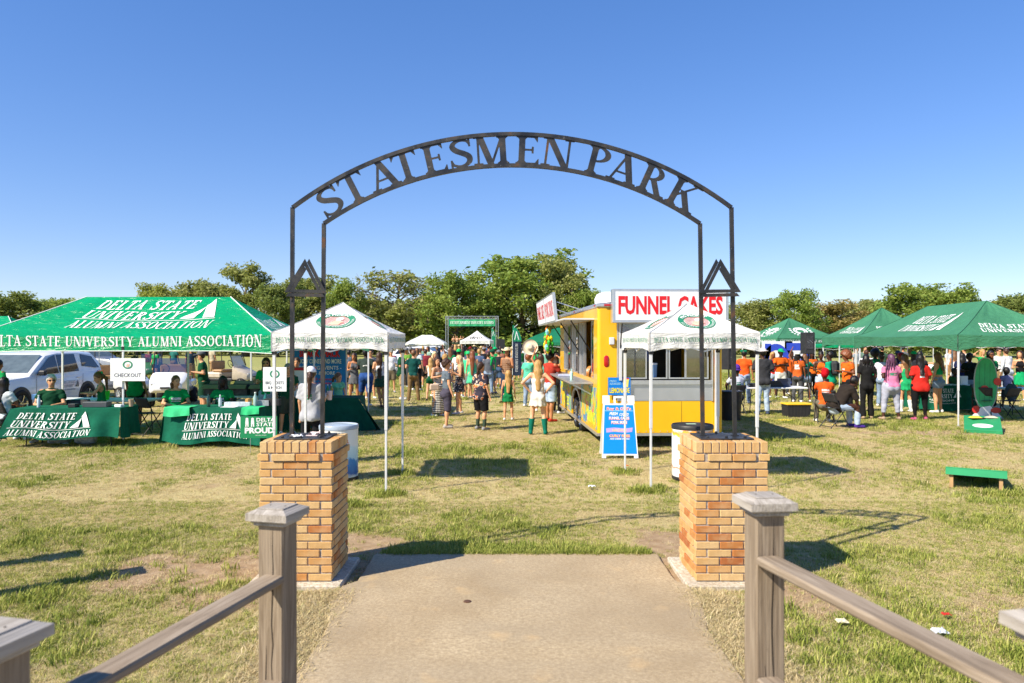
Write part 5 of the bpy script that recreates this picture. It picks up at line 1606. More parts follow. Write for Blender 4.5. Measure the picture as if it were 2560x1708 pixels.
# signs on the tent legs
def pole_sign(label, x, y, zc, w, h, rz, lines, sc=.055):
 t = thing('hanging_sign', label, 'sign', (x, y, zc - h / 2), R(rz))
 b = MB(); b.bbox(-w / 2, w / 2, -.004, .004, 0, h, .001); b.build('board', M('foam board', (.78, .80, .80), .5, var=.02), t)
 mp = lambda dy: flat_map((0, dy, 0), (1, 0, 0), (0, 0, 1))
 def place(v2t, nm, mat, lift): print_on(nm, (v2t[0] + np.array([0, h * .72]), v2t[1]), mp(-.005 - lift * .4), mat, t)
 GD = GPRINT
 pig_emblem(t, place, .10, True)
 n = len(lines)
 for i, (tx, ww) in enumerate(lines): print_on('lettering', fit(sans(tx, .006), -ww / 2, h * .26 - (i - (n - 1) / 2) * sc * 1.75 - sc / 2, ww, sc), mp(-.007), M('ink', (.03, .03, .06)), t)
 b = MB(); b.tube([(-.03, .004, h), (0, .03, h + .07)], .003, 4); b.build('tie', BLKP, t)
 return t
pole_sign('white CHECKOUT sign on the middle front leg of the large green canopy', X(319.5, 14.82), 14.82, Z(924.5, 14.82), .70, .455, 0, [('CHECKOUT', .54)], .075)
pole_sign('white BBQ TICKETS & MERCH sign on the right leg of the large green canopy', X(687, 14.80), 14.80, Z(948.5, 14.80), .475, .485, -2, [('BBQ TICKETS', .37), ('& MERCH', .27)], .055)
t = thing('yard_sign', 'green DELTA STATE PROUD yard sign leaning by the right covered table', 'sign', (X(647, 13.55), 13.55, 0), R(4))
b = MB(); b.bbox(-.33, .33, -.005, .005, .27, .67, .001); b.build('board', M('yard sign green', (.01, .24, .09), .5, var=.03), t)
mp = flat_map((0, -.008, 0), (1, 0, 0), (0, 0, 1))
print_on('lettering', join2(fit(sans('DELTA', .02), -.04, .575, .33, .065), fit(sans('STATE', .02), -.04, .490, .33, .065), fit(sans('PROUD', .05), -.25, .365, .53, .095), fit(sans('DELTA STATE UNIVERSITY', .0), -.06, .315, .2, .016)), mp, WPRINT, t)
fig = []
for s in (-1, 1):
 cx = -.16 + s * .05
 fig += [disc2(cx, .62, .026, .026, 12), shape2([(cx - .03, .53), (cx + .03, .53), (cx + .026, .60), (cx - .026, .60)]), shape2([(cx - .03, .48), (cx - .008, .48), (cx - .004, .529), (cx - .028, .529)]), shape2([(cx + .008, .48), (cx + .03, .48), (cx + .028, .529), (cx + .004, .529)])]
print_on('picture', join2(*fig), mp, WPRINT, t)
for s in (-.15, .15):
 b = MB(); b.tube([(s, .0, 0), (s, .0, .30)], .005, 5); b.build('wire_leg', STEEL, t)
# chairs
chair('empty black folding chair between the two covered tables', X(372, 16.2), 16.2, 150)
chair('black folding chair of the person in white at the left edge', X(10, 15.0), 15.0, 160)
chair('black folding chair of the elderly man behind the leftmost table', -9.05, 15.35, 20)
chair('black folding chair of the woman in glasses behind the covered table', X(440, 15.75), 15.75, 15)
chair('black folding chair of the woman with long dark hair behind the covered table', X(557, 15.9), 15.9, 0)
chair('black folding chair of the person in the purple hat', X(1838, 20.9), 20.9, 190)
chair('black folding chair of the person in the red head wrap', X(2062, 18.6), 18.6, 165)
chair('black folding chair under the man leaning forward in black', X(2088, 17.55), 17.55, 105)
# drink barrels
def barrel(label, cx, cy, r, h, lidmat, kind):
 t = thing('drink_barrel', label, 'cooler', (cx, cy, 0), 0, 'round drink coolers behind the pillars')
 m, n = newmat('barrel wrap ' + kind, .35, 0, .45)
 v = n.coord('Object'); sx = n.add('ShaderNodeSeparateXYZ'); n.link(v, sx.inputs[0])
 w = n.noise(v, 4, 4, .6, .5)
 zz = n.math('ADD', n.math('MULTIPLY', sx.outputs[2], 1.25), n.math('MULTIPLY', n.math('SUBTRACT', w, .5), .35))
 if kind == 'blue': c = n.ramp(zz, [(.10, (.60, .70, .75)), (.16, (.03, .12, .42)), (.36, (.05, .25, .60)), (.40, (.45, .68, .80)), (.60, (.62, .78, .84)), (.66, (.80, .82, .80)), (1, (.78, .76, .70))])
 else: c = n.ramp(zz, [(.05, (.75, .75, .73)), (.17, (.78, .78, .76)), (.20, (.70, .15, .05)), (.24, (.80, .80, .78)), (.80, (.82, .82, .80)), (.84, (.85, .50, .03)), (.90, (.82, .30, .05)), (.95, (.82, .8, .76))])
 n.color(c)
 b = MB(); b.lathe([(r * .97, .04), (r, .07), (r, h - .05), (r * .985, h - .03)], 40, closed=False); auto_smooth(b.build('shell', m, t))
 b = MB(); b.lathe([(r * .99, 0), (r * 1.01, .015), (r * 1.005, .05), (r * .9, .052)], 40); auto_smooth(b.build('base_ring', BLKP, t))
 b = MB(); b.lathe([(r * 1.025, h - .05), (r * 1.03, h - .005), (r * .99, h + .012), (r * .93, h - .006), (r * .5, h + .012), (.001, h + .016)], 40, closed=False); auto_smooth(b.build('lid', lidmat, t), 50)
 return t
bl = barrel('round cooler with blue and white wrap and grey lid behind the left pillar', X(847, 10.98), 10.98, .282, .80, M('grey blue lid', (.35, .42, .52), .25, var=.08), 'blue')
for kz, tx in ((.56, 'N.'), (.18, 'blue')):
 v2 = fit(sans(tx, .03), 0, 0, .06, .05)
 a0 = -math.pi / 2 + .55
 print_on('lettering', v2, lambda x, y: np.stack([.286 * np.cos(a0 + x / .286), .286 * np.sin(a0 + x / .286), kz + y], -1), REDP if kz > .3 else BLUEP, bl)
br = barrel('round cooler with white wrap and black lid behind the right pillar', X(1731, 11.0), 11.0, .30, .80, BLKP, 'orange')
b = MB(); b.bbox(-.09, .05, -.05, .05, .814, .818, .001); b.build('lid_sticker', M('sticker green', (.35, .5, .38)), br)
# cornhole boards and bags
def cornhole(label, x, y, rz, L=1.2, W=.72):
 """low end at local y=0 facing -y, raised end at y=L"""
 t = thing('cornhole_board', label, 'cornhole board', (x, y, 0), R(rz))
 g = M('glossy green board', (.03, .30, .12), .35, var=.08)
 a = math.atan2(.22, L); m = Matrix.Rotation(a, 4, 'X')
 b = MB(); b.bbox(-W / 2, W / 2, 0, L, .062, .075, .003, m)
 o = b.build('deck', g, t)
 b = MB()
 b.box(-W / 2, W / 2, 0, .02, .0, .061, m); b.box(-W / 2, W / 2, L - .02, L, -.03, .061, m)
 for s in (-1, 1): b.box(s * W / 2 - (.02 if s > 0 else 0), s * W / 2 + (0 if s > 0 else .02), .021, L - .021, -.03 + .03, .061, m)
 b.build('apron', g, t)
 mm = np.array(m)
 fm = lambda lift: (lambda x_, y_: (np.stack([x_, y_, np.full_like(x_, .075 + lift), np.ones_like(x_)], -1) @ mm.T)[:, :3])
 print_on('hole', disc2(0, L - .23, .078, .078, 24), fm(.002), M('hole black', (.01, .01, .01)), t)
 print_on('logo', ring2(0, .36, .20, .16, .165, .125, 30), fm(.002), WPRINT, t)
 print_on('logo', disc2(0, .36, .16, .12, 24), fm(.002), WPRINT, t)
 print_on('lettering', fit(sans('Park', .01, 1, .3), -.11, .33, .22, .07), fm(.004), GPRINT, t)
 for s in (-1, 1):
  b = MB(); b.box(s * (W / 2 - .07) - .022, s * (W / 2 - .07) + .022, L - .15, L - .06, .0, .255); b.build('leg', M('raw pine', (.42, .26, .12), .7, var=.15), t)
 return t
cx, cy = G(2458, 1084); cornhole('green cornhole board with white logo in front of the tall cutout', cx, cy, -31)
cx, cy = G(2440, 1226); cornhole('green cornhole board seen from its raised end at right', cx + 1.2 * .53, cy + 1.2 * .85, 148)
for lb, px_, c in (('yellow bean bag resting on the far cornhole board', 2438, '#d8c84a'), ('pale bean bag resting on the far cornhole board', 2478, '#c9b7a2')):
 b = MB(); b.smooth = True; b.grid(lambda u, v: ((u - .5) * .26, (v - .5) * .18, .045 * math.sin(math.pi * u) ** .6 * math.sin(math.pi * v) ** .6), 8, 8); b.grid(lambda u, v: ((u - .5) * .26, (.5 - v) * .18, -.004), 2, 2)
 o = b.build('bean_bag', fabric(c)); o.location = (X(px_, 17.2), 17.2, .27); props(o, lb, 'bean bag')
# tall standing cutout: plain stand-in of the same size and colours
t = thing('standing_cutout', 'tall green cutout board on a white base at right', 'cutout', (X(2462, 19.6), 19.6, 0), R(-6))
def blobp(cx, cz, rx, rz_, n=36, pw=1.0): return [(cx + rx * math.copysign(abs(math.cos(a)) ** pw, math.cos(a)), cz + rz_ * math.copysign(abs(math.sin(a)) ** pw, math.sin(a))) for a in np.linspace(0, 2 * math.pi, n, endpoint=False)]
b = MB(); b.prism(blobp(.02, .92, .30, .70, pw=.9), -.012, .012); b.build('outline_board', M('cutout grey edge', (.30, .36, .34)), t)
print_on('green_face', shape2(blobp(.02, .92, .275, .672, pw=.9)), flat_map((0, -.015, 0), (1, 0, 0), (0, 0, 1)), M('cutout green', (.015, .36, .13), .4, var=.25, scale=3), t)
for k, xx in enumerate((-.15, -.02, .11)):
 print_on('rib_line', shape2([(xx, .40), (xx + .008, .40), (xx + .02, 1.46), (xx + .012, 1.46)]), flat_map((0, -.017, 0), (1, 0, 0), (0, 0, 1)), M('cutout dark line', (.01, .10, .05)), t)
for k_, (ex, ez, rx, rz_) in enumerate(((-.02, .80, .10, .075), (.30, .98, .095, .10), (-.24, .24, .09, .10), (.26, .22, .13, .075))):
 b = MB(); b.prism(blobp(ex, ez, rx, rz_, 20), -.034 - .001 * k_, -.022 - .001 * k_); b.build('red_disc', M('cutout red', (.55, .03, .025), .35), t)
b = MB(); b.prism([(-.42, .0), (.46, -.0), (.30, .16), (.12, .34), (-.10, .30), (-.30, .10)], -.03, -.018); b.build('base', WSIGN, t)
b = MB(); b.bar((0, .012, .75), (0, .55, .0), .03, .02); b.build('rear_strut', CARD, t)
# right-hand covered table and goods
table('folding table under the green cloth below the large right canopy', X(2375, 21.6), 21.6, -3, 1.83)
o, fn = cover('green cloth with white lettering on the table below the large right canopy', X(2375, 21.6), 21.6, -3, 1.83, .76, .74, .70, 8, flare=.03)
cloth_print(o, univ_block(.95, 0, False, .23, .28), fn, 1.87, .28, .36, .70)
cloth_print(o, join2(fit(sans('ADMISSIONS', .01), 0, .07, .7, .05), fit(sans('OFFICE OF RECRUITING', .0), 0, 0, .75, .03)), fn, 1.87, .3, .2, .70)
boxy('leaflet_stack', 'pile of green and white leaflets on the right green table', 'leaflets', X(2370, 21.8), 21.85, .749, .5, .3, .03, M('leaflet mix', (.5, .62, .5), .6, var=.7, scale=12), 10)
boxy('paper_stack', 'white papers at the right end of the right green table', 'papers', X(2432, 21.7), 21.75, .749, .35, .3, .02, WSIGN, -14)
t = thing('flyer_stand', 'white upright flyer stand on the right green table', 'flyer stand', (X(2410, 21.9), 21.9, .75)); b = MB(); b.bbox(-.11, .11, -.01, .01, 0, .27, .002); b.build('flyer', WSIGN, t); b = MB(); b.box(-.11, .11, .011, .07, 0, .006); b.build('foot', WSIGN, t)
# folding tables, chairs pile and wagon at far right
table('white folding table at the right edge below the large right canopy', 14.6, 20.4, -3, 1.83)
for k, (dx, dy, rz, lb) in enumerate(((12.55, 19.75, 150, 'black folding chair just right of the tall cutout'), (13.15, 19.6, 200, 'black folding chair near the right edge beside the white table'), (13.3, 20.9, 20, 'black folding chair behind the white table at the right edge'))): chair(lb, dx, dy, rz)
for k, (dx, c, lb) in enumerate(((13.25, '#3a4a55', 'grey backpack on the chair near the right edge'), (12.6, '#20262a', 'black bag on the chair right of the cutout'))):
 b = MB(); b.smooth = True; b.grid(lambda u, v: (.17 * math.cos(2 * math.pi * u) * math.sin(math.pi * min(max(v, .04), .96)) ** .4, .12 * math.sin(2 * math.pi * u) * math.sin(math.pi * min(max(v, .04), .96)) ** .4, v * .44), 16, 8)
 o = b.build('backpack', fabric(c)); o.location = (dx, 19.62 if k == 0 else 19.78, .48); props(o, lb, 'bag')
# speaker on tripod, tote, table with laptop
sx, sy = X(2021, 22.6), 22.6
t = thing('speaker_stand', 'black tripod stand holding the loudspeaker on the right', 'stand', (sx, sy, 0))
b = MB(); b.tube([(0, 0, .32), (0, 0, 1.66)], .019, 8); b.build('pole', BLKP, t)
for k in range(3):
 a = 2 * math.pi * k / 3 + .5; b = MB(); b.tube([(0, 0, .78), (.52 * math.cos(a), .52 * math.sin(a), .02)], .014, 6); b.build('leg', BLKP, t)
 b = MB(); b.tube([(0, 0, .34), (.29 * math.cos(a), .29 * math.sin(a), .36)], .009, 5); b.build('brace', BLKP, t)
def speaker(label, x, y, z, rz, sc=1.0):
 t = thing('loudspeaker', label, 'speaker', (x, y, z), R(rz))
 w, d_, h = .40 * sc, .36 * sc, .66 * sc
 b = MB(); b.add([(-w / 2, -d_ / 2, 0), (w / 2, -d_ / 2, 0), (w / 2 * .72, d_ / 2, 0), (-w / 2 * .72, d_ / 2, 0), (-w / 2, -d_ / 2, h), (w / 2, -d_ / 2, h), (w / 2 * .72, d_ / 2, h), (-w / 2 * .72, d_ / 2, h)], [(3, 2, 1, 0), (4, 5, 6, 7), (0, 1, 5, 4), (1, 2, 6, 5), (2, 3, 7, 6), (3, 0, 4, 7)])
 o = b.build('cabinet', BLKP, t); md = o.modifiers.new('edge', 'BEVEL'); md.width = .02; md.segments = 2
 b = MB(); b.bbox(-w * .25, w * .25, d_ / 2 + .001, d_ / 2 + .012, h * .22, h * .82, .003); p = b.build('amplifier_panel', M('amp panel', (.05, .05, .055), .5, .3, var=.6, scale=40), t)
 for k in range(5): b = MB(); b.bbox(-w * .18 + k * w * .08, -w * .15 + k * w * .08, d_ / 2 + .012, d_ / 2 + .022, h * (.5 + .05 * (k % 3)), h * (.53 + .05 * (k % 3)), .002); b.build('knob', STEEL, p)
 b = MB(); b.grid(lambda u, v: (-w * .45 + w * .9 * u, -d_ / 2 - .004 - .02 * math.sin(math.pi * u), .03 + (h - .06) * v), 10, 2); b.build('grille', M('speaker grille', (.03, .03, .03), .6, .4, bump=.6, bscale=200), t, True)
 return t
speaker('black loudspeaker on the tripod in front of the student government canopy', sx, sy, 1.66, 172)
t2 = thing('speaker_stand', 'black stand of the loudspeaker just right of the trailer', 'stand', (X(1822, 23.5), 23.5, 0)); b = MB(); b.tube([(0, 0, 0), (0, 0, 1.15)], .022, 8); b.build('pole', BLKP, t2); b = MB(); b.lathe([(.22, 0), (.22, .02), (.03, .05)], 16); b.build('base', BLKP, t2)
speaker('black loudspeaker just right of the trailer', X(1822, 23.5), 23.5, 1.15, 200, 1.05)
t = thing('storage_tote', 'black ribbed tote with a yellow lid on the grass at right', 'tote', (X(1999, 19.85), 20.1, 0), R(2))
b = MB(); n = 26
def rib(u, v):
 a = u * 4 % 4; k = int(a); f = a - k
 c = [(-.30, -.20), (.30, -.20), (.30, .20), (-.30, .20), (-.30, -.20)]
 p = Vector(c[k]) * (1 - f) + Vector(c[k + 1]) * f
 g = 1 + .06 * v + .012 * math.sin(u * 4 * math.pi * 14)
 return (p.x * g, p.y * g, v * .33)
b.grid(rib, 112, 3); b.build('tub', BLKP, t); b = MB(); b.box(-.29, .29, -.19, .19, .004, .02); b.build('bottom', BLKP, t)
b = MB(); b.bbox(-.34, .34, -.24, .24, .331, .375, .01); b.build('lid', M('yellow lid', (.80, .52, .03), .45), t)
table('white folding table with a laptop behind the yellow lidded tote', X(1940, 20.9), 20.9, 0, 1.83)
t = thing('laptop', 'open dark blue laptop on the white table at right', 'laptop', (X(1958, 21.2), 21.25, .742), R(172))
b = MB(); b.bbox(-.19, .19, -.13, .13, 0, .02, .004); b.build('keyboard', M('laptop shell', (.06, .08, .14), .4), t); b = MB(); b.bbox(-.19, .19, .13, .14, .02, .28, .003, Matrix.Rotation(R(-12), 4, 'X')); b.build('screen', M('laptop shell', (.06, .08, .14), .4), t)
boxy('mixer_case', 'black equipment case on the white table at right', 'case', X(1935, 21.2), 21.25, .742, .5, .35, .17, BLKP, 6)
boxy('equipment_case', 'low black case at the left end of the white table at right', 'case', X(1893, 21.2), 21.2, .742, .45, .3, .10, BLKP, -8)
t = thing('trash_can', 'black bin behind the trailer corner', 'bin', (X(1826, 19.2), 19.2, 0)); b = MB(); b.lathe([(.25, 0), (.29, .72), (.31, .73), (.31, .76)], 20); auto_smooth(b.build('body', BLKP, t))
# yellow cable heap on the grass
b = MB(); rg = random.Random(9)
for q in range(3):
 pts = []
 for i in range(26):
  a = i * .55 + q; pts.append((.22 * math.cos(a) * rg.uniform(.6, 1.2), .13 * math.sin(a) * rg.uniform(.6, 1.2), .02 + .012 * rg.random()))
 b.tube(pts, .007, 5)
o = b.build('extension_cord', M('cord yellow', (.70, .55, .06))); o.location = (X(1962, 18.9), 18.9, .01); props(o, 'heap of yellow extension cord on the grass at right', 'cord')
o['kind'] = 'stuff'
# Greek letter panels behind
for k, (px_, lb) in enumerate(((1943, 'large blue and white letter panel behind the man in the orange tee'), (2000, 'large blue and white slanted letter panel behind the loudspeaker'))):
 t = thing('letter_panel', lb, 'sign', (X(px_, 30.0), 30.0, 0), 0)
 b = MB(); b.box(-.62, .62, 0, .03, .25, 2.05); b.build('panel', WSIGN, t)
 bl_ = M('royal blue print', (.03, .07, .50), .5)
 if k == 0: print_on('letter', join2(shape2([(-.5, .4), (-.25, .4), (-.25, 1.95), (-.5, 1.95)]), ring2(-.05, 1.17, .58, .78, .32, .52, 30)), flat_map((0, -.006, 0), (1, 0, 0), (0, 0, 1)), bl_, t)
 else: print_on('letter', join2(shape2([(-.55, 1.68), (.55, 1.68), (.55, 1.98), (-.55, 1.98)]), shape2([(-.55, .35), (-.2, .35), (.55, 1.66), (.2, 1.66)])), flat_map((0, -.006, 0), (1, 0, 0), (0, 0, 1)), bl_, t)
 for s in (-.5, .5): b = MB(); b.box(s - .02, s + .02, .031, .06, 0, 1.9); b.build('stand_post', CARD, t)
# snow cone stand
t = thing('snow_cone_banner', 'blue SNACK SHACK banner with white words behind the snow cone counter', 'banner', (X(798, 20.6), 20.6, 0), R(-2))
b = MB(); b.smooth = True; b.grid(lambda u, v: (-.75 + 1.5 * u, .012 * math.sin(u * 11), .55 + 1.35 * v), 20, 4); b.build('sheet', M('banner blue', (.01, .20, .62), .45), t)
mp = flat_map((0, -.03, 0), (1, 0, 0), (0, 0, 1))
print_on('lettering', fit(sans('SNACK SHACK', .05), -.55, 1.62, 1.15, .19), mp, REDP, t)
print_on('lettering', join2(fit(sans('SNOW CONES AND MORE', .015), -.62, 1.43, 1.25, .12), fit(sans('SPORTING EVENTS -', .01), -.62, 1.26, 1.25, .10), fit(sans('PARTIES & MORE', .01), -.5, 1.12, .95, .09)), mp, WPRINT, t)
print_on('lettering', join2(fit(sans('call or email', .01), -.2, .96, .6, .07), fit(sans('for booking', .01), -.2, .85, .6, .07)), mp, REDP, t)
for s in (-.76, .76): b = MB(); b.tube([(s, .02, 0), (s, .02, 1.95)], .016, 6); b.build('pole', ALU, t)
table('folding table under the dark green cloth of the snow cone stand', X(790, 17.0), 17.0, 0, 1.9)
o, fn = cover('dark green cloth stretched to the grass on the snow cone table', X(790, 17.0), 17.0, 0, 1.9, .8, .74, .72, 12, fabric('#0b4a38', 'dark green snow cloth'), skew=.12, flare=.34)
t = thing('snow_cone_machine', 'white snow cone machine with clear sides under the green canopy', 'machine', (X(755, 17.4), 17.4, .75))
b = MB(); b.bbox(-.28, .28, -.22, .22, 0, .16, .01); b.build('base', WSIGN, t); b = MB(); b.box(-.26, .26, -.2, .2, .161, .62); b.build('glass_case', M('frosted case', (.62, .66, .66), .2), t); b = MB(); b.bbox(-.28, .28, -.22, .22, .621, .68, .01); b.build('lid', REDP, t)
for k in range(4): bottle(['syrup bottle nearest the snow cone machine', 'second syrup bottle on the snow cone table', 'third syrup bottle on the snow cone table', 'syrup bottle at the right end of the snow cone table'][k], X(800 + k * 9, 17.3), 17.35, .75, .26, ['#8a1020', '#2050a0', '#208040', '#a08020'][k], .035)
# stage frame, flags
t = thing('stage_truss', 'silver truss gate with a green ENTERTAINMENT INDUSTRY STUDIES banner', 'stage frame', (X(1180, 84), 84, 0))
Wd = 6.0; Hh = 4.9
for s in (-1, 1):
 for k in range(2):
  xx = s * (Wd / 2 - .02 - k * .26)
  b = MB()
  for q in (0, .26): b.tube([(xx, q, 0), (xx, q, Hh)], .035, 6)
  b.build('upright', STEEL, t)
b = MB()
for zz in (Hh - .30, Hh):
 for q in (0, .26): b.tube([(-Wd / 2, q, zz), (Wd / 2, q, zz)], .03, 6)
n = 22
for i in range(n): b.tube([(-Wd / 2 + Wd * i / n, 0, Hh - .3 if i % 2 else Hh), (-Wd / 2 + Wd * (i + 1) / n, 0, Hh if i % 2 else Hh - .3)], .016, 5)
b.build('top_truss', STEEL, t)
b = MB(); b.smooth = True; b.grid(lambda u, v: (-2.62 + 5.24 * u, -.10 + .03 * math.sin(u * 40), Hh - 1.12 + .76 * v), 60, 2); b.build('banner', M('stage banner green', (.03, .36, .15), .6), t)
print_on('lettering', fit(serif('ENTERTAINMENT INDUSTRY STUDIES', .08, 0, .01), -2.45, Hh - .86, 4.9, .30), flat_map((0, -.16, 0), (1, 0, 0), (0, 0, 1)), WPRINT, t)
t = thing('stage_platform', 'low dark stage platform with railings behind the crowd', 'stage', (X(1180, 88), 88, 0))
b = MB(); b.box(-5, 5, 0, 5, 0, 1.0); b.build('deck', DARKIN, t)
for k in range(7): b = MB(); b.tube([(-4.8 + 1.6 * k, 4.8, 1.0), (-4.8 + 1.6 * k, 4.8, 2.0)], .03, 5); b.build('rail_post', STEEL, t)
for xx, lb in ((-4.3, 'dark loudspeaker tower left of the stage'), (3.2, 'dark loudspeaker tower right of the stage')): boxy('speaker_stack', lb, 'speaker', X(1180, 82) + xx, 82, 0, .9, .7, 2.3, BLKP, 0, .02)
def feather(label, px_, d, c1, c2, top, word=True):
 t = thing('feather_flag', label, 'flag', (X(px_, d), d, 0), R(8))
 b = MB(); b.tube([(-.24, 0, 0), (-.24, 0, top * .8), (-.14, 0, top * .95), (.02, 0, top)], .014, 6); b.build('pole', ALU, t)
 b = MB(); b.lathe([(.16, 0), (.16, .02), (.02, .05)], 14, (-.24, 0, 0)); b.build('base', BLKP, t)
 def sil(z):  # right edge of the sail by height fraction
  return -.22 + .44 * (1 - max(0, (z - .70) / .30) ** 2.2) * (1 if z > .12 else .8 + z)
 def sail(z0, z1, mat, nm):
  b = MB(); b.smooth = True; b.grid(lambda u, v: (-.235 + (sil(z0 + (z1 - z0) * v) + .235) * u, .02 * math.sin(u * 5 + v * 4), top * (z0 + (z1 - z0) * v)), 8, 14); b.build(nm, mat, t)
 sail(.10, .70, c1, 'sail'); sail(.70, .985, c2, 'sail_top')
 mp = flat_map((0, -.035, 0), (1, 0, 0), (0, 0, 1))
 print_on('mark', join2(shape2([(-.16, top * .73), (-.12, top * .73), (-.03, top * .86), (-.05, top * .885)]), shape2([(.06, top * .73), (.10, top * .73), (-.03, top * .885), (-.05, top * .86)])), mp, WPRINT, t)
 if word:
  v, tt, w = serif('DELTA STATE UNIVERSITY', .08)
  print_on('lettering', (np.column_stack([-.02 - v[:, 1] * .13 + .05, top * .66 - v[:, 0] / w * top * .5]), tt), mp, WPRINT, t)
NAVY = M('navy flag', (.012, .025, .06), .7); GF = M('flag green', (.01, .26, .12), .7)
feather('navy feather flag with green top and white mark right of the stage', 1293, 38, NAVY, GF, 2.92)
feather('green feather flag beside the right leg of the stage frame', 1234, 80, GF, GF, 3.6, False)
# ------------------------------------------------------------------ vehicles
WCAR = M('white car paint', (.74, .75, .77), .22, 0, .5, var=.03, coat=.7)
BTRIM = M('black trim', (.02, .02, .022), .5)
def suv(name, label, x, y, rz, paint=WCAR, sc=1.0, lettering=False, cat='car'):
 """car heading local -y; local x right side is its left side"""
 t = thing(name, label, cat, (x, y, 0), R(rz)); t.scale = (sc, sc, sc)
 W = 1.0
 def loft(sections, nm, mat, smooth=True):
  """sections: list of (y, [(x,z)...]) right half outlines mirrored"""
  b = MB(); rings = []
  for yy, pr in sections:
   ring = [(px_, yy, z_) for px_, z_ in pr] + [(-px_, yy, z_) for px_, z_ in pr[::-1]]
   rings.append(ring)
  n = len(rings[0]); V = [p for r_ in rings for p in r_]
  Fc = []
  for i in range(len(rings) - 1):
   for k in range(n):
    j = (k + 1) % n
    Fc.append((i * n + k, (i + 1) * n + k, (i + 1) * n + j, i * n + j))
  Fc.append(tuple(range(n))); Fc.append(tuple(range(len(rings) * n - 1, (len(rings) - 1) * n - 1, -1)))
  b.add(V, Fc); o = b.build(nm, mat, t); auto_smooth(o, 35); return o
 def low(w, zt, zb=.26, zs=.62): return [(w * .90, zb), (w * .985, zb + .10), (w, zs), (w * .985, zt - .10), (w * .93, zt)]
 loft([(-2.60, low(.78, .78, .32, .5)), (-2.52, low(.90, .93)), (-2.1, low(.97, 1.02)), (-1.2, low(1.0, 1.08)), (-.9, low(1.0, 1.10)), (1.6, low(1.0, 1.12)), (2.2, low(.985, 1.14)), (2.50, low(.93, 1.12)), (2.60, low(.85, .95, .34, .6))], 'body', paint)
 def up(w, zt): return [(.955 * w, 1.06), (.90 * w, 1.30), (.80 * w, zt - .06), (.68 * w, zt)]
 loft([(-1.12, [(.93, 1.05), (.92, 1.06), (.91, 1.07), (.88, 1.08)]), (-.20, up(.97, 1.69)), (.3, up(1, 1.76)), (1.3, up(1, 1.76)), (2.1, up(.98, 1.70)), (2.48, [(.90, 1.06), (.84, 1.25), (.78, 1.40), (.66, 1.44)])], 'cabin', paint)
 def gl(pts, nm='window', mat=TINT):
  """side glass: points given as (y,z) on the sloping side"""
  for s in (1, -1):
   def xs(z): return (.955 + (z - 1.06) / .24 * (-.055) if z < 1.30 else .90 - (z - 1.30) * .26) + .012
   P = [(s * xs(z), yy, z) for yy, z in pts]
   b = MB(); b.add(P, [tuple(range(len(P))) if s > 0 else tuple(range(len(P)))[::-1]]); b.build(nm, M('privacy glass', (.012, .016, .028), .06, var=.2, spec=.8), t)
 gl([(-.85, 1.12), (.16, 1.14), (.16, 1.66), (-.08, 1.60)][::1]); gl([(.22, 1.14), (1.16, 1.16), (1.10, 1.67), (.22, 1.66)]); gl([(1.36, 1.30), (2.28, 1.22), (1.98, 1.58), (1.40, 1.66)])
 b = MB(); b.add([(-.80, -1.04, 1.10), (.80, -1.04, 1.10), (.70, -.26, 1.645), (-.70, -.26, 1.645)], [(0, 1, 2, 3)])
 for i in range(len(b.v)): b.v[i] = (b.v[i][0], b.v[i][1] - .015, b.v[i][2] + .02)
 b.build('windscreen', M('windscreen glass', (.10, .13, .14), .05, var=.2, spec=.8), t)
 b = MB(); b.add([(-.7, 2.50, 1.16), (.7, 2.50, 1.16), (.62, 2.25, 1.60), (-.62, 2.25, 1.60)], [(3, 2, 1, 0)]);
 for i in range(len(b.v)): b.v[i] = (b.v[i][0], b.v[i][1] + .03, b.v[i][2])
 b.build('rear_window', M('privacy glass', (.012, .016, .028), .06), t)
 for yy in (-1.55, 1.50):
  for s in (1, -1):
   b = MB(); b.lathe([(.44, s * .955), (.44, s * 1.008), (.36, s * 1.012), (.355, s * .80)], 28, (0, yy, .40), axis='x', closed=False); auto_smooth(b.build('wheel_arch', BTRIM, t), 40)
   b = MB(); b.lathe([(.43, s * .90), (.42, s * 1.0), (.001, s * 1.001)], 24, (0, yy, .40), axis='x', closed=False); b.build('wheel_well', DARKIN, t)
   wheel(t, (s * .915, yy, .385), .385, .24, s)
 b = MB(); b.box(-1.012, 1.012, -1.1, 1.05, .24, .36); b.build('sill_trim', BTRIM, t)
 for s in (1, -1):
  b = MB(); b.bbox(s * 1.05 - .10, s * 1.05 + .10, -.80, -.68, 1.10, 1.24, .03); b.build('mirror', BTRIM, t)
  for yy in (-.05, .95): b = MB(); b.bbox(s * 1.005 - .012, s * 1.005 + .012, yy, yy + .22, .965, .995, .004); b.build('door_handle', paint, t)
  b = MB(); b.add([(s * .965, 2.10, 1.13), (s * .94, 2.50, 1.12), (s * .90, 2.55, 1.00), (s * .99, 2.25, 1.02)], [(0, 1, 2, 3) if s > 0 else (3, 2, 1, 0)]); o = b.build('tail_light', LENS, t); solidify(o, .03)
  b = MB(); b.bbox(s * .70 - .18, s * .70 + .18, -2.60, -2.50, .72, .86, .02); b.build('headlight', M('headlamp', (.6, .62, .65), .1, .3), t)
  for yy in (-.92, .19, 1.26): b = MB(); b.box(s * 1.001 - .002, s * 1.001 + .002, yy - .004, yy + .004, .38, 1.08); b.build('door_seam', BTRIM, t)
 b = MB(); b.bbox(-.45, .45, -2.63, -2.56, .45, .72, .02); b.build('grille', BTRIM, t)
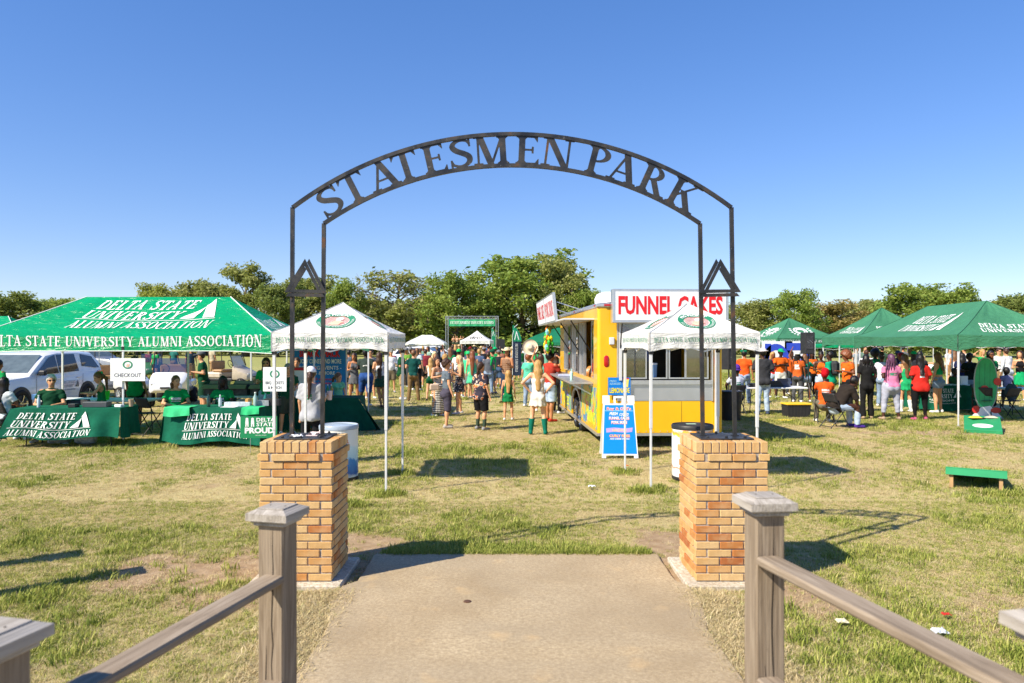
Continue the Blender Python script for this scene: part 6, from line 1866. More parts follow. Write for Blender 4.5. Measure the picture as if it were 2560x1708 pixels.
 if lettering:
  mp = flat_map((1.016, .30, .62), (0, 1, 0), (0, 0, 1)); ink = M('door lettering', (.05, .08, .10))
  print_on('lettering', join2(fit(serif('DELTA STATE', .06, .15), 0, .20, .55, .085), fit(serif('UNIVERSITY', .06, .15), 0, .08, .5, .085), logo_a(.56, .08, .18, .22), fit(sans('ALUMNI AFFAIRS', .0), 0, 0, .55, .04)), mp, ink, t)
 return t
suv('parked_car', 'white SUV with university lettering on its door behind the left tables', -13.97, 21.1, 0, lettering=True)
suv('parked_car', 'grey car far behind the left golf carts', X(232, 46), 46, 70, M('grey car paint', (.30, .31, .33), .3, .4, coat=.6), .95)
suv('parked_car', 'white car far off left of the plain white canopy', X(1062, 50), 52, 80, WCAR, .95)
suv('parked_car', 'second white car parked far off under the plain white canopy', X(1085, 60), 64, 95, WCAR, .95)
def golf_cart(label, x, y, rz, paint, seatc='#b8946a', big=False, roof=True):
 t = thing('golf_cart', label, 'golf cart', (x, y, 0), R(rz), 'golf carts behind the large green canopy')
 r = .25 if big else .22; lift = .10 if big else 0
 for yy in (-.85, .80):
  for s in (1, -1): wheel(t, (s * .50, yy, r), r, .22, s, rim=BLKP if big else STEEL)
 def sec(w, zb, zt, rr=.06): return [(w * .92, zb), (w, zb + rr), (w * .97, zt - rr), (w * .80, zt)]
 b = MB(); rings = [(-1.22, sec(.34, .42, .56)), (-1.12, sec(.48, .34, .66)), (-.85, sec(.54, .36, .77)), (-.58, sec(.55, .36, .89)), (-.44, sec(.53, .36, .97))]
 V = []; n = 8
 for yy, pr in rings: V += [(a, yy, z_ + lift) for a, z_ in pr] + [(-a, yy, z_ + lift) for a, z_ in pr[::-1]]
 Fc = [(i * n + k, (i + 1) * n + k, (i + 1) * n + (k + 1) % n, i * n + (k + 1) % n) for i in range(len(rings) - 1) for k in range(n)] + [tuple(range(n)), tuple(range(5 * n - 1, 4 * n - 1, -1))]
 b.add(V, Fc); auto_smooth(b.build('front_cowl', paint, t), 40)
 b = MB(); b.bbox(-.52, .52, -.44, 1.10, .30 + lift, .42 + lift, .03); b.build('floor_pan', BTRIM, t)
 b = MB(); b.bbox(-.55, .55, .10, 1.15, .42 + lift, .68 + lift, .06); b.build('rear_body', paint, t)
 st = M('vinyl ' + seatc, seatc, .5)
 b = MB(); b.bbox(-.50, .50, .08, .55, .685 + lift, .80 + lift, .04); b.build('seat', st, t)
 b = MB(); b.bbox(-.50, .50, .55, .66, .80 + lift, 1.18 + lift, .04); b.build('seat_back', st, t)
 b = MB(); b.add([(-.50, -.47, .96 + lift), (.50, -.47, .96 + lift), (.48, -.30, 1.40 + lift), (-.48, -.30, 1.40 + lift)], [(0, 1, 2, 3)]); b.build('windshield', glass_mat('cart windshield', (.42, .40, .38), .55) if 'cart windshield' not in bpy.data.materials else bpy.data.materials['cart windshield'], t)
 for s in (1, -1):
  b = MB(); b.tube([(s * .50, -.48, .95 + lift), (s * .47, -.22, 1.84 + lift)], .018, 6); b.build('roof_post', BLKP, t)
  b = MB(); b.tube([(s * .50, .70, .70 + lift), (s * .47, .78, 1.84 + lift)], .018, 6); b.build('roof_post', BLKP, t)
 if roof: b = MB(); b.bbox(-.58, .58, -.60, 1.0, 1.84 + lift, 1.91 + lift, .03); b.build('roof', M('cart roof cream', (.72, .68, .58), .5), t)
 b = MB(); n = 18
 b.tube([(-.24 + .17 * math.cos(a), -.18 + .06 * math.sin(a), 1.05 + lift + .16 * math.sin(a)) for a in np.linspace(0, 2 * math.pi, n)], .014, 6); b.tube([(-.24, -.18, 1.05 + lift), (-.24, -.42, .85 + lift)], .016, 6); b.build('steering_wheel', BLKP, t)
 for s in (1, -1): b = MB(); b.bbox(s * .36 - .07, s * .36 + .07, -1.17, -1.10, .56 + lift, .64 + lift, .012); b.build('headlight', M('headlamp', (.6, .62, .65), .1, .3), t)
 b = MB(); b.bbox(-.14, .14, -1.245, -1.20, .47 + lift, .52 + lift, .003); b.build('number_plate', BTRIM, t)
 return t
golf_cart('white golf cart with knobbly tyres facing the camera behind the covered table', X(425, 24.0), 24.2, 14, WCAR, big=True)
golf_cart('beige golf cart in the grass right of the man in the grey cap', X(575, 33), 33, 78, M('beige cart paint', (.50, .43, .34), .4), '#a8835c')
golf_cart('white golf cart just right of the white SUV', X(300, 27), 27, 60, WCAR)
golf_cart('cream roofed golf cart far off right of the left white canopy', X(1004, 40), 40, 80, WCAR)
golf_cart('second cream roofed golf cart far off below the large right canopy', X(2340, 44), 44, 60, WCAR)
golf_cart('golf cart far off at the left behind the CHECKOUT sign', X(350, 38), 39, 40, M('dark green cart paint', (.03, .12, .07), .3))
# unseen posts added left of the frame to cast shadows across the grass
for (x, y, h_, lb) in ((-4.52, 5.75, 1.15, 'weathered wooden post outside the picture on the left, nearer the walk'), (-5.3, 6.35, 1.05, 'weathered wooden post outside the picture on the left, farther out')):
 t = thing('shadow_post', lb, 'post', (x, y, 0), R(35)); b = MB(); b.bbox(-.16, .16, -.10, .10, -.05, h_, .01); b.build('shaft', WOODP, t); b = MB(); b.bbox(-.19, .19, -.13, .13, h_, h_ + .05, .01); b.build('cap', WOODC, t)
# ------------------------------------------------------------------ people: bodies and clothes grown as smooth surfaces round a posed skeleton
def smin(a, b, k):
 h = np.clip(.5 + .5 * (b - a) / k, 0, 1)
 return b + (a - b) * h - k * h * (1 - h)
class Field:
 def __init__(s, lo, hi, vox):
  s.vox = vox; s.lo = np.array(lo, float)
  s.n = np.ceil((np.array(hi, float) - s.lo) / vox).astype(int) + 1
  s.D = np.full(s.n, 9.0, np.float32)
 def sub(s, lo, hi):
  a = np.clip(np.floor((np.asarray(lo) - s.lo) / s.vox).astype(int), 0, s.n - 1)
  b = np.clip(np.ceil((np.asarray(hi) - s.lo) / s.vox).astype(int) + 1, a + 1, s.n)
  ax = [s.lo[i] + np.arange(a[i], b[i]) * s.vox for i in range(3)]
  return tuple(slice(a[i], b[i]) for i in range(3)), ax[0][:, None, None], ax[1][None, :, None], ax[2][None, None, :]
 def cone(s, a, b, ra, rb, k=.02, f=1.0, side=None, cut=None):
  """tapered limb from a to b; f flattens it across the bone, side gives its broad direction"""
  a = np.asarray(a, float); b = np.asarray(b, float); m = max(ra, rb) + .06
  sl, x, y, z = s.sub(np.minimum(a, b) - m, np.maximum(a, b) + m)
  ba = b - a; L2 = max(ba @ ba, 1e-9)
  px, py, pz = x - a[0], y - a[1], z - a[2]
  t = (px * ba[0] + py * ba[1] + pz * ba[2]) / L2
  tc = np.clip(t, 0, 1)
  qx, qy, qz = px - tc * ba[0], py - tc * ba[1], pz - tc * ba[2]
  if f != 1.0:
   dn = ba / math.sqrt(L2); sd = np.asarray(side if side is not None else (1, 0, 0), float)
   sd = sd - dn * (sd @ dn); sd /= np.linalg.norm(sd); dp = np.cross(dn, sd)
   e = qx * dp[0] + qy * dp[1] + qz * dp[2]
   g = e * (1 / f - 1)
   qx, qy, qz = qx + g * dp[0], qy + g * dp[1], qz + g * dp[2]
  d = np.sqrt(qx * qx + qy * qy + qz * qz) - (ra + (rb - ra) * tc)
  if f != 1.0: d = d * (.5 + .5 * f)
  if cut is not None: d = np.maximum(d, (np.abs(t - .5) - .5 - cut) * math.sqrt(L2))
  s.D[sl] = smin(s.D[sl], d, k) if k else np.minimum(s.D[sl], d)
 def ell(s, c, r, k=.02, rot=None):
  c = np.asarray(c, float); r = np.asarray(r, float); m = r.max() + .06
  sl, x, y, z = s.sub(c - m, c + m)
  px, py, pz = x - c[0], y - c[1], z - c[2]
  if rot is not None:
   Rm = rot
   px, py, pz = Rm[0, 0] * px + Rm[1, 0] * py + Rm[2, 0] * pz, Rm[0, 1] * px + Rm[1, 1] * py + Rm[2, 1] * pz, Rm[0, 2] * px + Rm[1, 2] * py + Rm[2, 2] * pz
  k0 = np.sqrt((px / r[0]) ** 2 + (py / r[1]) ** 2 + (pz / r[2]) ** 2)
  k1 = np.sqrt((px / r[0] ** 2) ** 2 + (py / r[1] ** 2) ** 2 + (pz / r[2] ** 2) ** 2) + 1e-6
  d = k0 * (k0 - 1) / k1
  s.D[sl] = smin(s.D[sl], d, k) if k else np.minimum(s.D[sl], d)
 def half(s, p, n):
  """keep only the side of plane (p,n) that n points away from"""
  n = np.asarray(n, float); n = n / np.linalg.norm(n); p = np.asarray(p, float)
  sl, x, y, z = s.sub(s.lo, s.lo + s.n * s.vox)
  s.D = np.maximum(s.D, (x - p[0]) * n[0] + (y - p[1]) * n[1] + (z - p[2]) * n[2]).astype(np.float32)
 def ripple(s, amp, fx=38, fz=23, ph=0.0):
  sl, x, y, z = s.sub(s.lo, s.lo + s.n * s.vox)
  s.D = s.D + (amp * (np.sin(fx * x + 9 * np.sin(7 * z + ph)) * np.sin(fz * z + 14 * y + ph) + .6 * np.sin(fx * .6 * y + 11 * z + ph))).astype(np.float32)
 def net(s):
  """surface nets"""
  D = s.D; I = D < 0
  c = [(i, j, k) for i in (0, 1) for j in (0, 1) for k in (0, 1)]
  nx, ny, nz = D.shape
  if min(D.shape) < 3 or not I.any(): return None
  cnt = np.zeros((nx - 1, ny - 1, nz - 1), np.int8)
  sh = lambda A, o: A[o[0]:nx - 1 + o[0], o[1]:ny - 1 + o[1], o[2]:nz - 1 + o[2]]
  for o in c: cnt += sh(I, o)
  act = (cnt > 0) & (cnt < 8)
  ii = np.argwhere(act)
  if len(ii) == 0: return None
  vid = np.full(act.shape, -1, np.int32); vid[act] = np.arange(len(ii))
  val = {o: sh(D, o)[act] for o in c}
  acc = np.zeros((len(ii), 3)); n = np.zeros(len(ii))
  for o in c:
   for ax in range(3):
    if o[ax]: continue
    p = list(o); p[ax] = 1; p = tuple(p)
    da, db = val[o], val[p]; m = (da < 0) != (db < 0)
    t = np.where(m, da / np.where(m, da - db, 1), 0)
    for q in range(3): acc[:, q] += np.where(m, o[q] + (t if q == ax else 0), 0)
    n += m
  V = s.lo + (ii + acc / n[:, None]) * s.vox
  F = []
  for ax in range(3):
   u, w = (ax + 1) % 3, (ax + 2) % 3
   a = I; b = np.roll(I, -1, ax)
   df = a != b
   sl = [slice(None)] * 3; sl[ax] = slice(0, D.shape[ax] - 1); sl[u] = slice(1, D.shape[u] - 1); sl[w] = slice(1, D.shape[w] - 1)
   e = np.argwhere(df[tuple(sl)])
   if len(e) == 0: continue
   off = np.zeros(3, int); off[u] = 1; off[w] = 1
   e = e + off
   eu = np.zeros(3, int); eu[u] = 1; ew = np.zeros(3, int); ew[w] = 1
   g = lambda q: vid[q[:, 0], q[:, 1], q[:, 2]]
   f = np.stack([g(e - eu - ew), g(e - ew), g(e), g(e - eu)], 1)
   flip = ~a[e[:, 0], e[:, 1], e[:, 2]]
   f[flip] = f[flip][:, ::-1]
   F.append(f)
  F = np.concatenate(F)
  return V, F[(F >= 0).all(1)]
 def mesh(s, name, mats):
  r = s.net()
  if r is None: return None
  return np_mesh(name, r[0], r[1], mats)
SKIN = {'pale': '#dba884', 'fair': '#cf9a74', 'tan': '#b47a52', 'brown': '#7a4a30', 'dark': '#4a2c1e', 'deep': '#33201a'}
def skin_mat(k):
 nm = 'skin ' + k
 if nm in _M: return _M[nm]
 m, t = newmat(nm, .5, 0, .35)
 v = t.coord('Object'); n = t.noise(v, 9, 4)
 c = lin(SKIN[k])
 col = t.ramp(n, [(.3, tuple(x * .9 for x in c)), (.7, tuple(min(1, x * 1.08) for x in c))])
 t.color(col)
 t.bsdf.inputs['Subsurface Weight'].default_value = .12
 t.bsdf.inputs['Subsurface Radius'].default_value = (.02, .008, .005)
 _M[nm] = m; return m
HAIRC = {'black': '#15110f', 'brown': '#3e281a', 'lbrown': '#6e4c2f', 'blonde': '#b08a52', 'pale': '#c9b183', 'red': '#8a2a20', 'auburn': '#7a4526', 'grey': '#8b8680', 'white': '#cfc9bf', 'wine': '#8e1422', 'purple': '#5b3550'}
def hair_mat(k):
 nm = 'hair ' + k
 if nm in _M: return _M[nm]
 m, t = newmat(nm, .45, 0, .4)
 v = t.coord('Object', (40, 40, 3)); n = t.noise(v, 1.6, 4, .6)
 c = lin(HAIRC[k])
 t.color(t.ramp(n, [(.3, tuple(x * .55 for x in c)), (.5, c), (.72, tuple(min(1, x * 1.5) for x in c))]))
 t.bump(n, .6, .01)
 _M[nm] = m; return m
def pattern(kind):
 nm = 'cloth ' + kind
 if nm in _M: return _M[nm]
 m, t = newmat(nm, .85, 0, .15)
 v = t.coord('Object')
 if kind == 'stripes':
  w = t.add('ShaderNodeTexWave', wave_type='BANDS', bands_direction='Z'); w.inputs['Scale'].default_value = 6.5; w.inputs['Distortion'].default_value = .25
  t.link(v, w.inputs['Vector']); c = t.ramp(w.outputs['Fac'], [(.44, (.03, .03, .035)), (.52, (.72, .70, .64))])
 elif kind == 'floral dark':
  vo = t.add('ShaderNodeTexVoronoi'); vo.inputs['Scale'].default_value = 26; t.link(v, vo.inputs['Vector'])
  c = t.ramp(vo.outputs['Distance'], [(.25, (.62, .58, .55)), (.36, (.04, .038, .045))])
 elif kind == 'floral orange':
  vo = t.add('ShaderNodeTexVoronoi'); vo.inputs['Scale'].default_value = 9; t.link(v, vo.inputs['Vector'])
  a = t.ramp(vo.outputs['Distance'], [(.12, (.75, .72, .70)), (.24, (.72, .10, .02)), (.36, (.85, .30, .03)), (.44, (.75, .62, .55)), (.52, (.035, .03, .045))])
  n = t.noise(v, 4, 2); c = t.mix(t.ramp(n, [(.45, 0.0), (.55, 1.0)]), a, (.035, .03, .045))
 elif kind == 'plaid':
  w = t.add('ShaderNodeTexWave', wave_type='BANDS', bands_direction='Z'); w.inputs['Scale'].default_value = 4.5; t.link(v, w.inputs['Vector'])
  w2 = t.add('ShaderNodeTexWave', wave_type='BANDS', bands_direction='X'); w2.inputs['Scale'].default_value = 4.5; t.link(v, w2.inputs['Vector'])
  c = t.mix(t.math('MULTIPLY', w.outputs['Fac'], .5), (.22, .11, .06), (.42, .28, .18)); c = t.mix(t.math('MULTIPLY', w2.outputs['Fac'], .5), c, (.10, .05, .03))
 elif kind == 'denim':
  n = t.noise(v, 7, 4); n2 = t.noise(v, 90, 2)
  c = t.ramp(n, [(.3, (.10, .17, .29)), (.7, (.26, .36, .50))]); c = t.mix(t.math('MULTIPLY', n2, .3), c, (.5, .56, .64))
 elif kind == 'light denim':
  n = t.noise(v, 6, 4); c = t.ramp(n, [(.3, (.26, .36, .50)), (.7, (.50, .60, .72))])
 elif kind == 'tie dye':
  n = t.noise(v, 5, 3, .5, 2); c = t.ramp(n, [(.35, (.5, .1, .05)), (.5, (.6, .5, .3)), (.65, (.1, .2, .3))])
 else:
  n = t.noise(v, 8, 3); c = t.ramp(n, [(.4, (.25, .5, .2)), (.6, (.5, .2, .5))])
 t.color(c); t.bump(t.noise(v, 26, 3), .35, .01)
 _M[nm] = m; return m
def cloth(c): return fabric(c) if c.startswith('#') else pattern(c)
ARM = {'down': ((.05, .00, -.27), (.075, .07, -.52)), 'bent': ((.06, -.04, -.26), (-.03, .20, -.22)), 'phone': ((.05, .05, -.26), (-.07, .24, -.06)),
 'hip': ((.20, -.08, -.20), (.03, .02, -.40)), 'up': ((.12, .04, .20), (.02, .06, .45)), 'uphead': ((.20, .02, .13), (.0, -.02, .26)), 'cross': ((.07, .05, -.26), (-.24, .18, -.20)),
 'fwd': ((.04, .16, -.21), (.02, .40, -.20)), 'table': ((.09, .10, -.25), (-.06, .33, -.27)), 'out': ((.19, .06, -.17), (.36, .16, -.10)), 'knee': ((.03, .20, -.20), (-.10, .38, -.34)), 'cup': ((.06, .02, -.26), (.03, .25, -.16)),
 'back': ((.09, -.10, -.25), (-.02, -.14, -.46)), 'face': ((.10, .14, -.18), (-.08, .14, .10))}
NPEOPLE = [0]
def person(label, x, y, h=1.7, face=0, fem=False, skin='fair', hair=('short', 'brown'), top=('#888888', 'tee'), bottom=('#444444', 'pants'), shoes='#dddddd', arms=('down', 'down'), pose='stand',
  build=1.0, hat=None, shades=False, lean=0.0, child=False, turn=0.0, nod=0.0, vox=None, group=None, z=0.0, belly=0.0, socks=None, step=.0, boots=None):
 """one standing or sitting person; face 0 looks at the camera, 90 to the right, 180 away"""
 d = math.hypot(x, y)
 if vox is None: vox = .016 if d < 20.5 else (.021 if d < 26 else (.028 if d < 34 else .038))
 s = h / 1.75
 hs = 1.0 if not child else 1.75 / h * (.80 + .2 * h / 1.75)          # children have larger heads
 root = thing('person', label, 'person', (x, y, z), R(face), group)
 sh_w = (.170 if fem else .188) * (.9 + .1 * build); hip_w = (.092 if fem else .086) * build
 sit = pose.startswith('sit')
 hz = .93 if not sit else .50 + .0
 if sit: hz = .52 / s
 hsh = random.Random(int(abs(x * 977 + y * 331)))
 if not sit:
  if lean == 0: lean = hsh.uniform(-.05, .07)
  if turn == 0: turn = hsh.uniform(-.45, .45)
  if step == 0: step = hsh.choice([-1, 1]) * hsh.uniform(.0, .07)
  if nod == 0: nod = hsh.uniform(-.05, .3)
 sway = 0 if sit else hsh.uniform(-.035, .035)
 ln = np.array([sway * 1.3, -math.sin(lean), math.cos(lean)])                  # torso direction
 fw = np.array([0, -math.cos(lean), -math.sin(lean)])
 P0 = np.array([-sway, 0, hz])
 T = lambda u, o=0.0, f=0.0: P0 + ln * u + np.array([o, 0, 0]) + fw * f
 waist, chest, neck = T(.15), T(.37), T(.56)
 SHO = {q: T(.485, q * sh_w) for q in (1, -1)}
 hd = T(.705) + np.array([0, -.012, 0]); hd[2] -= nod * .05; hd[1] -= nod * .07
 ct, st_ = math.cos(turn), math.sin(turn)
 hf = np.array([math.sin(turn), -math.cos(turn), -nod * .7]); hf /= np.linalg.norm(hf)     # where the face looks
 hr = np.array([math.cos(turn), math.sin(turn), 0]); hu = np.cross(hr, -hf) * 1.0
 hu = np.cross(hf, -hr); hu /= np.linalg.norm(hu)
 if hu[2] < 0: hu = -hu
 Rh = np.column_stack([hr, -hf, hu])
 H = lambda a, b, c: hd + hs * (hr * a + hf * b + hu * c)
 legs = {}
 for q in (1, -1):
  hip = P0 + np.array([q * hip_w, 0, -.02])
  if sit:
   kn = hip + np.array([q * .05, -.43, .0 if pose != 'sitlow' else .05]); an = kn + np.array([q * .0, .02 + (.10 if q > 0 and step else -.02), -.41])
   an[2] = .075 / s
  else:
   spread = .035 if not step else .05
   if pose == 'wide': spread = .09
   fy = step * q
   kn = np.array([q * (hip_w + spread * .5), -.02 - fy * .6, .49]); an = np.array([q * (hip_w + spread * .9), .015 - fy, .075])
   if pose == 'cross' and q > 0: kn = np.array([.02, -.03, .49]); an = np.array([-.06, -.04, .075])
  legs[q] = (hip, kn, an)
 AR = {}
 for q, nm in zip((1, -1), arms):
  e, w = ARM[nm]
  f = lambda v: SHO[q] + np.array([q * v[0], 0, 0]) + fw * v[1] + (np.array([0, 0, 1]) * .35 + ln * .65) * v[2]
  AR[q] = (SHO[q], f(e), f(w))
 bd = build; tk = .92 if fem else 1.0
 # ---- body
 pts = np.array([hd] + [p for l in legs.values() for p in l] + [p for a in AR.values() for p in a] + [P0])
 lo = pts.min(0) - .24; hi = pts.max(0) + .24
 lo[2] = min(lo[2], -.01); lo[2] = -.012
 F = Field(lo * s, hi * s, vox)
 S = lambda p: np.asarray(p) * s
 def cone(Fd, a, b, ra, rb, k=.02, **kw): Fd.cone(S(a), S(b), ra * s, rb * s, k * s, **kw)
 def torso(Fd, g=0.0, low=0.0, k=.05):
  wst = (.118 if fem else .135) * bd
  cone(Fd, T(-.03), waist, (.152 if fem else .145) * bd + g + low, wst + g + low * .6, k, f=.74)
  cone(Fd, waist, chest, wst + g + low * .5, (.142 if fem else .155) * (.6 + .4 * bd) + g, k, f=.70)
  cone(Fd, chest, T(.46), (.142 if fem else .155) * (.6 + .4 * bd) + g, .10 + g, k, f=.66)
  cone(Fd, T(.475, -sh_w * .86), T(.475, sh_w * .86), .052 + g, .052 + g, k)
  if fem:
   for q in (-1, 1): Fd.ell(S(T(.345, q * .068, .085 * (.6 + .4 * bd))), (np.array([.062, .055, .062]) * (.7 + .3 * bd) + g) * s, .03 * s)
  if belly: Fd.ell(S(T(.12, 0, .08)), np.array([.13 + g, .10 + g, .14 + g]) * belly * s, .05 * s)
  for q in (-1, 1): Fd.ell(S(T(-.06, q * .07, -.07)), np.array([.082 * bd + g, .085 * bd + g, .09 * bd + g]) * s, .04 * s)
 torso(F)
 cone(F, neck - ln * .05, hd - np.array([0, 0, .06]), .055 if not fem else .047, .050 if not fem else .044, .02)
 # head
 F.ell(S(H(0, 0, .02)), np.array([.075, .095, .105]) * hs * s, .01 * s, Rh)
 F.ell(S(H(0, .03, -.055)), np.array([.056, .062, .068]) * hs * s, .025 * s, Rh)
 cone(F, H(0, .092, .005), H(0, .112, -.028), .010 * hs, .015 * hs, .008)
 for q in (-1, 1): F.ell(S(H(q * .076, -.01, -.005)), np.array([.012, .022, .032]) * hs * s, .004, Rh)
 for q in (-1, 1):
  hip, kn, an = legs[q]
  cone(F, hip, kn, .088 * bd, .056 * (.7 + .3 * bd), .03)
  cone(F, kn, an, .054 * (.7 + .3 * bd), .037, .02)
  cf = (kn * .68 + an * .32) + np.array([0, .018, 0]); F.ell(S(cf), np.array([.052, .052, .11]) * (.8 + .2 * bd) * s, .02 * s)
  cone(F, an + np.array([0, .03, -.03]), an + np.array([q * .025, -.135, -.045]), .036, .027, .02)
  sh, el, wr = AR[q]
  cone(F, sh, el, .050 * (.6 + .4 * bd) * tk, .038 * (.7 + .3 * bd) * tk, .03)
  cone(F, el, wr, .039 * (.7 + .3 * bd) * tk, .026 * tk, .015)
  # hand: palm, four fingers, thumb
  dr = wr - el; dr /= np.linalg.norm(dr)
  up = np.array([0, 0, 1.0]) if abs(dr[2]) < .8 else np.array([0, -1.0, 0])
  sd = np.cross(dr, up); sd /= np.linalg.norm(sd); nr = np.cross(sd, dr)
  pc = wr + dr * .05
  cone(F, wr, wr + dr * .078, .024, .032, .012, f=.55, side=sd)
  curl = -q if True else 1
  for i in range(4):
   o = (i - 1.5) * .0175; ll = (.060, .072, .068, .052)[i]
   b0 = wr + dr * .085 + sd * o; b1 = b0 + dr * ll * .55 + nr * (-.010); b2 = b1 + dr * ll * .35 - nr * .028
   cone(F, b0, b1, .0095, .0088, .003); cone(F, b1, b2, .0088, .0075, .003)
  th = wr + dr * .035 + sd * .028 * (1 if q > 0 else -1)
  cone(F, th, th + dr * .038 + sd * .022 * (1 if q > 0 else -1) - nr * .012, .0115, .009, .006)
 r = F.net()
 sk = skin_mat(skin)
 me = np_mesh('body', r[0], r[1], [sk, M('eye dark', (.02, .015, .012), .2), M('lips ' + skin, tuple(np.array(lin(SKIN[skin])) * np.array([.75, .42, .42])), .45)])
 if d < 30:
  c = r[0][r[1]].mean(1) / s
  mi = np.zeros(len(c), np.int32)
  for q in (-1, 1): mi[np.linalg.norm((c - H(q * .032, .085, .018)) * np.array([1, 1, 1.4]), axis=1) < .017] = 1
  mi[(np.linalg.norm((c - H(0, .09, -.062)) * np.array([.55, .6, 1.6]), axis=1) < .016)] = 2
  me.polygons.foreach_set('material_index', mi)
 body = link_mesh('body', me, root)
 cv = vox * 1.1
 ph = (x * 3.1 + y * 1.7) % 6
 # ---- lower garment
 if bottom:
  c, kind = bottom[0], bottom[1]
  B = Field((lo) * s, (hi) * s, cv)
  flare = {'pants': .014, 'jeans': .016, 'leggings': .006, 'flared': .010, 'shorts': .020, 'short': .018, 'wideshorts': .032}.get(kind, .014)
  if kind in ('pants', 'jeans', 'leggings', 'flared', 'shorts', 'short', 'wideshorts', 'crop'):
   end = {'pants': .99, 'jeans': .99, 'leggings': .92, 'flared': 1.0, 'shorts': -.02, 'short': -.52, 'wideshorts': .02, 'crop': .72}[kind]
   g = flare
   cone(B, T(-.05), T(.11), .150 * bd + g, ((.120 if fem else .136) * bd) + g, .05, f=.76)
   if belly: B.ell(S(T(.08, 0, .07)), np.array([.13, .10, .10]) * belly * s, .05 * s)
   for q in (-1, 1): B.ell(S(T(-.06, q * .07, -.07)), np.array([.084 * bd + g, .087 * bd + g, .094 * bd + g]) * s, .04 * s)
   for q in (-1, 1):
    hip, kn, an = legs[q]
    if end < 0:
     e2 = kn + (hip - kn) * (-end); cone(B, hip, e2, .092 * bd + g, .074 * (.6 + .4 * bd) + g + .008 + (.02 if kind == 'wideshorts' else 0), .03, cut=.0)
    else:
     cone(B, hip, kn, .090 * bd + g, .060 * (.7 + .3 * bd) + g, .03)
     if end > .03:
      e2 = kn + (an - kn) * end; cone(B, kn, e2, .058 * (.7 + .3 * bd) + g, (.075 if kind == 'flared' else .047 if kind != 'leggings' else .036) + g, .02, cut=0.0)
      cf = (kn * .68 + an * .32) + np.array([0, .018, 0])
      if end > .5: B.ell(S(cf), (np.array([.052, .052, .11]) * (.8 + .2 * bd) + g * .8) * s, .02 * s)
  else:   # skirt / dress skirt: a bell hung from the waist
   L = {'mini': .34, 'skirt': .45, 'midi': .62, 'maxi': .90}[kind]; w1 = {'mini': .215, 'skirt': .24, 'midi': .25, 'maxi': .20}[kind]
   cone(B, T(.12), T(-.04), .118 * bd + .012, .158 * bd + .012, .03, f=.8)
   for q in (-1, 1): B.ell(S(T(-.06, q * .07, -.07)), np.array([.082 * bd + .012, .085 * bd + .012, .09 * bd]) * s, .04 * s)
   cone(B, T(-.02), T(-.02) - np.array([0, 0, L - .10]), .158 * bd + .012, w1 * (.6 + .4 * bd), .03, f=.84, cut=0.0)
   sl, xx, yy, zz = B.sub(lo * s, hi * s)
   an_ = np.arctan2(yy, xx)
   B.D = B.D + (.012 * np.sin(an_ * 9 + ph) * np.clip((hz * s - zz) * 3, 0, 1) * (0.35 if kind == 'maxi' else 1)).astype(np.float32)
  B.half(S(T(.115)), ln)
  B.ripple(.005 * s, ph=ph)
  me = B.mesh('skirt' if kind in ('mini', 'skirt', 'midi', 'maxi') else ('shorts' if kind in ('shorts', 'short', 'wideshorts') else 'trousers'), cloth(c))
  if me: link_mesh(me.name.split('.')[0], me, root)
 # ---- upper garment
 if top:
  c, kind = top[0], top[1]
  U = Field((lo) * s, (hi) * s, cv)
  g = {'tee': .017, 'polo': .018, 'long': .018, 'tank': .009, 'strapless': .009, 'crop': .010, 'vest': .014, 'loose': .032, 'jersey': .02}.get(kind, .016)
  torso(U, g, .012 if kind not in ('tank', 'strapless', 'crop') else .002)
  slv = {'tee': .62, 'polo': .62, 'loose': .85, 'jersey': .7, 'long': 2.0, 'vest': 0, 'tank': 0, 'strapless': 0, 'crop': 0}[kind]
  for q in (-1, 1):
   sh, el, wr = AR[q]
   if slv:
    e2 = sh + (el - sh) * min(slv, 1.0)
    cone(U, sh, e2, .056 * (.6 + .4 * bd) + .006, .050 * (.6 + .4 * bd) + (.014 if slv < 1.5 else .006) + (.01 if kind == 'loose' else 0), .03, cut=0.0 if slv <= 1 else None)
    if slv > 1: cone(U, el, wr, .050, .036, .02, cut=0.0)
  hem = {'tee': -.05, 'polo': -.06, 'long': -.05, 'tank': .02, 'strapless': .08, 'crop': .16, 'vest': -.02, 'loose': -.14, 'jersey': -.06}[kind]
  U.half(S(T(hem)), -ln)
  if kind == 'strapless': U.half(S(T(.40)), ln)
  elif kind in ('tank', 'crop', 'vest'):
   # cut away the shoulders' outer ends and the neck
   for q in (-1, 1): U.half(S(T(.40, q * (sh_w * .70 if kind != 'vest' else sh_w * .92))), np.array([q, 0, .25]))
   U.half(S(T(.515)), ln + fw * .25)
  else: U.half(S(T(.535)), ln + fw * .35)
  U.ripple(.0062 * s, ph=ph)
  r = U.net()
  me = r and np_mesh('shirt', r[0], r[1], [cloth(c)])
  if me and kind in ('tee', 'loose', 'jersey') and d < 31 and not child and c.startswith('#') and hsh.random() < .5:
   # screen print on the back (or chest) of the shirt
   ctr = r[0][r[1]].mean(1) / s - T(.31); bk_ = math.cos(R(face)) < 0
   u_ = ctr @ ln; w_ = hsh.uniform(.06, .10); h_ = hsh.uniform(.03, .075)
   lum = sum(lin(c))
   me.materials.append(M('shirt print ' + ('dark' if lum > .9 else 'pale'), (.05, .22, .13) if lum > .9 else (.74, .74, .70), .8, var=.55, scale=45))
   mi = ((np.abs(ctr[:, 0]) < w_) & (np.abs(u_) < h_) & (((ctr @ fw) < 0) == bk_) & (np.sin(u_ * 95) > -.55)).astype(np.int32)
   me.polygons.foreach_set('material_index', mi)
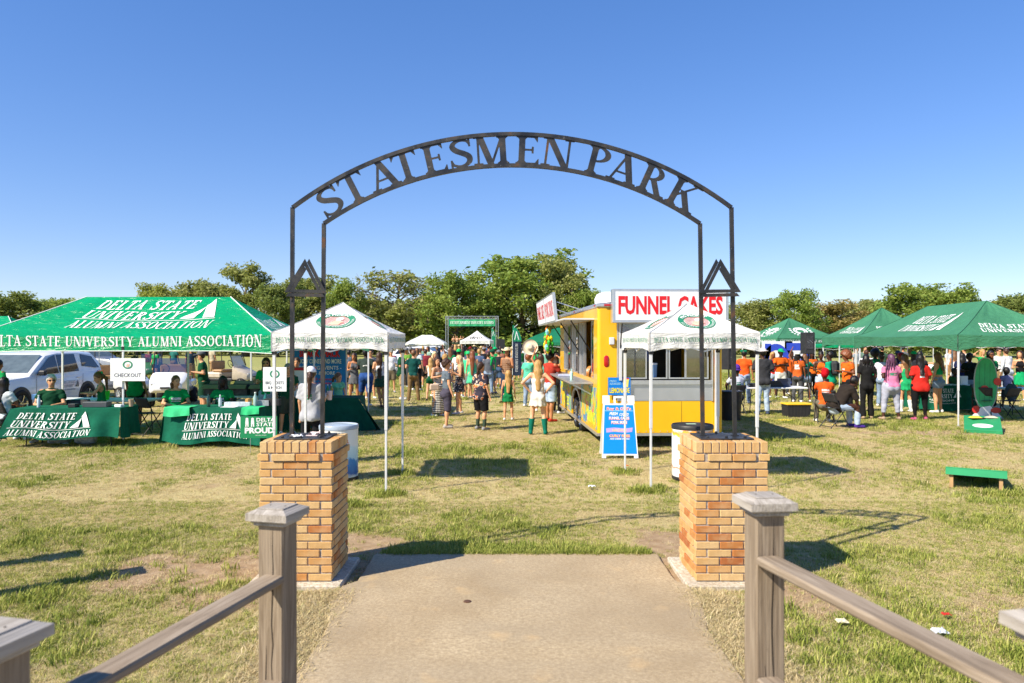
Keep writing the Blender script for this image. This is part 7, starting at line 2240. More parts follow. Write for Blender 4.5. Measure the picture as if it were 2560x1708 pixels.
  if me:
   so = link_mesh('shirt', me, root)
   if kind == 'polo':
    K = Field(S(T(.45) - .16), S(T(.62) + .16), cv); cone(K, T(.515), T(.555, 0, -.01), .075, .066, .01, cut=0.0); me = K.mesh('collar', cloth(c)); me and link_mesh('collar', me, so)
 # ---- shoes
 for q in (1, -1):
  hip, kn, an = legs[q]
  Sx = Field(S(an - .25), S(an + .28) + (0, 0, .35 * s if boots else 0), cv * .9)
  a0 = an + np.array([0, .035, -.040]); a1 = an + np.array([q * .028, -.150, -.046])
  cone(Sx, a0, a1, .043, .036, .02)
  cone(Sx, an + np.array([0, .02, -.02]), a0 + np.array([0, .0, .01]), .044, .042, .02)
  if boots:
   tp = an + (kn - an) * .72; cone(Sx, an, tp, .050, .074, .02, cut=0.0)
  Sx.half((0, 0, .006), (0, 0, -1))
  me = Sx.mesh('boot' if boots else 'shoe', cloth(boots or shoes))
  if me: link_mesh('boot' if boots else 'shoe', me, root)
  if socks:
   K = Field(S(an - .12), S(an + .12) + (0, 0, .30 * s), cv); cone(K, an, an + (kn - an) * .55, .042, .056, .01, cut=0.0); me = K.mesh('sock', cloth(socks)); me and link_mesh('sock', me, root)
 # ---- hair
 if hair and hair[0] != 'none':
  st, hc = hair
  hv = min(cv, .016) if d < 26 else cv
  long = {'long': .42, 'vlong': .60, 'mid': .24, 'pony': .40, 'braids': .58, 'braid': .34}.get(st, 0)
  loH = hd - np.array([.26, .26, .24 + long]); hiH = hd + np.array([.26, .26, .28])
  Q = Field(S(loH), S(hiH), hv)
  t_ = .014 if st not in ('afro', 'curly') else (.075 if st == 'afro' else .035)
  Q.ell(S(H(0, -.012, .03)), (np.array([.077, .093, .105]) * hs + t_) * s, .01 * s, Rh)
  if st in ('bun', 'wrap'): Q.ell(S(H(0, -.05, .12)), np.array([.085, .085, .07]) * s * hs, .03 * s)
  Q.half(S(H(0, .052 if st != 'afro' else .085, .035)), hf - hu * .9)
  if long == 0: Q.half(S(H(0, -.03, -.065)), -hu + hf * .5)
  else: Q.half(S(H(0, 0.03, -.03)), -hu * .5 + hf)
  bk = -hf
  if st in ('long', 'vlong', 'mid'):
   a = H(0, -.055, .02); b = H(0, -.06, -.14); c_ = b + np.array([0, 0, -long]) + (-fw) * .085
   wd = .098 if st != 'mid' else .09
   cone(Q, a, b, .088, wd, .04, f=.62, side=hr); cone(Q, b, c_, wd, .055, .04, f=.5, side=hr)
   for q in (-1, 1): cone(Q, H(q * .066, -.01, .02), H(q * .085, .015, -.20 - long * .35), .032, .026, .03)
  elif st == 'pony':
   a = H(0, -.10, .05); b = H(0, -.15, -.06); c_ = b + np.array([0, 0, -long * .95]) - fw * .03
   cone(Q, a, b, .030, .045, .02); cone(Q, b, c_, .048, .018, .03)
  elif st == 'braids':
   for k in range(7):
    o = (k - 3) * .030; a = H(o * 1.6, -.085 + .02 * abs(k - 3), -.02); b = a + np.array([o * .5, 0, -.22]) - fw * .03; c_ = b + np.array([o * .3, 0, -long + .16 + .03 * (k % 3)])
    cone(Q, a, b, .024, .020, .012); cone(Q, b, c_, .020, .010, .010)
   Q.ell(S(H(0, -.06, -.03)), np.array([.085, .06, .09]) * s, .03 * s)
  elif st == 'braid':
   a = H(0, -.085, -.01); b = a + np.array([0, 0, -.12]) - fw * .02; c_ = b + np.array([0, 0, -long + .1])
   cone(Q, a, b, .045, .034, .02); cone(Q, b, c_, .034, .018, .02)
  sl, xx, yy, zz = Q.sub(S(loH), S(hiH))
  if st in ('afro', 'curly'): Q.D = Q.D + (.012 * s * np.sin(55 * xx / s) * np.sin(55 * yy / s) * np.sin(52 * zz / s)).astype(np.float32)
  else: Q.D = Q.D + (.0055 * s * np.sin(80 * xx / s + 6 * np.sin(9 * zz / s)) * np.sin(70 * yy / s + 3 * zz)).astype(np.float32)
  me = Q.mesh('hair', hair_mat(hc))
  if me: link_mesh('hair', me, root)
 if hat:
  kind, c = hat
  Q = Field(S(hd - .34), S(hd + .40), min(cv, .016))
  mt = cloth(c)
  if kind in ('cap', 'capback'):
   Q.ell(S(H(0, -.010, .050)), (np.array([.098, .120, .104]) * hs) * s, .01 * s, Rh); Q.half(S(H(0, 0, .035)), -hu)
   me = Q.mesh('cap', mt); ho = link_mesh('cap', me, root)
   K = Field(S(hd - .34), S(hd + .34), .013); dr_ = 1 if kind == 'cap' else -1
   K.ell(S(H(0, dr_ * .125, .048)), np.array([.078, .085, .016]) * s * hs, .005, Rh); me = K.mesh('brim', mt); me and link_mesh('brim', me, ho)
  elif kind in ('cowboy', 'bucket', 'sun'):
   Q.ell(S(H(0, -.008, .08)), (np.array([.098, .120, .115]) * hs) * s, .01 * s, Rh); Q.half(S(H(0, 0, .055)), -hu)
   if kind == 'cowboy': Q.half(S(H(0, 0, .165)), hu)
   me = Q.mesh('crown', mt); ho = link_mesh('hat_crown', me, root)
   rb = .20 if kind != 'bucket' else .15
   b = MB(); n = 28; V = []
   for rr, kz in ((.092, 0), (rb * .75, .0), (rb, .02)):
    for i in range(n):
     a = 2 * math.pi * i / n
     zz = .058 + ((.055 * abs(math.cos(a)) ** 2 * (rr / rb) ** 3) if kind == 'cowboy' else (-.035 * (rr - .085) / (rb - .085)))
     V.append(tuple(S(H(rr * math.cos(a) * (.95 if kind == 'cowboy' else 1), rr * math.sin(a) * 1.1, zz))))
   b.add(V, [(k * n + i, k * n + (i + 1) % n, (k + 1) * n + (i + 1) % n, (k + 1) * n + i) for k in range(2) for i in range(n)])
   o = b.build('brim', mt, ho, True); solidify(o, .008)
  elif kind == 'visor' or kind == 'band':
   Q.ell(S(H(0, -.005, .05)), (np.array([.092, .112, .10]) * hs) * s, .01, Rh); Q.half(S(H(0, 0, .035)), -hu); Q.half(S(H(0, 0, .075)), hu)
   me = Q.mesh('headband', mt); me and link_mesh('headband', me, root)
  elif kind == 'wrap':
   Q.ell(S(H(0, -.02, .06)), (np.array([.100, .118, .115]) * hs) * s, .01, Rh); Q.ell(S(H(0, -.05, .15)), np.array([.085, .085, .06]) * s, .04); Q.half(S(H(0, .05, .04)), hf - hu * .8); Q.ripple(.006, 60, 50)
   me = Q.mesh('head_wrap', mt); me and link_mesh('head_wrap', me, root)
  elif kind == 'bow':
   for q in (-1, 1): Q.ell(S(H(q * .06, -.09, .10)), np.array([.06, .025, .045]) * s, .01, Rh)
   me = Q.mesh('hair_bow', mt); me and link_mesh('hair_bow', me, root)
 if shades:
  b = MB()
  for q in (-1, 1):
   c0 = S(H(q * .034, .094, .016)); n = 10
   b.add([tuple(c0)] + [tuple(c0 + S(hr * .027 * math.cos(a) + hu * .020 * math.sin(a) - hf * .004) * hs) for a in np.linspace(0, 2 * math.pi, n, endpoint=False)], [(0, i + 1, (i + 1) % n + 1) for i in range(n)])
   b.bar(tuple(S(H(q * .060, .084, .020))), tuple(S(H(q * .082, -.01, .018))), .006)
  b.bar(tuple(S(H(-.012, .098, .022))), tuple(S(H(.012, .098, .022))), .006)
  b.build('sunglasses', M('dark lens', (.012, .012, .014), .12), root)
 NPEOPLE[0] += 1
 return root, {'wr': {q: tuple(AR[q][2] * s) for q in AR}, 'T': lambda *a: tuple(S(T(*a))), 'H': lambda *a: tuple(S(H(*a))), 's': s}
# ------------------------------------------------------------------ the crowd (photo pixel of the feet or a chosen distance)
def at(px, d): return X(px, d), d
def pp(label, px, d, **k): return person(label, X(px, d), d, **k)
GN, DG, KG, MINT, TEALC, ORG = '#1f8a4c', '#0d4a2c', '#12a85a', '#62c79a', '#128a6a', '#e0651c'
KH, BLK, WHT, GRY, CHA = '#8f7653', '#18181a', '#d8d8da', '#7d8186', '#3a3d40'
# group in front of the trailer
pp('woman in white strapless dress and teal cowboy boots seen from behind, hands on hips', 1345, 16.3, h=1.62, face=176, fem=True, skin='pale', hair=('long', 'blonde'), top=('#d9d4cc', 'strapless'), bottom=('#d9d4cc', 'mini'), arms=('hip', 'hip'), boots='#0c6a58', pose='wide')
r_, q = pp('man in red T-shirt and light denim shorts reaching to the trailer counter', 1374, 18.9, h=1.77, face=128, skin='tan', hair=('curly', 'black'), top=('#a8382a', 'tee'), bottom=('light denim', 'shorts'), shoes='#b83a26', arms=('fwd', 'fwd'))
pp('little girl in a green dress with long blonde hair seen from behind', 1271, 19.2, h=1.25, face=176, fem=True, child=True, skin='fair', hair=('long', 'blonde'), top=('#0f6a3c', 'tank'), bottom=('#12703f', 'mini'), shoes='#c9c9cc')
pp('person in a black shirt printed with orange flowers and black shorts, hair braided', 1203, 17.1, h=1.55, face=140, fem=True, skin='fair', hair=('braid', 'brown'), top=('floral orange', 'loose'), bottom=(BLK, 'shorts'), shoes='#8a8c90', socks='#3b4a3c', build=1.12)
pp('blonde woman in a dark flowered romper facing left', 1147, 20.8, h=1.64, face=-75, fem=True, skin='fair', hair=('long', 'pale'), top=('floral dark', 'tank'), bottom=('floral dark', 'mini'), arms=('cup', 'bent'), shoes='#b9b9bb', step=.08)
pp('boy in a grey T-shirt and dark shorts looking right', 1117, 17.5, h=1.60, face=110, skin='fair', hair=('curly', 'brown'), top=('#5f6a74', 'tee'), bottom=('#4a4654', 'wideshorts'), shoes='#a8a29a', arms=('bent', 'down'), build=.88)
pp('woman in a black and white striped long dress with a tan bag', 1094, 20.2, h=1.60, face=60, fem=True, skin='fair', hair=('long', 'brown'), top=('stripes', 'strapless'), bottom=('stripes', 'maxi'), shoes='#e0e0e0', arms=('cup', 'bent'), turn=-.5)
boxy('handbag', 'small tan handbag at the side of the striped dress', 'bag', X(1086, 19.9), 19.9, .72, .26, .09, .18, M('tan leather', (.55, .42, .32), .5), 20, .03)
pp('girl in a white tank top and dark green shorts seen from behind', 1076, 25.6, h=1.45, face=172, fem=True, child=True, skin='pale', hair=('long', 'blonde'), top=(WHT, 'tank'), bottom=('#0e4a30', 'short'), shoes='#2a2a2c', arms=('bent', 'down'))
pp('man in a dark teal polo and khaki trousers seen from behind', 1034, 25.5, h=1.74, face=186, skin='fair', hair=('short', 'lbrown'), top=('#134a44', 'polo'), bottom=('#7d6544', 'pants'), shoes='#6a5138', arms=('bent', 'bent'), pose='wide')
pp('man in dark green shirt and khaki shorts beside the left white canopy leg', 1005, 26.0, h=1.79, face=95, skin='fair', hair=('short', 'brown'), top=('#0c4426', 'loose'), bottom=('#a8916c', 'shorts'), shoes='#c9c9c9', arms=('bent', 'bent'), shades=True)
pp('man in a grey polo and blue jeans seen from behind amid the crowd', 1221, 28.6, h=1.62, face=190, skin='fair', hair=('short', 'brown'), top=('#5c6068', 'polo'), bottom=('denim', 'jeans'), shoes='#3a3230', arms=('bent', 'down'), build=1.1)
pp('man in a bright green long sleeved top and grey shorts with arms folded', 1232, 28.8, h=1.72, face=-100, skin='fair', hair=('short', 'black'), top=('#12a850', 'long'), bottom=('#5f666a', 'shorts'), shoes='#59607a', arms=('cross', 'cross'), hat=('cap', '#0f4a34'))
pp('woman in a pale green dress with long red brown hair seen from behind', 1181, 26.5, h=1.70, face=180, fem=True, skin='fair', hair=('vlong', 'auburn'), top=('#4fb58a', 'tank'), bottom=('#4fb58a', 'skirt'), shoes='#9a8a7a')
pp('man in a cowboy hat and sleeveless brown plaid shirt holding a drink', 1267, 24.5, h=1.80, face=-35, skin='tan', hair=('mid', 'brown'), top=('plaid', 'vest'), bottom=('#23364f', 'jeans'), shoes='#4a3524', hat=('cowboy', '#d8c7a4'), arms=('cup', 'bent'))
pp('woman in a pale cowboy hat, white shirt and olive shorts behind the plaid shirt man', 1282, 40, h=1.72, face=150, fem=True, skin='fair', hair=('mid', 'blonde'), top=(WHT, 'tee'), bottom=('#4c5a40', 'shorts'), hat=('cowboy', '#cdb98f'), shoes='#9a7a5a')
pp('man in a dark green T-shirt and grey shorts walking away near the navy flag', 1303, 39.5, h=1.70, face=185, skin='fair', hair=('short', 'grey'), top=('#1a5a30', 'tee'), bottom=('#6a6a78', 'shorts'), shoes='#4a5648', step=.1)
r_, q = pp('woman in a mint T-shirt holding a straw hat over her head', 1322, 23.2, h=1.64, face=150, fem=True, skin='fair', hair=('curly', 'auburn'), top=('#58c0a0', 'tee'), bottom=('denim', 'jeans'), arms=('down', 'up'))
t = thing('straw_hat', 'pale straw hat held up above the crowd', 'hat', (X(1325, 22.9), 22.9, 1.86)); t.rotation_euler = (R(78), R(12), 0)
b = MB(); b.lathe([(.245, .045), (.23, .02), (.12, 0), (.10, .02), (.085, .10), (.05, .12), (.001, .11)], 28, closed=False); b.build('brim_and_crown', M('straw', (.66, .57, .42), .8, var=.15, scale=30, bump=.5), t, True)
pp('woman with an arm raised behind the man in red', 1352, 21.5, h=1.66, face=170, fem=True, skin='tan', hair=('mid', 'brown'), top=('#79c6ac', 'tank'), bottom=('denim', 'short'), arms=('up', 'down'))
pp('woman in a dark top with bare shoulders at the far counter end', 1392, 21.0, h=1.68, face=120, fem=True, skin='tan', hair=('long', 'brown'), top=('#3a2c28', 'strapless'), bottom=(BLK, 'pants'), arms=('uphead', 'uphead'))
pp('woman in black with one arm raised holding a phone', 1096, 29.0, h=1.70, face=165, fem=True, skin='brown', hair=('mid', 'black'), top=(BLK, 'tee'), bottom=(BLK, 'pants'), arms=('down', 'up'))
pp('tall blonde girl with a green top in the crowd', 1083, 27.6, h=1.66, face=60, fem=True, skin='fair', hair=('long', 'pale'), top=(KG, 'tank'), bottom=('denim', 'short'))
pp('woman with curly blonde hair and a white shirt behind the boy in grey', 1113, 24.2, h=1.60, face=175, fem=True, skin='fair', hair=('curly', 'blonde'), top=('#d6d6e2', 'tee'), bottom=(CHA, 'pants'))
pp('man in a bright green cap behind the blonde woman', 1147, 27.4, h=1.74, face=170, skin='fair', hair=('short', 'brown'), top=('#cfcfcf', 'tee'), bottom=(KH, 'shorts'), hat=('capback', '#16b45c'))
pp('person in a light green cap and mint shirt', 1170, 26.8, h=1.66, face=-30, skin='fair', hair=('short', 'brown'), top=('#3fc08a', 'tee'), bottom=(GRY, 'shorts'), hat=('cap', '#2fb86e'))
pp('man in a grey cap and black shirt deeper in the crowd', 1210, 34, h=1.76, face=180, skin='fair', hair=('short', 'brown'), top=('#242428', 'tee'), bottom=(KH, 'shorts'), hat=('capback', '#7a787a'), arms=('cross', 'bent'))
pp('man in a teal green cap deeper in the crowd', 1238, 35, h=1.76, face=160, skin='fair', hair=('short', 'brown'), top=(GN, 'tee'), bottom=(KH, 'shorts'), hat=('cap', '#0fa868'))
# line by the left white canopy
r_, q = pp('woman in a grey T-shirt and white cap with a long ponytail holding a cup', 776, 12.3, h=1.60, face=168, fem=True, skin='fair', hair=('pony', 'brown'), top=('#a4a6ac', 'loose'), bottom=('#1b1c20', 'leggings'), arms=('down', 'cup'), hat=('cap', '#dadce2'), build=1.08, turn=.35)
t = thing('paper_cup', 'pink and white cup in the hand of the woman with the white cap', 'cup', (X(826, 12.55), 12.5, Z(1000, 12.5))); b = MB(); b.lathe([(.036, 0), (.046, .15)], 14); auto_smooth(b.build('cup', M('pink cup', (.70, .55, .55), .4), t))
pp('small girl in a pale green T-shirt at the snow cone table', 845, 18.6, h=1.22, face=25, fem=True, child=True, skin='fair', hair=('pony', 'lbrown'), top=('#6fbf94', 'tee'), bottom=('#3a4a40', 'shorts'), turn=.8)
pp('woman in a pale grey T-shirt and black shorts with a green bag', 861, 25.0, h=1.62, face=80, fem=True, skin='fair', hair=('long', 'blonde'), top=('#aab2b8', 'tee'), bottom=(BLK, 'short'), shoes='#d8c8c0', arms=('bent', 'bent'))
pp('woman in a grey dress with dark hair facing the camera', 885, 24.5, h=1.65, face=15, fem=True, skin='tan', hair=('mid', 'brown'), top=('#5a5c60', 'tank'), bottom=('#5a5c60', 'mini'), shoes='#d9d2c8', arms=('phone', 'bent'))
pp('man in a charcoal T-shirt and blue shorts seen from behind', 913, 23.4, h=1.78, face=178, skin='deep', hair=('short', 'black'), top=('#34403c', 'tee'), bottom=('#2a4a86', 'wideshorts'), shoes='#c9ccd2', build=1.14, arms=('bent', 'bent'))
pp('woman in a white tank top and dark green skirt with long brown hair', 949, 22.7, h=1.70, face=200, fem=True, skin='fair', hair=('vlong', 'brown'), top=('#dfe0e6', 'tank'), bottom=('#2c5244', 'mini'), shoes='#6a4a48', pose='cross', arms=('bent', 'bent'))
pp('man in sunglasses behind the man in charcoal', 926, 26.5, h=1.76, face=20, skin='fair', hair=('short', 'brown'), top=(GRY, 'polo'), bottom=(KH, 'shorts'), shades=True)
pp('man in a white shirt, cap and khaki shorts near the canopy corner', 978, 29.7, h=1.72, face=10, skin='fair', hair=('short', 'grey'), top=('#d3d5da', 'long'), bottom=('#6f6450', 'shorts'), hat=('cap', '#8d8a7c'), shoes='#9a9aa0', arms=('bent', 'down'), belly=.9)
pp('woman in sunglasses, green top and pale jeans behind the BBQ sign', 665, 16.9, h=1.66, face=5, fem=True, skin='fair', hair=('long', 'brown'), top=(KG, 'tee'), bottom=('light denim', 'jeans'), shades=True, arms=('down', 'bent'))
pp('person in a dark red shirt behind the snow cone machine', 742, 18.6, h=1.62, face=10, skin='fair', hair=('short', 'brown'), top=('#7a1016', 'tee'), bottom=(BLK, 'pants'), arms=('bent', 'bent'))
pp('person in a dark green polo stooping beside the left arch post', 716, 16.4, h=1.56, face=30, skin='fair', hair=('short', 'grey'), top=('#0d4a34', 'polo'), bottom=('#3c4438', 'shorts'), arms=('bent', 'bent'), lean=.25)
pp('man in a blue shirt behind the snow cone banner edge', 872, 29, h=1.70, face=170, skin='tan', hair=('short', 'black'), top=('#56606e', 'tee'), bottom=(CHA, 'pants'))
# under the large green canopy
pp('elderly man with white hair, sunglasses and a dark green polo sitting at the table', 129, 15.35, h=1.74, face=12, skin='fair', hair=('short', 'white'), top=('#0d3f28', 'polo'), bottom=(KH, 'pants'), pose='sit', arms=('table', 'table'), shades=True, belly=1.0, turn=.5)
pp('girl in a green cheer dress with a green hair bow at the table', 254, 16.0, h=1.36, face=-60, fem=True, child=True, skin='fair', hair=('pony', 'lbrown'), top=('#0f7a44', 'tank'), bottom=('#0f7a44', 'mini'), hat=('bow', '#16b070'), arms=('fwd', 'fwd'), nod=.5)
pp('woman in a bright green T-shirt and glasses sitting at the right covered table', 440, 15.7, h=1.66, face=25, fem=True, skin='fair', hair=('pony', 'lbrown'), top=('#0f9a50', 'tee'), bottom=('denim', 'jeans'), pose='sit', arms=('table', 'table'), build=1.12, turn=.5)
pp('woman with long black hair in a green T-shirt sitting behind the merchandise', 557, 15.85, h=1.62, face=0, fem=True, skin='deep', hair=('long', 'black'), top=('#0f8a48', 'tee'), bottom=(BLK, 'pants'), pose='sit', arms=('table', 'table'))
pp('bearded man in a grey cap and dark green polo standing by the golf cart', 508, 20.6, h=1.76, face=-70, skin='fair', hair=('short', 'brown'), top=('#0d4a2e', 'polo'), bottom=('#123a28', 'shorts'), hat=('cap', '#5a5d60'), arms=('bent', 'bent'), build=1.1)
pp('woman in a green T-shirt and black shorts with her head behind the CHECKOUT sign', 337, 17.4, h=1.68, face=175, fem=True, skin='tan', hair=('mid', 'brown'), top=('#0f8a48', 'loose'), bottom=(BLK, 'short'), shoes='#8a9a90', arms=('down', 'down'))
pp('person with dark hair and a white shirt sitting at the left edge', 10, 14.95, h=1.66, face=165, fem=True, skin='brown', hair=('mid', 'black'), top=('#c2c9cc', 'tee'), bottom=(CHA, 'pants'), pose='sit', arms=('table', 'table'))
pp('person in a green shirt standing at the left edge', -4, 17.6, h=1.60, face=160, skin='brown', hair=('short', 'black'), top=('#129a50', 'tee'), bottom=(CHA, 'pants'))
pp('man in a dark shirt far off behind the golf carts', 478, 37, h=1.75, face=30, skin='tan', hair=('short', 'black'), top=('#24384a', 'tee'), bottom=(KH, 'shorts'))
pp('woman in green far off between the golf carts', 388, 38, h=1.64, face=-20, fem=True, skin='fair', hair=('long', 'brown'), top=(GN, 'tee'), bottom=(BLK, 'short'))
pp('person in a red and white top far off left of the golf cart', 373, 41, h=1.60, face=20, fem=True, skin='fair', hair=('mid', 'brown'), top=('#b04a4a', 'tee'), bottom=('denim', 'short'))
pp('man in teal far off behind the cart windshield', 434, 41, h=1.76, face=170, skin='brown', hair=('short', 'black'), top=('#2a6a62', 'tee'), bottom=(KH, 'shorts'))
pp('person in khaki far off behind the beige golf cart', 530, 42, h=1.78, face=150, skin='tan', hair=('short', 'brown'), top=('#b0a48a', 'tee'), bottom=('#a3875c', 'pants'))
# right of the trailer
pp('man in a dark grey T-shirt and pale jeans seen from behind beside the canopy leg', 1906, 20.7, h=1.84, face=176, skin='dark', hair=('short', 'black'), top=('#35363a', 'loose'), bottom=('light denim', 'jeans'), shoes='#3a4660', arms=('bent', 'bent'), hat=('capback', '#c8c0c4'))
pp('person in a purple bucket hat and white shirt sitting with back turned', 1842, 20.85, h=1.72, face=195, skin='dark', hair=('short', 'black'), top=('#c9ccdc', 'tee'), bottom=('#24262c', 'shorts'), shoes='#a8a8ac', pose='sit', hat=('bucket', '#4a2a86'), arms=('knee', 'knee'))
pp('man in an orange shirt with a green hood and blue jeans', 1861, 24.5, h=1.74, face=150, skin='tan', hair=('short', 'black'), top=('#d8561c', 'tee'), bottom=('denim', 'jeans'), hat=('bow', '#0f6a4a'), arms=('bent', 'down'))
pp('woman in a red shirt and denim shorts with long pale braids', 1932, 27.0, h=1.66, face=10, fem=True, skin='brown', hair=('long', 'blonde'), top=('#c4302a', 'tee'), bottom=('light denim', 'short'), arms=('bent', 'down'))
pp('man in an orange T-shirt and green cap clasping his hands', 1951, 26.6, h=1.76, face=5, skin='deep', hair=('short', 'black'), top=(ORG, 'tee'), bottom=('#cfcfc8', 'shorts'), hat=('cap', '#12a066'), arms=('cross', 'cross'))
pp('woman in an orange plaid shirt and white and green cap', 1994, 24.8, h=1.68, face=150, fem=True, skin='brown', hair=('braids', 'black'), top=('#c05a24', 'tee'), bottom=('#4a4c50', 'pants'), hat=('capback', '#c8d0c8'), arms=('up', 'down'))
pp('woman in a teal T-shirt and denim shorts with very long light brown hair', 2014, 24.9, h=1.62, face=180, fem=True, skin='brown', hair=('vlong', 'lbrown'), top=(TEALC, 'tee'), bottom=('denim', 'short'), arms=('bent', 'out'))
pp('woman in an orange top and glasses laughing beside the loudspeaker', 2052, 24.2, h=1.68, face=-15, fem=True, skin='dark', hair=('bun', 'black'), top=(ORG, 'tank'), bottom=('light denim', 'short'), arms=('bent', 'bent'))
pp('woman in orange half hidden behind the loudspeaker pole', 2030, 27.4, h=1.66, face=10, fem=True, skin='dark', hair=('mid', 'black'), top=('#d8661e', 'tee'), bottom=(BLK, 'pants'), arms=('face', 'bent'))
pp('person in orange farther back between the letter panels', 1976, 28.6, h=1.66, face=20, skin='dark', hair=('short', 'black'), top=('#cf5a1c', 'tee'), bottom=(CHA, 'pants'))
r_, q = pp('man in a teal T-shirt wearing a grey backpack', 2073, 22.2, h=1.72, face=-130, skin='dark', hair=('short', 'black'), top=('#0f9a72', 'loose'), bottom=(BLK, 'pants'), arms=('bent', 'down'), build=1.1)
o = boxy('backpack', 'grey backpack on the man in the teal T-shirt', 'backpack', X(2089, 22.05), 22.12, 1.02, .32, .22, .44, fabric('#3c3f42'), 40, .07)
pp('tall person with an afro in an orange T-shirt and black trousers facing left', 2117, 21.2, h=1.74, face=-80, skin='brown', hair=('afro', 'auburn'), top=(ORG, 'tee'), bottom=('#1c1c1e', 'pants'), arms=('bent', 'bent'))
pp('person in a red head wrap and orange shirt sitting with back turned', 2062, 18.45, h=1.66, face=165, fem=True, skin='dark', hair=('none', 'black'), top=('#d85a1e', 'tee'), bottom=('#6f6a5c', 'pants'), hat=('wrap', '#b81220'), pose='sit', arms=('knee', 'knee'), build=1.1)
pp('man in a black T-shirt and pale jeans leaning forward on a folding chair', 2092, 17.55, h=1.78, face=100, skin='dark', hair=('short', 'black'), top=('#2a2420', 'loose'), bottom=('light denim', 'jeans'), shoes='#4a2f86', pose='sit', lean=.6, arms=('knee', 'knee'), build=1.12, nod=.6)
pp('woman all in black with long braids seen from behind', 2167, 19.6, h=1.68, face=178, fem=True, skin='dark', hair=('braids', 'black'), top=('#1c1c1c', 'tee'), bottom=('#191919', 'flared'), shoes='#a08a70', arms=('down', 'bent'))
pp('woman in a pink T-shirt and pale grey trousers seen from behind', 2227, 19.3, h=1.69, face=180, fem=True, skin='dark', hair=('braids', 'purple'), top=('#d07aa0', 'tee'), bottom=('#a5a8b8', 'crop'), shoes='#9a8470', build=1.3, arms=('bent', 'bent'), pose='wide')
pp('woman in a red T-shirt and black trousers seen from behind', 2300, 19.2, h=1.68, face=176, fem=True, skin='dark', hair=('mid', 'black'), top=('#c22a22', 'loose'), bottom=('#161618', 'leggings'), shoes='#b04a78', build=1.34, arms=('bent', 'bent'))
pp('woman in a green crop top and denim shorts standing right of the red shirt', 2345, 21.2, h=1.74, face=215, fem=True, skin='fair', hair=('mid', 'lbrown'), top=('#12a060', 'crop'), bottom=('denim', 'short'), shoes='#d8d8da', arms=('down', 'bent'), nod=.5)
pp('blonde girl in a green dress and white boots between the pink and red shirts', 2264, 21.4, h=1.66, face=185, fem=True, skin='fair', hair=('long', 'lbrown'), top=('#1f9a62', 'tank'), bottom=('#1f9a62', 'mini'), boots='#d8dade', arms=('down', 'down'))
pp('woman with red curly hair beyond the pink shirt', 2255, 24.0, h=1.66, face=-120, fem=True, skin='brown', hair=('curly', 'wine'), top=('#c9c6d4', 'tee'), bottom=('#6a4a3a', 'pants'))
pp('woman in a white headband and purple and white top', 2205, 23.2, h=1.66, face=120, fem=True, skin='brown', hair=('bun', 'black'), top=('#cfcad8', 'tee'), bottom=('denim', 'jeans'), hat=('band', '#d8d8dc'), arms=('bent', 'bent'))
pp('bald man in a white shirt beyond the woman in black', 2167, 25.0, h=1.76, face=175, skin='dark', hair=('none', 'black'), top=(WHT, 'tee'), bottom=(CHA, 'pants'))
pp('man with black hair in a green shirt beyond the woman in black', 2188, 24.2, h=1.74, face=160, skin='deep', hair=('afro', 'black'), top=('#0f7a4a', 'tee'), bottom=(BLK, 'pants'))
pp('man in a pale grey T-shirt far back left of the tent leg', 2141, 36, h=1.76, face=20, skin='fair', hair=('short', 'brown'), top=('#9aa3a8', 'tee'), bottom=(KH, 'shorts'))
pp('man in a grey green T-shirt far back right of the tent leg', 2163, 37, h=1.80, face=-15, skin='fair', hair=('short', 'brown'), top=('#5c7468', 'tee'), bottom=(KH, 'shorts'))
pp('man in sunglasses and an olive T-shirt far back under the tent', 2186, 36, h=1.78, face=5, skin='fair', hair=('short', 'brown'), top=('#6f7d62', 'tee'), bottom=(KH, 'shorts'), shades=True)
pp('broad man in a dark olive T-shirt far back under the tent', 2206, 35, h=1.78, face=170, skin='fair', hair=('short', 'black'), top=('#3e5a44', 'tee'), bottom=(KH, 'shorts'), build=1.15)
pp('woman in a green cap farther back between the pink and red shirts', 2284, 26, h=1.68, face=170, fem=True, skin='fair', hair=('long', 'brown'), top=('#b8b4a8', 'tank'), bottom=('denim', 'short'), hat=('capback', '#10a862'))
pp('woman with dark hair turned away behind the red shirt', 2300, 24.5, h=1.70, face=150, fem=True, skin='dark', hair=('mid', 'black'), top=('#2a2c34', 'tee'), bottom=(BLK, 'pants'))
pp('man in grey far back left of the red canopy legs', 2258, 39, h=1.78, face=160, skin='tan', hair=('short', 'black'), top=('#63666a', 'tee'), bottom=(KH, 'shorts'))
pp('person in navy and a blue cap beyond the pink shirt', 2245, 28, h=1.68, face=160, skin='brown', hair=('short', 'black'), top=('#20264a', 'tee'), bottom=(CHA, 'pants'), hat=('cap', '#3a4a9a'))
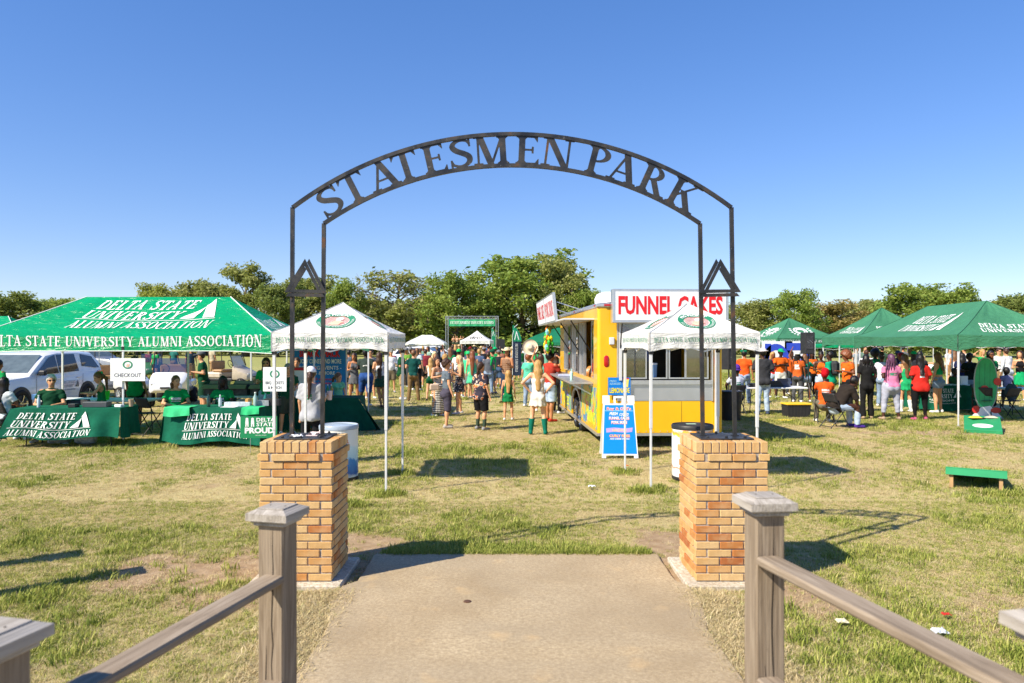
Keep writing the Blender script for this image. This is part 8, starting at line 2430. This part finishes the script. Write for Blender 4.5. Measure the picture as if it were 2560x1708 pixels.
# under the large right canopy
pp('woman in a black T-shirt behind the right green table', 2424, 23.0, h=1.66, face=-20, fem=True, skin='dark', hair=('curly', 'black'), top=('#16221e', 'tee'), bottom=('denim', 'jeans'), arms=('bent', 'bent'))
pp('woman in sunglasses and a green jersey behind the cutout', 2477, 22.6, h=1.74, face=5, fem=True, skin='brown', hair=('long', 'black'), top=('#0f7a46', 'jersey'), bottom=(BLK, 'pants'), shades=True, arms=('bent', 'bent'))
pp('person in navy beside the right tent pole', 2405, 24.5, h=1.66, face=150, fem=True, skin='dark', hair=('long', 'black'), top=('#1c2448', 'tee'), bottom=('denim', 'jeans'))
pp('child sitting low behind the right green table', 2386, 23.2, h=1.40, face=10, child=True, skin='dark', hair=('short', 'black'), top=('#2e5a34', 'tee'), bottom=(BLK, 'shorts'), pose='sit')
pp('man in a white cowboy hat and white shirt far back right', 2411, 31, h=1.82, face=170, skin='fair', hair=('short', 'brown'), top=('#d8d8d4', 'long'), bottom=('denim', 'jeans'), hat=('cowboy', '#dcd8cc'))
pp('woman in a white tank top with brown hair far back right', 2388, 30, h=1.66, face=175, fem=True, skin='tan', hair=('long', 'lbrown'), top=('#dcd8d6', 'tank'), bottom=('#d8d4d0', 'mini'))
pp('man in a white cap and pale shirt far back right', 2374, 34, h=1.78, face=20, skin='fair', hair=('short', 'brown'), top=('#c3cbd2', 'tee'), bottom=(KH, 'shorts'), hat=('cap', '#d9d9d9'), shades=True)
pp('blonde woman in green lifting her arms to her head', 2455, 30, h=1.72, face=0, fem=True, skin='fair', hair=('mid', 'blonde'), top=('#14a058', 'tee'), bottom=('denim', 'short'), arms=('uphead', 'uphead'))
pp('man in a white T-shirt and sunglasses far right', 2498, 29, h=1.76, face=10, skin='fair', hair=('short', 'brown'), top=('#d9d6d0', 'tee'), bottom=(KH, 'shorts'), shades=True, arms=('bent', 'bent'))
pp('man in a pale long sleeved shirt turned away far right', 2518, 27.5, h=1.76, face=200, skin='fair', hair=('short', 'brown'), top=('#d2d4d8', 'long'), bottom=('#9aa8b8', 'pants'))
pp('woman in a black top and green skirt at the right edge', 2549, 25.5, h=1.70, face=-30, fem=True, skin='fair', hair=('long', 'brown'), top=('#17171a', 'tank'), bottom=('#12925a', 'skirt'), arms=('bent', 'bent'))
pp('small child with dark hair beyond the chairs at the right edge', 2516, 22.5, h=1.2, face=160, child=True, skin='dark', hair=('curly', 'black'), top=('#8a86a8', 'tee'), bottom=(CHA, 'shorts'))
# distant crowd before the stage
FAR = [(1018, 33, '#5f8a34', 'lime green shirt', 'cap'), (1050, 37, '#3a5f8a', 'blue shirt', None), (1058, 44, '#7a9a86', 'pale green shirt', None), (1069, 41, '#8fb0a0', 'mint shirt with long hair', 'hair'),
 (1092, 47, '#44505c', 'slate shirt and grey cap', 'cap'), (1104, 39, '#8a94a4', 'pale blue shirt', None), (1124, 36, '#0f5a34', 'forest green shirt and white cap', 'cap'), (1132, 43, '#26262a', 'black shirt', None),
 (1139, 49, '#5a4634', 'brown top with long hair', 'hair'), (1160, 40, '#15a24c', 'vivid green shirt', None), (1165, 48, '#c9c9c4', 'white shirt', None), (1176, 42, '#12964a', 'green shirt and red cap', 'cap'),
 (1186, 52, '#a88a5a', 'tan shirt and straw hat', 'hat'), (1193, 41, '#20222c', 'dark navy shirt', None), (1203, 50, '#3a3c44', 'charcoal shirt and straw hat', 'hat'), (1209, 45, '#8a8478', 'stone shirt', None),
 (1222, 44, '#6a4a5c', 'plum shirt', None), (1229, 52, '#7a1a22', 'dark red shirt and cap', 'cap'), (1244, 43, '#1f6a4a', 'dark green shirt', None), (1250, 48, '#a39a90', 'beige shirt', None),
 (1256, 37, '#8a5a48', 'rust shirt', None), (1338, 33, '#14944e', 'green shirt beside the dark green canopy', None), (1364, 36, '#6aa08a', 'pale teal shirt beside the dark green canopy', None), (1148, 55, '#d0cac0', 'cream shirt and straw hat', 'hat'), (1214, 58, '#38608a', 'denim blue shirt', None), (1012, 42, '#c4c8cc', 'pale grey shirt', None), (1028, 36, '#2f7a4a', 'mid green shirt and grey cap', 'cap'), (1042, 31, '#b9c4c8', 'light shirt behind the teal polo', None), (1064, 33, '#7a2a34', 'maroon shirt', None), (1126, 31, '#0f7a48', 'emerald shirt with long hair', 'hair'), (1156, 33, '#d2d4d8', 'white shirt with long hair', 'hair'), (1188, 35, '#15643c', 'bottle green shirt', None), (1198, 31, '#4a5a78', 'slate blue shirt', None), (1246, 32, '#26282e', 'black shirt and grey cap', 'cap'), (1262, 44, '#12a050', 'bright green shirt behind the cowboy hat', None), (1310, 46, '#b0b6ba', 'pale shirt right of the navy flag', None)]
rg = random.Random(21)
for k, (px_, d_, c, words, extra) in enumerate(FAR):
 fem = extra == 'hair' or rg.random() < .35
 pp('distant person before the stage in a ' + words, px_, d_, h=rg.uniform(1.62, 1.82), face=rg.choice([160, 175, 190, 200, 30, -40]), fem=fem, skin=rg.choice(['fair', 'fair', 'tan', 'brown', 'dark']),
 hair=('long' if extra == 'hair' else ('mid' if fem else 'short'), rg.choice(['brown', 'black', 'lbrown', 'blonde'])), top=(c, 'tee'), bottom=(rg.choice([KH, CHA, '#3c506c', BLK]), rg.choice(['shorts', 'pants'])),
 hat={'cap': ('cap', '#7a1a22' if 'red' in words else ('#d0d0d0' if 'white' in words else '#777777')), 'hat': ('cowboy', '#c8b48a')}.get(extra), arms=(rg.choice(['down', 'bent', 'cross']), rg.choice(['down', 'bent', 'bent'])), group='people far off before the stage')
for k, (px_, arm, c, lb) in enumerate(((1134, 'up', '#9a7a66', 'performer on stage with one arm raised'), (1143, 'out', '#c9a288', 'performer on stage in a pale top with arms spread'), (1152, 'uphead', '#4a5a3c', 'performer on stage in olive touching the head'))):
 pp(lb, px_, 88.5, h=1.72, face=0, fem=True, skin='fair', hair=('long', 'brown'), top=(c, 'tank'), bottom=('#3a4a3a', 'short'), arms=(arm, 'bent'), z=1.0, group='performers on the stage')
# ------------------------------------------------------------------ grass: blades instanced over the lawn (uncountable: stuff)
def blade_mat(name, stops):
 m, t = newmat(name, .7, 0, .2)
 oi = t.add('ShaderNodeObjectInfo'); g = t.add('ShaderNodeNewGeometry')
 k = t.math('ADD', t.math('MULTIPLY', oi.outputs['Random'], .6), t.math('MULTIPLY', g.outputs['Random Per Island'], .4))
 c = t.ramp(k, stops); t.color(c)
 tr = t.add('ShaderNodeBsdfTranslucent'); mx = t.add('ShaderNodeMixShader'); mx.inputs[0].default_value = .3
 t.link(c, tr.inputs[0]); t.link(t.bsdf.outputs[0], mx.inputs[1]); t.link(tr.outputs[0], mx.inputs[2]); t.link(mx.outputs[0], t.out.inputs[0])
 return m
BG = blade_mat('green blades', [(.1, (.14, .19, .03)), (.4, (.27, .32, .055)), (.7, (.41, .43, .10)), (.95, (.58, .52, .19))])
BD = blade_mat('straw blades', [(.1, (.40, .31, .15)), (.45, (.57, .455, .245)), (.75, (.67, .56, .34)), (.95, (.40, .40, .13))])
def tufts(name, mat, n, blades, spread, hmin, hmax, wid, flat, seed):
 col = bpy.data.collections.new(name)
 for v in range(n):
  rg = np.random.default_rng(seed + v); V = []; Fq = []
  for i in range(blades):
   a = rg.uniform(0, 6.28); r = spread * math.sqrt(rg.random()); px_, py_ = r * math.cos(a), r * math.sin(a)
   h = rg.uniform(hmin, hmax); dr = rg.uniform(0, 6.28); bend = h * rg.uniform(.3, 1.1) * flat
   w = wid * rg.uniform(.6, 1.2); sx_, sy_ = -math.sin(dr) * w, math.cos(dr) * w
   up = h * (1.15 - .55 * min(1, flat * .8)); k = len(V)
   mx_, my_ = px_ + math.cos(dr) * bend * .35, py_ + math.sin(dr) * bend * .35
   ex, ey = px_ + math.cos(dr) * bend, py_ + math.sin(dr) * bend
   V += [(px_ - sx_, py_ - sy_, -.005), (px_ + sx_, py_ + sy_, -.005), (mx_ + sx_ * .8, my_ + sy_ * .8, up * .6), (mx_ - sx_ * .8, my_ - sy_ * .8, up * .6), (ex, ey, up)]
   Fq += [(k, k + 1, k + 2, k + 3), (k + 3, k + 2, k + 4)]
  me = bpy.data.meshes.new(name); me.from_pydata(V, [], Fq); me.materials.append(mat)
  me.polygons.foreach_set('use_smooth', [True] * len(Fq))
  col.objects.link(bpy.data.objects.new(name, me))
 return col
def scatter(name, label, P, sc, seed, col, nvar):
 rg = np.random.default_rng(seed); n = len(P)
 me = bpy.data.meshes.new(name); me.vertices.add(n); me.vertices.foreach_set('co', P.astype(np.float32).ravel())
 a = me.attributes.new('rot', 'FLOAT_VECTOR', 'POINT'); a.data.foreach_set('vector', np.column_stack([rg.normal(0, .1, n), rg.normal(0, .1, n), rg.uniform(0, 6.28, n)]).astype(np.float32).ravel())
 a = me.attributes.new('size', 'FLOAT', 'POINT'); a.data.foreach_set('value', sc.astype(np.float32))
 a = me.attributes.new('pick', 'INT', 'POINT'); a.data.foreach_set('value', rg.integers(0, nvar, n).astype(np.int32))
 o = link_mesh(name, me); props(o, label, 'grass', kind='stuff')
 ng = bpy.data.node_groups.new(name, 'GeometryNodeTree')
 ng.interface.new_socket('Geometry', in_out='INPUT', socket_type='NodeSocketGeometry'); ng.interface.new_socket('Geometry', in_out='OUTPUT', socket_type='NodeSocketGeometry')
 N = ng.nodes; gi = N.new('NodeGroupInput'); go = N.new('NodeGroupOutput'); ip = N.new('GeometryNodeInstanceOnPoints'); ci = N.new('GeometryNodeCollectionInfo')
 ci.inputs['Collection'].default_value = col; ci.inputs['Separate Children'].default_value = True; ci.inputs['Reset Children'].default_value = True
 ip.inputs['Pick Instance'].default_value = True
 def att(nm, ty): q = N.new('GeometryNodeInputNamedAttribute'); q.data_type = ty; q.inputs['Name'].default_value = nm; return q.outputs['Attribute']
 L = ng.links
 L.new(gi.outputs[0], ip.inputs['Points']); L.new(ci.outputs[0], ip.inputs['Instance']); L.new(att('pick', 'INT'), ip.inputs['Instance Index']); L.new(att('rot', 'FLOAT_VECTOR'), ip.inputs['Rotation']); L.new(att('size', 'FLOAT'), ip.inputs['Scale']); L.new(ip.outputs[0], go.inputs[0])
 md = o.modifiers.new('blades', 'NODES'); md.node_group = ng
def gh(x, y): return (fbm(x * 1.2, y * 1.2, 3) - .5) * .02 - .012
def field(n, y0, y1, seed, slope=.78, pad=1.4):
 rg = np.random.default_rng(seed)
 y = y0 + (y1 - y0) * rg.random(n) ** .8; x = (rg.random(n) * 2 - 1) * (y * slope + pad)
 ok = ~((np.abs(x - .04) < 1.31) & (y < 7.0))
 for px0 in (PX_L, PX_R): ok &= ~((x > px0 - .1) & (x < px0 + .71) & (y > 6.05) & (y < 6.9))
 x, y = x[ok], y[ok]
 return x, y, lush(x, y), dirt(x, y), rg.random(len(x))
CG = tufts('green_tuft', BG, 5, 20, .05, .014, .042, .0022, .9, 50); CD = tufts('straw_tuft', BD, 5, 18, .06, .012, .040, .0018, 1.6, 70)
CW = tufts('weed_tuft', BG, 3, 26, .07, .03, .09, .004, .7, 90)
PG = []; SG = []; PD = []; SD = []; PW = []; SW = []
for n, y0, y1, sc, sd in ((120000, 2.2, 9.5, 1.0, 1), (120000, 9.5, 22, 1.5, 2), (60000, 22, 48, 2.6, 3)):
 x, y, l, dd, u = field(n, y0, y1, sd)
 rg = np.random.default_rng(sd + 40)
 near = np.where(y < 48, 1, 0)
 g = (u < (.25 * np.clip(l * 30, 0, 1) + .83 * l) * (1 - .97 * dd)); w = g & (l > .34) & (rg.random(len(x)) < .10)
 s = sc * rg.uniform(.6, 1.25, len(x)) * (.7 + .6 * l)
 z = gh(x, y)
 P = np.column_stack([x, y, z])
 PG.append(P[g & ~w]); SG.append(s[g & ~w]); PW.append(P[w]); SW.append(s[w])
 q = ~g & (rg.random(len(x)) < 1 - .93 * dd); PD.append(P[q]); SD.append(s[q])
rg = np.random.default_rng(77)           # ragged edge of the lawn against the walk and straw drifts beside it
n = 1500; x = rg.uniform(-1.2, 1.3, n); y = 7.03 + rg.random(n) ** 2 * .22; PW.append(np.column_stack([x, y, gh(x, y)])); SW.append(rg.uniform(.5, 1.1, n))
n = 5200; s_ = rg.choice([-1, 1], n); x = .04 + s_ * (1.33 + np.abs(rg.normal(0, .17, n))); y = rg.uniform(3.9, 6.0, n); PD.append(np.column_stack([x, y, gh(x, y) + .012])); SD.append(rg.uniform(.9, 1.7, n))
for cx, cy, k in ((-1.667, 9.9, 40), (1.9, 10.1, 60), (1.75, 11.57, 30), (-1.7, 11.45, 30), (-7.85, 14.95, 90), (-2.0, 9.2, 50), (2.3, 8.2, 60), (6.5, 9.8, 30)):
 P = np.column_stack([rg.normal(cx, .12, k), rg.normal(cy, .10, k), np.full(k, -.01)]); PW.append(P); SW.append(rg.uniform(.7, 1.5, k))
scatter('green_grass', 'short green blades growing in patches over the lawn', np.concatenate(PG), np.concatenate(SG), 1, CG, 5)
scatter('dry_grass', 'short straw coloured dry blades over the lawn', np.concatenate(PD), np.concatenate(SD), 2, CD, 5)
scatter('weeds', 'taller green weeds scattered in the lawn and along the walk', np.concatenate(PW), np.concatenate(SW), 3, CW, 3)
# small litter on the grass
for lb, (x, y), c, s in (('crumpled white scrap on the grass between pillar and canopy', G(1480, 1223), '#e4e4e8', .05), ('white litter on the grass near the right edge', G(2350, 1592), '#c9ccd0', .05), ('small red scrap on the grass near the right edge', G(2366, 1548), '#b83020', .03), ('pale scrap on the grass behind the right rail', G(2105, 1566), '#d8cfae', .04), ('orange scrap beside the right canopy leg', G(1566, 1170), '#d0722c', .04), ('small yellow ball on the grass by the seated man', G(2085, 1066), '#d8c020', .035), ('clear bottle lying on the grass below the leftmost table', G(165, 1114), '#a9b6bc', .05)):
 b = MB(); crumple(b, (0, 0, .02), s, len(lb)); o = b.build('litter', M('litter ' + c, c, .5)); o.location = (x, y, .012); props(o, lb, 'litter'); solidify(o, .004)
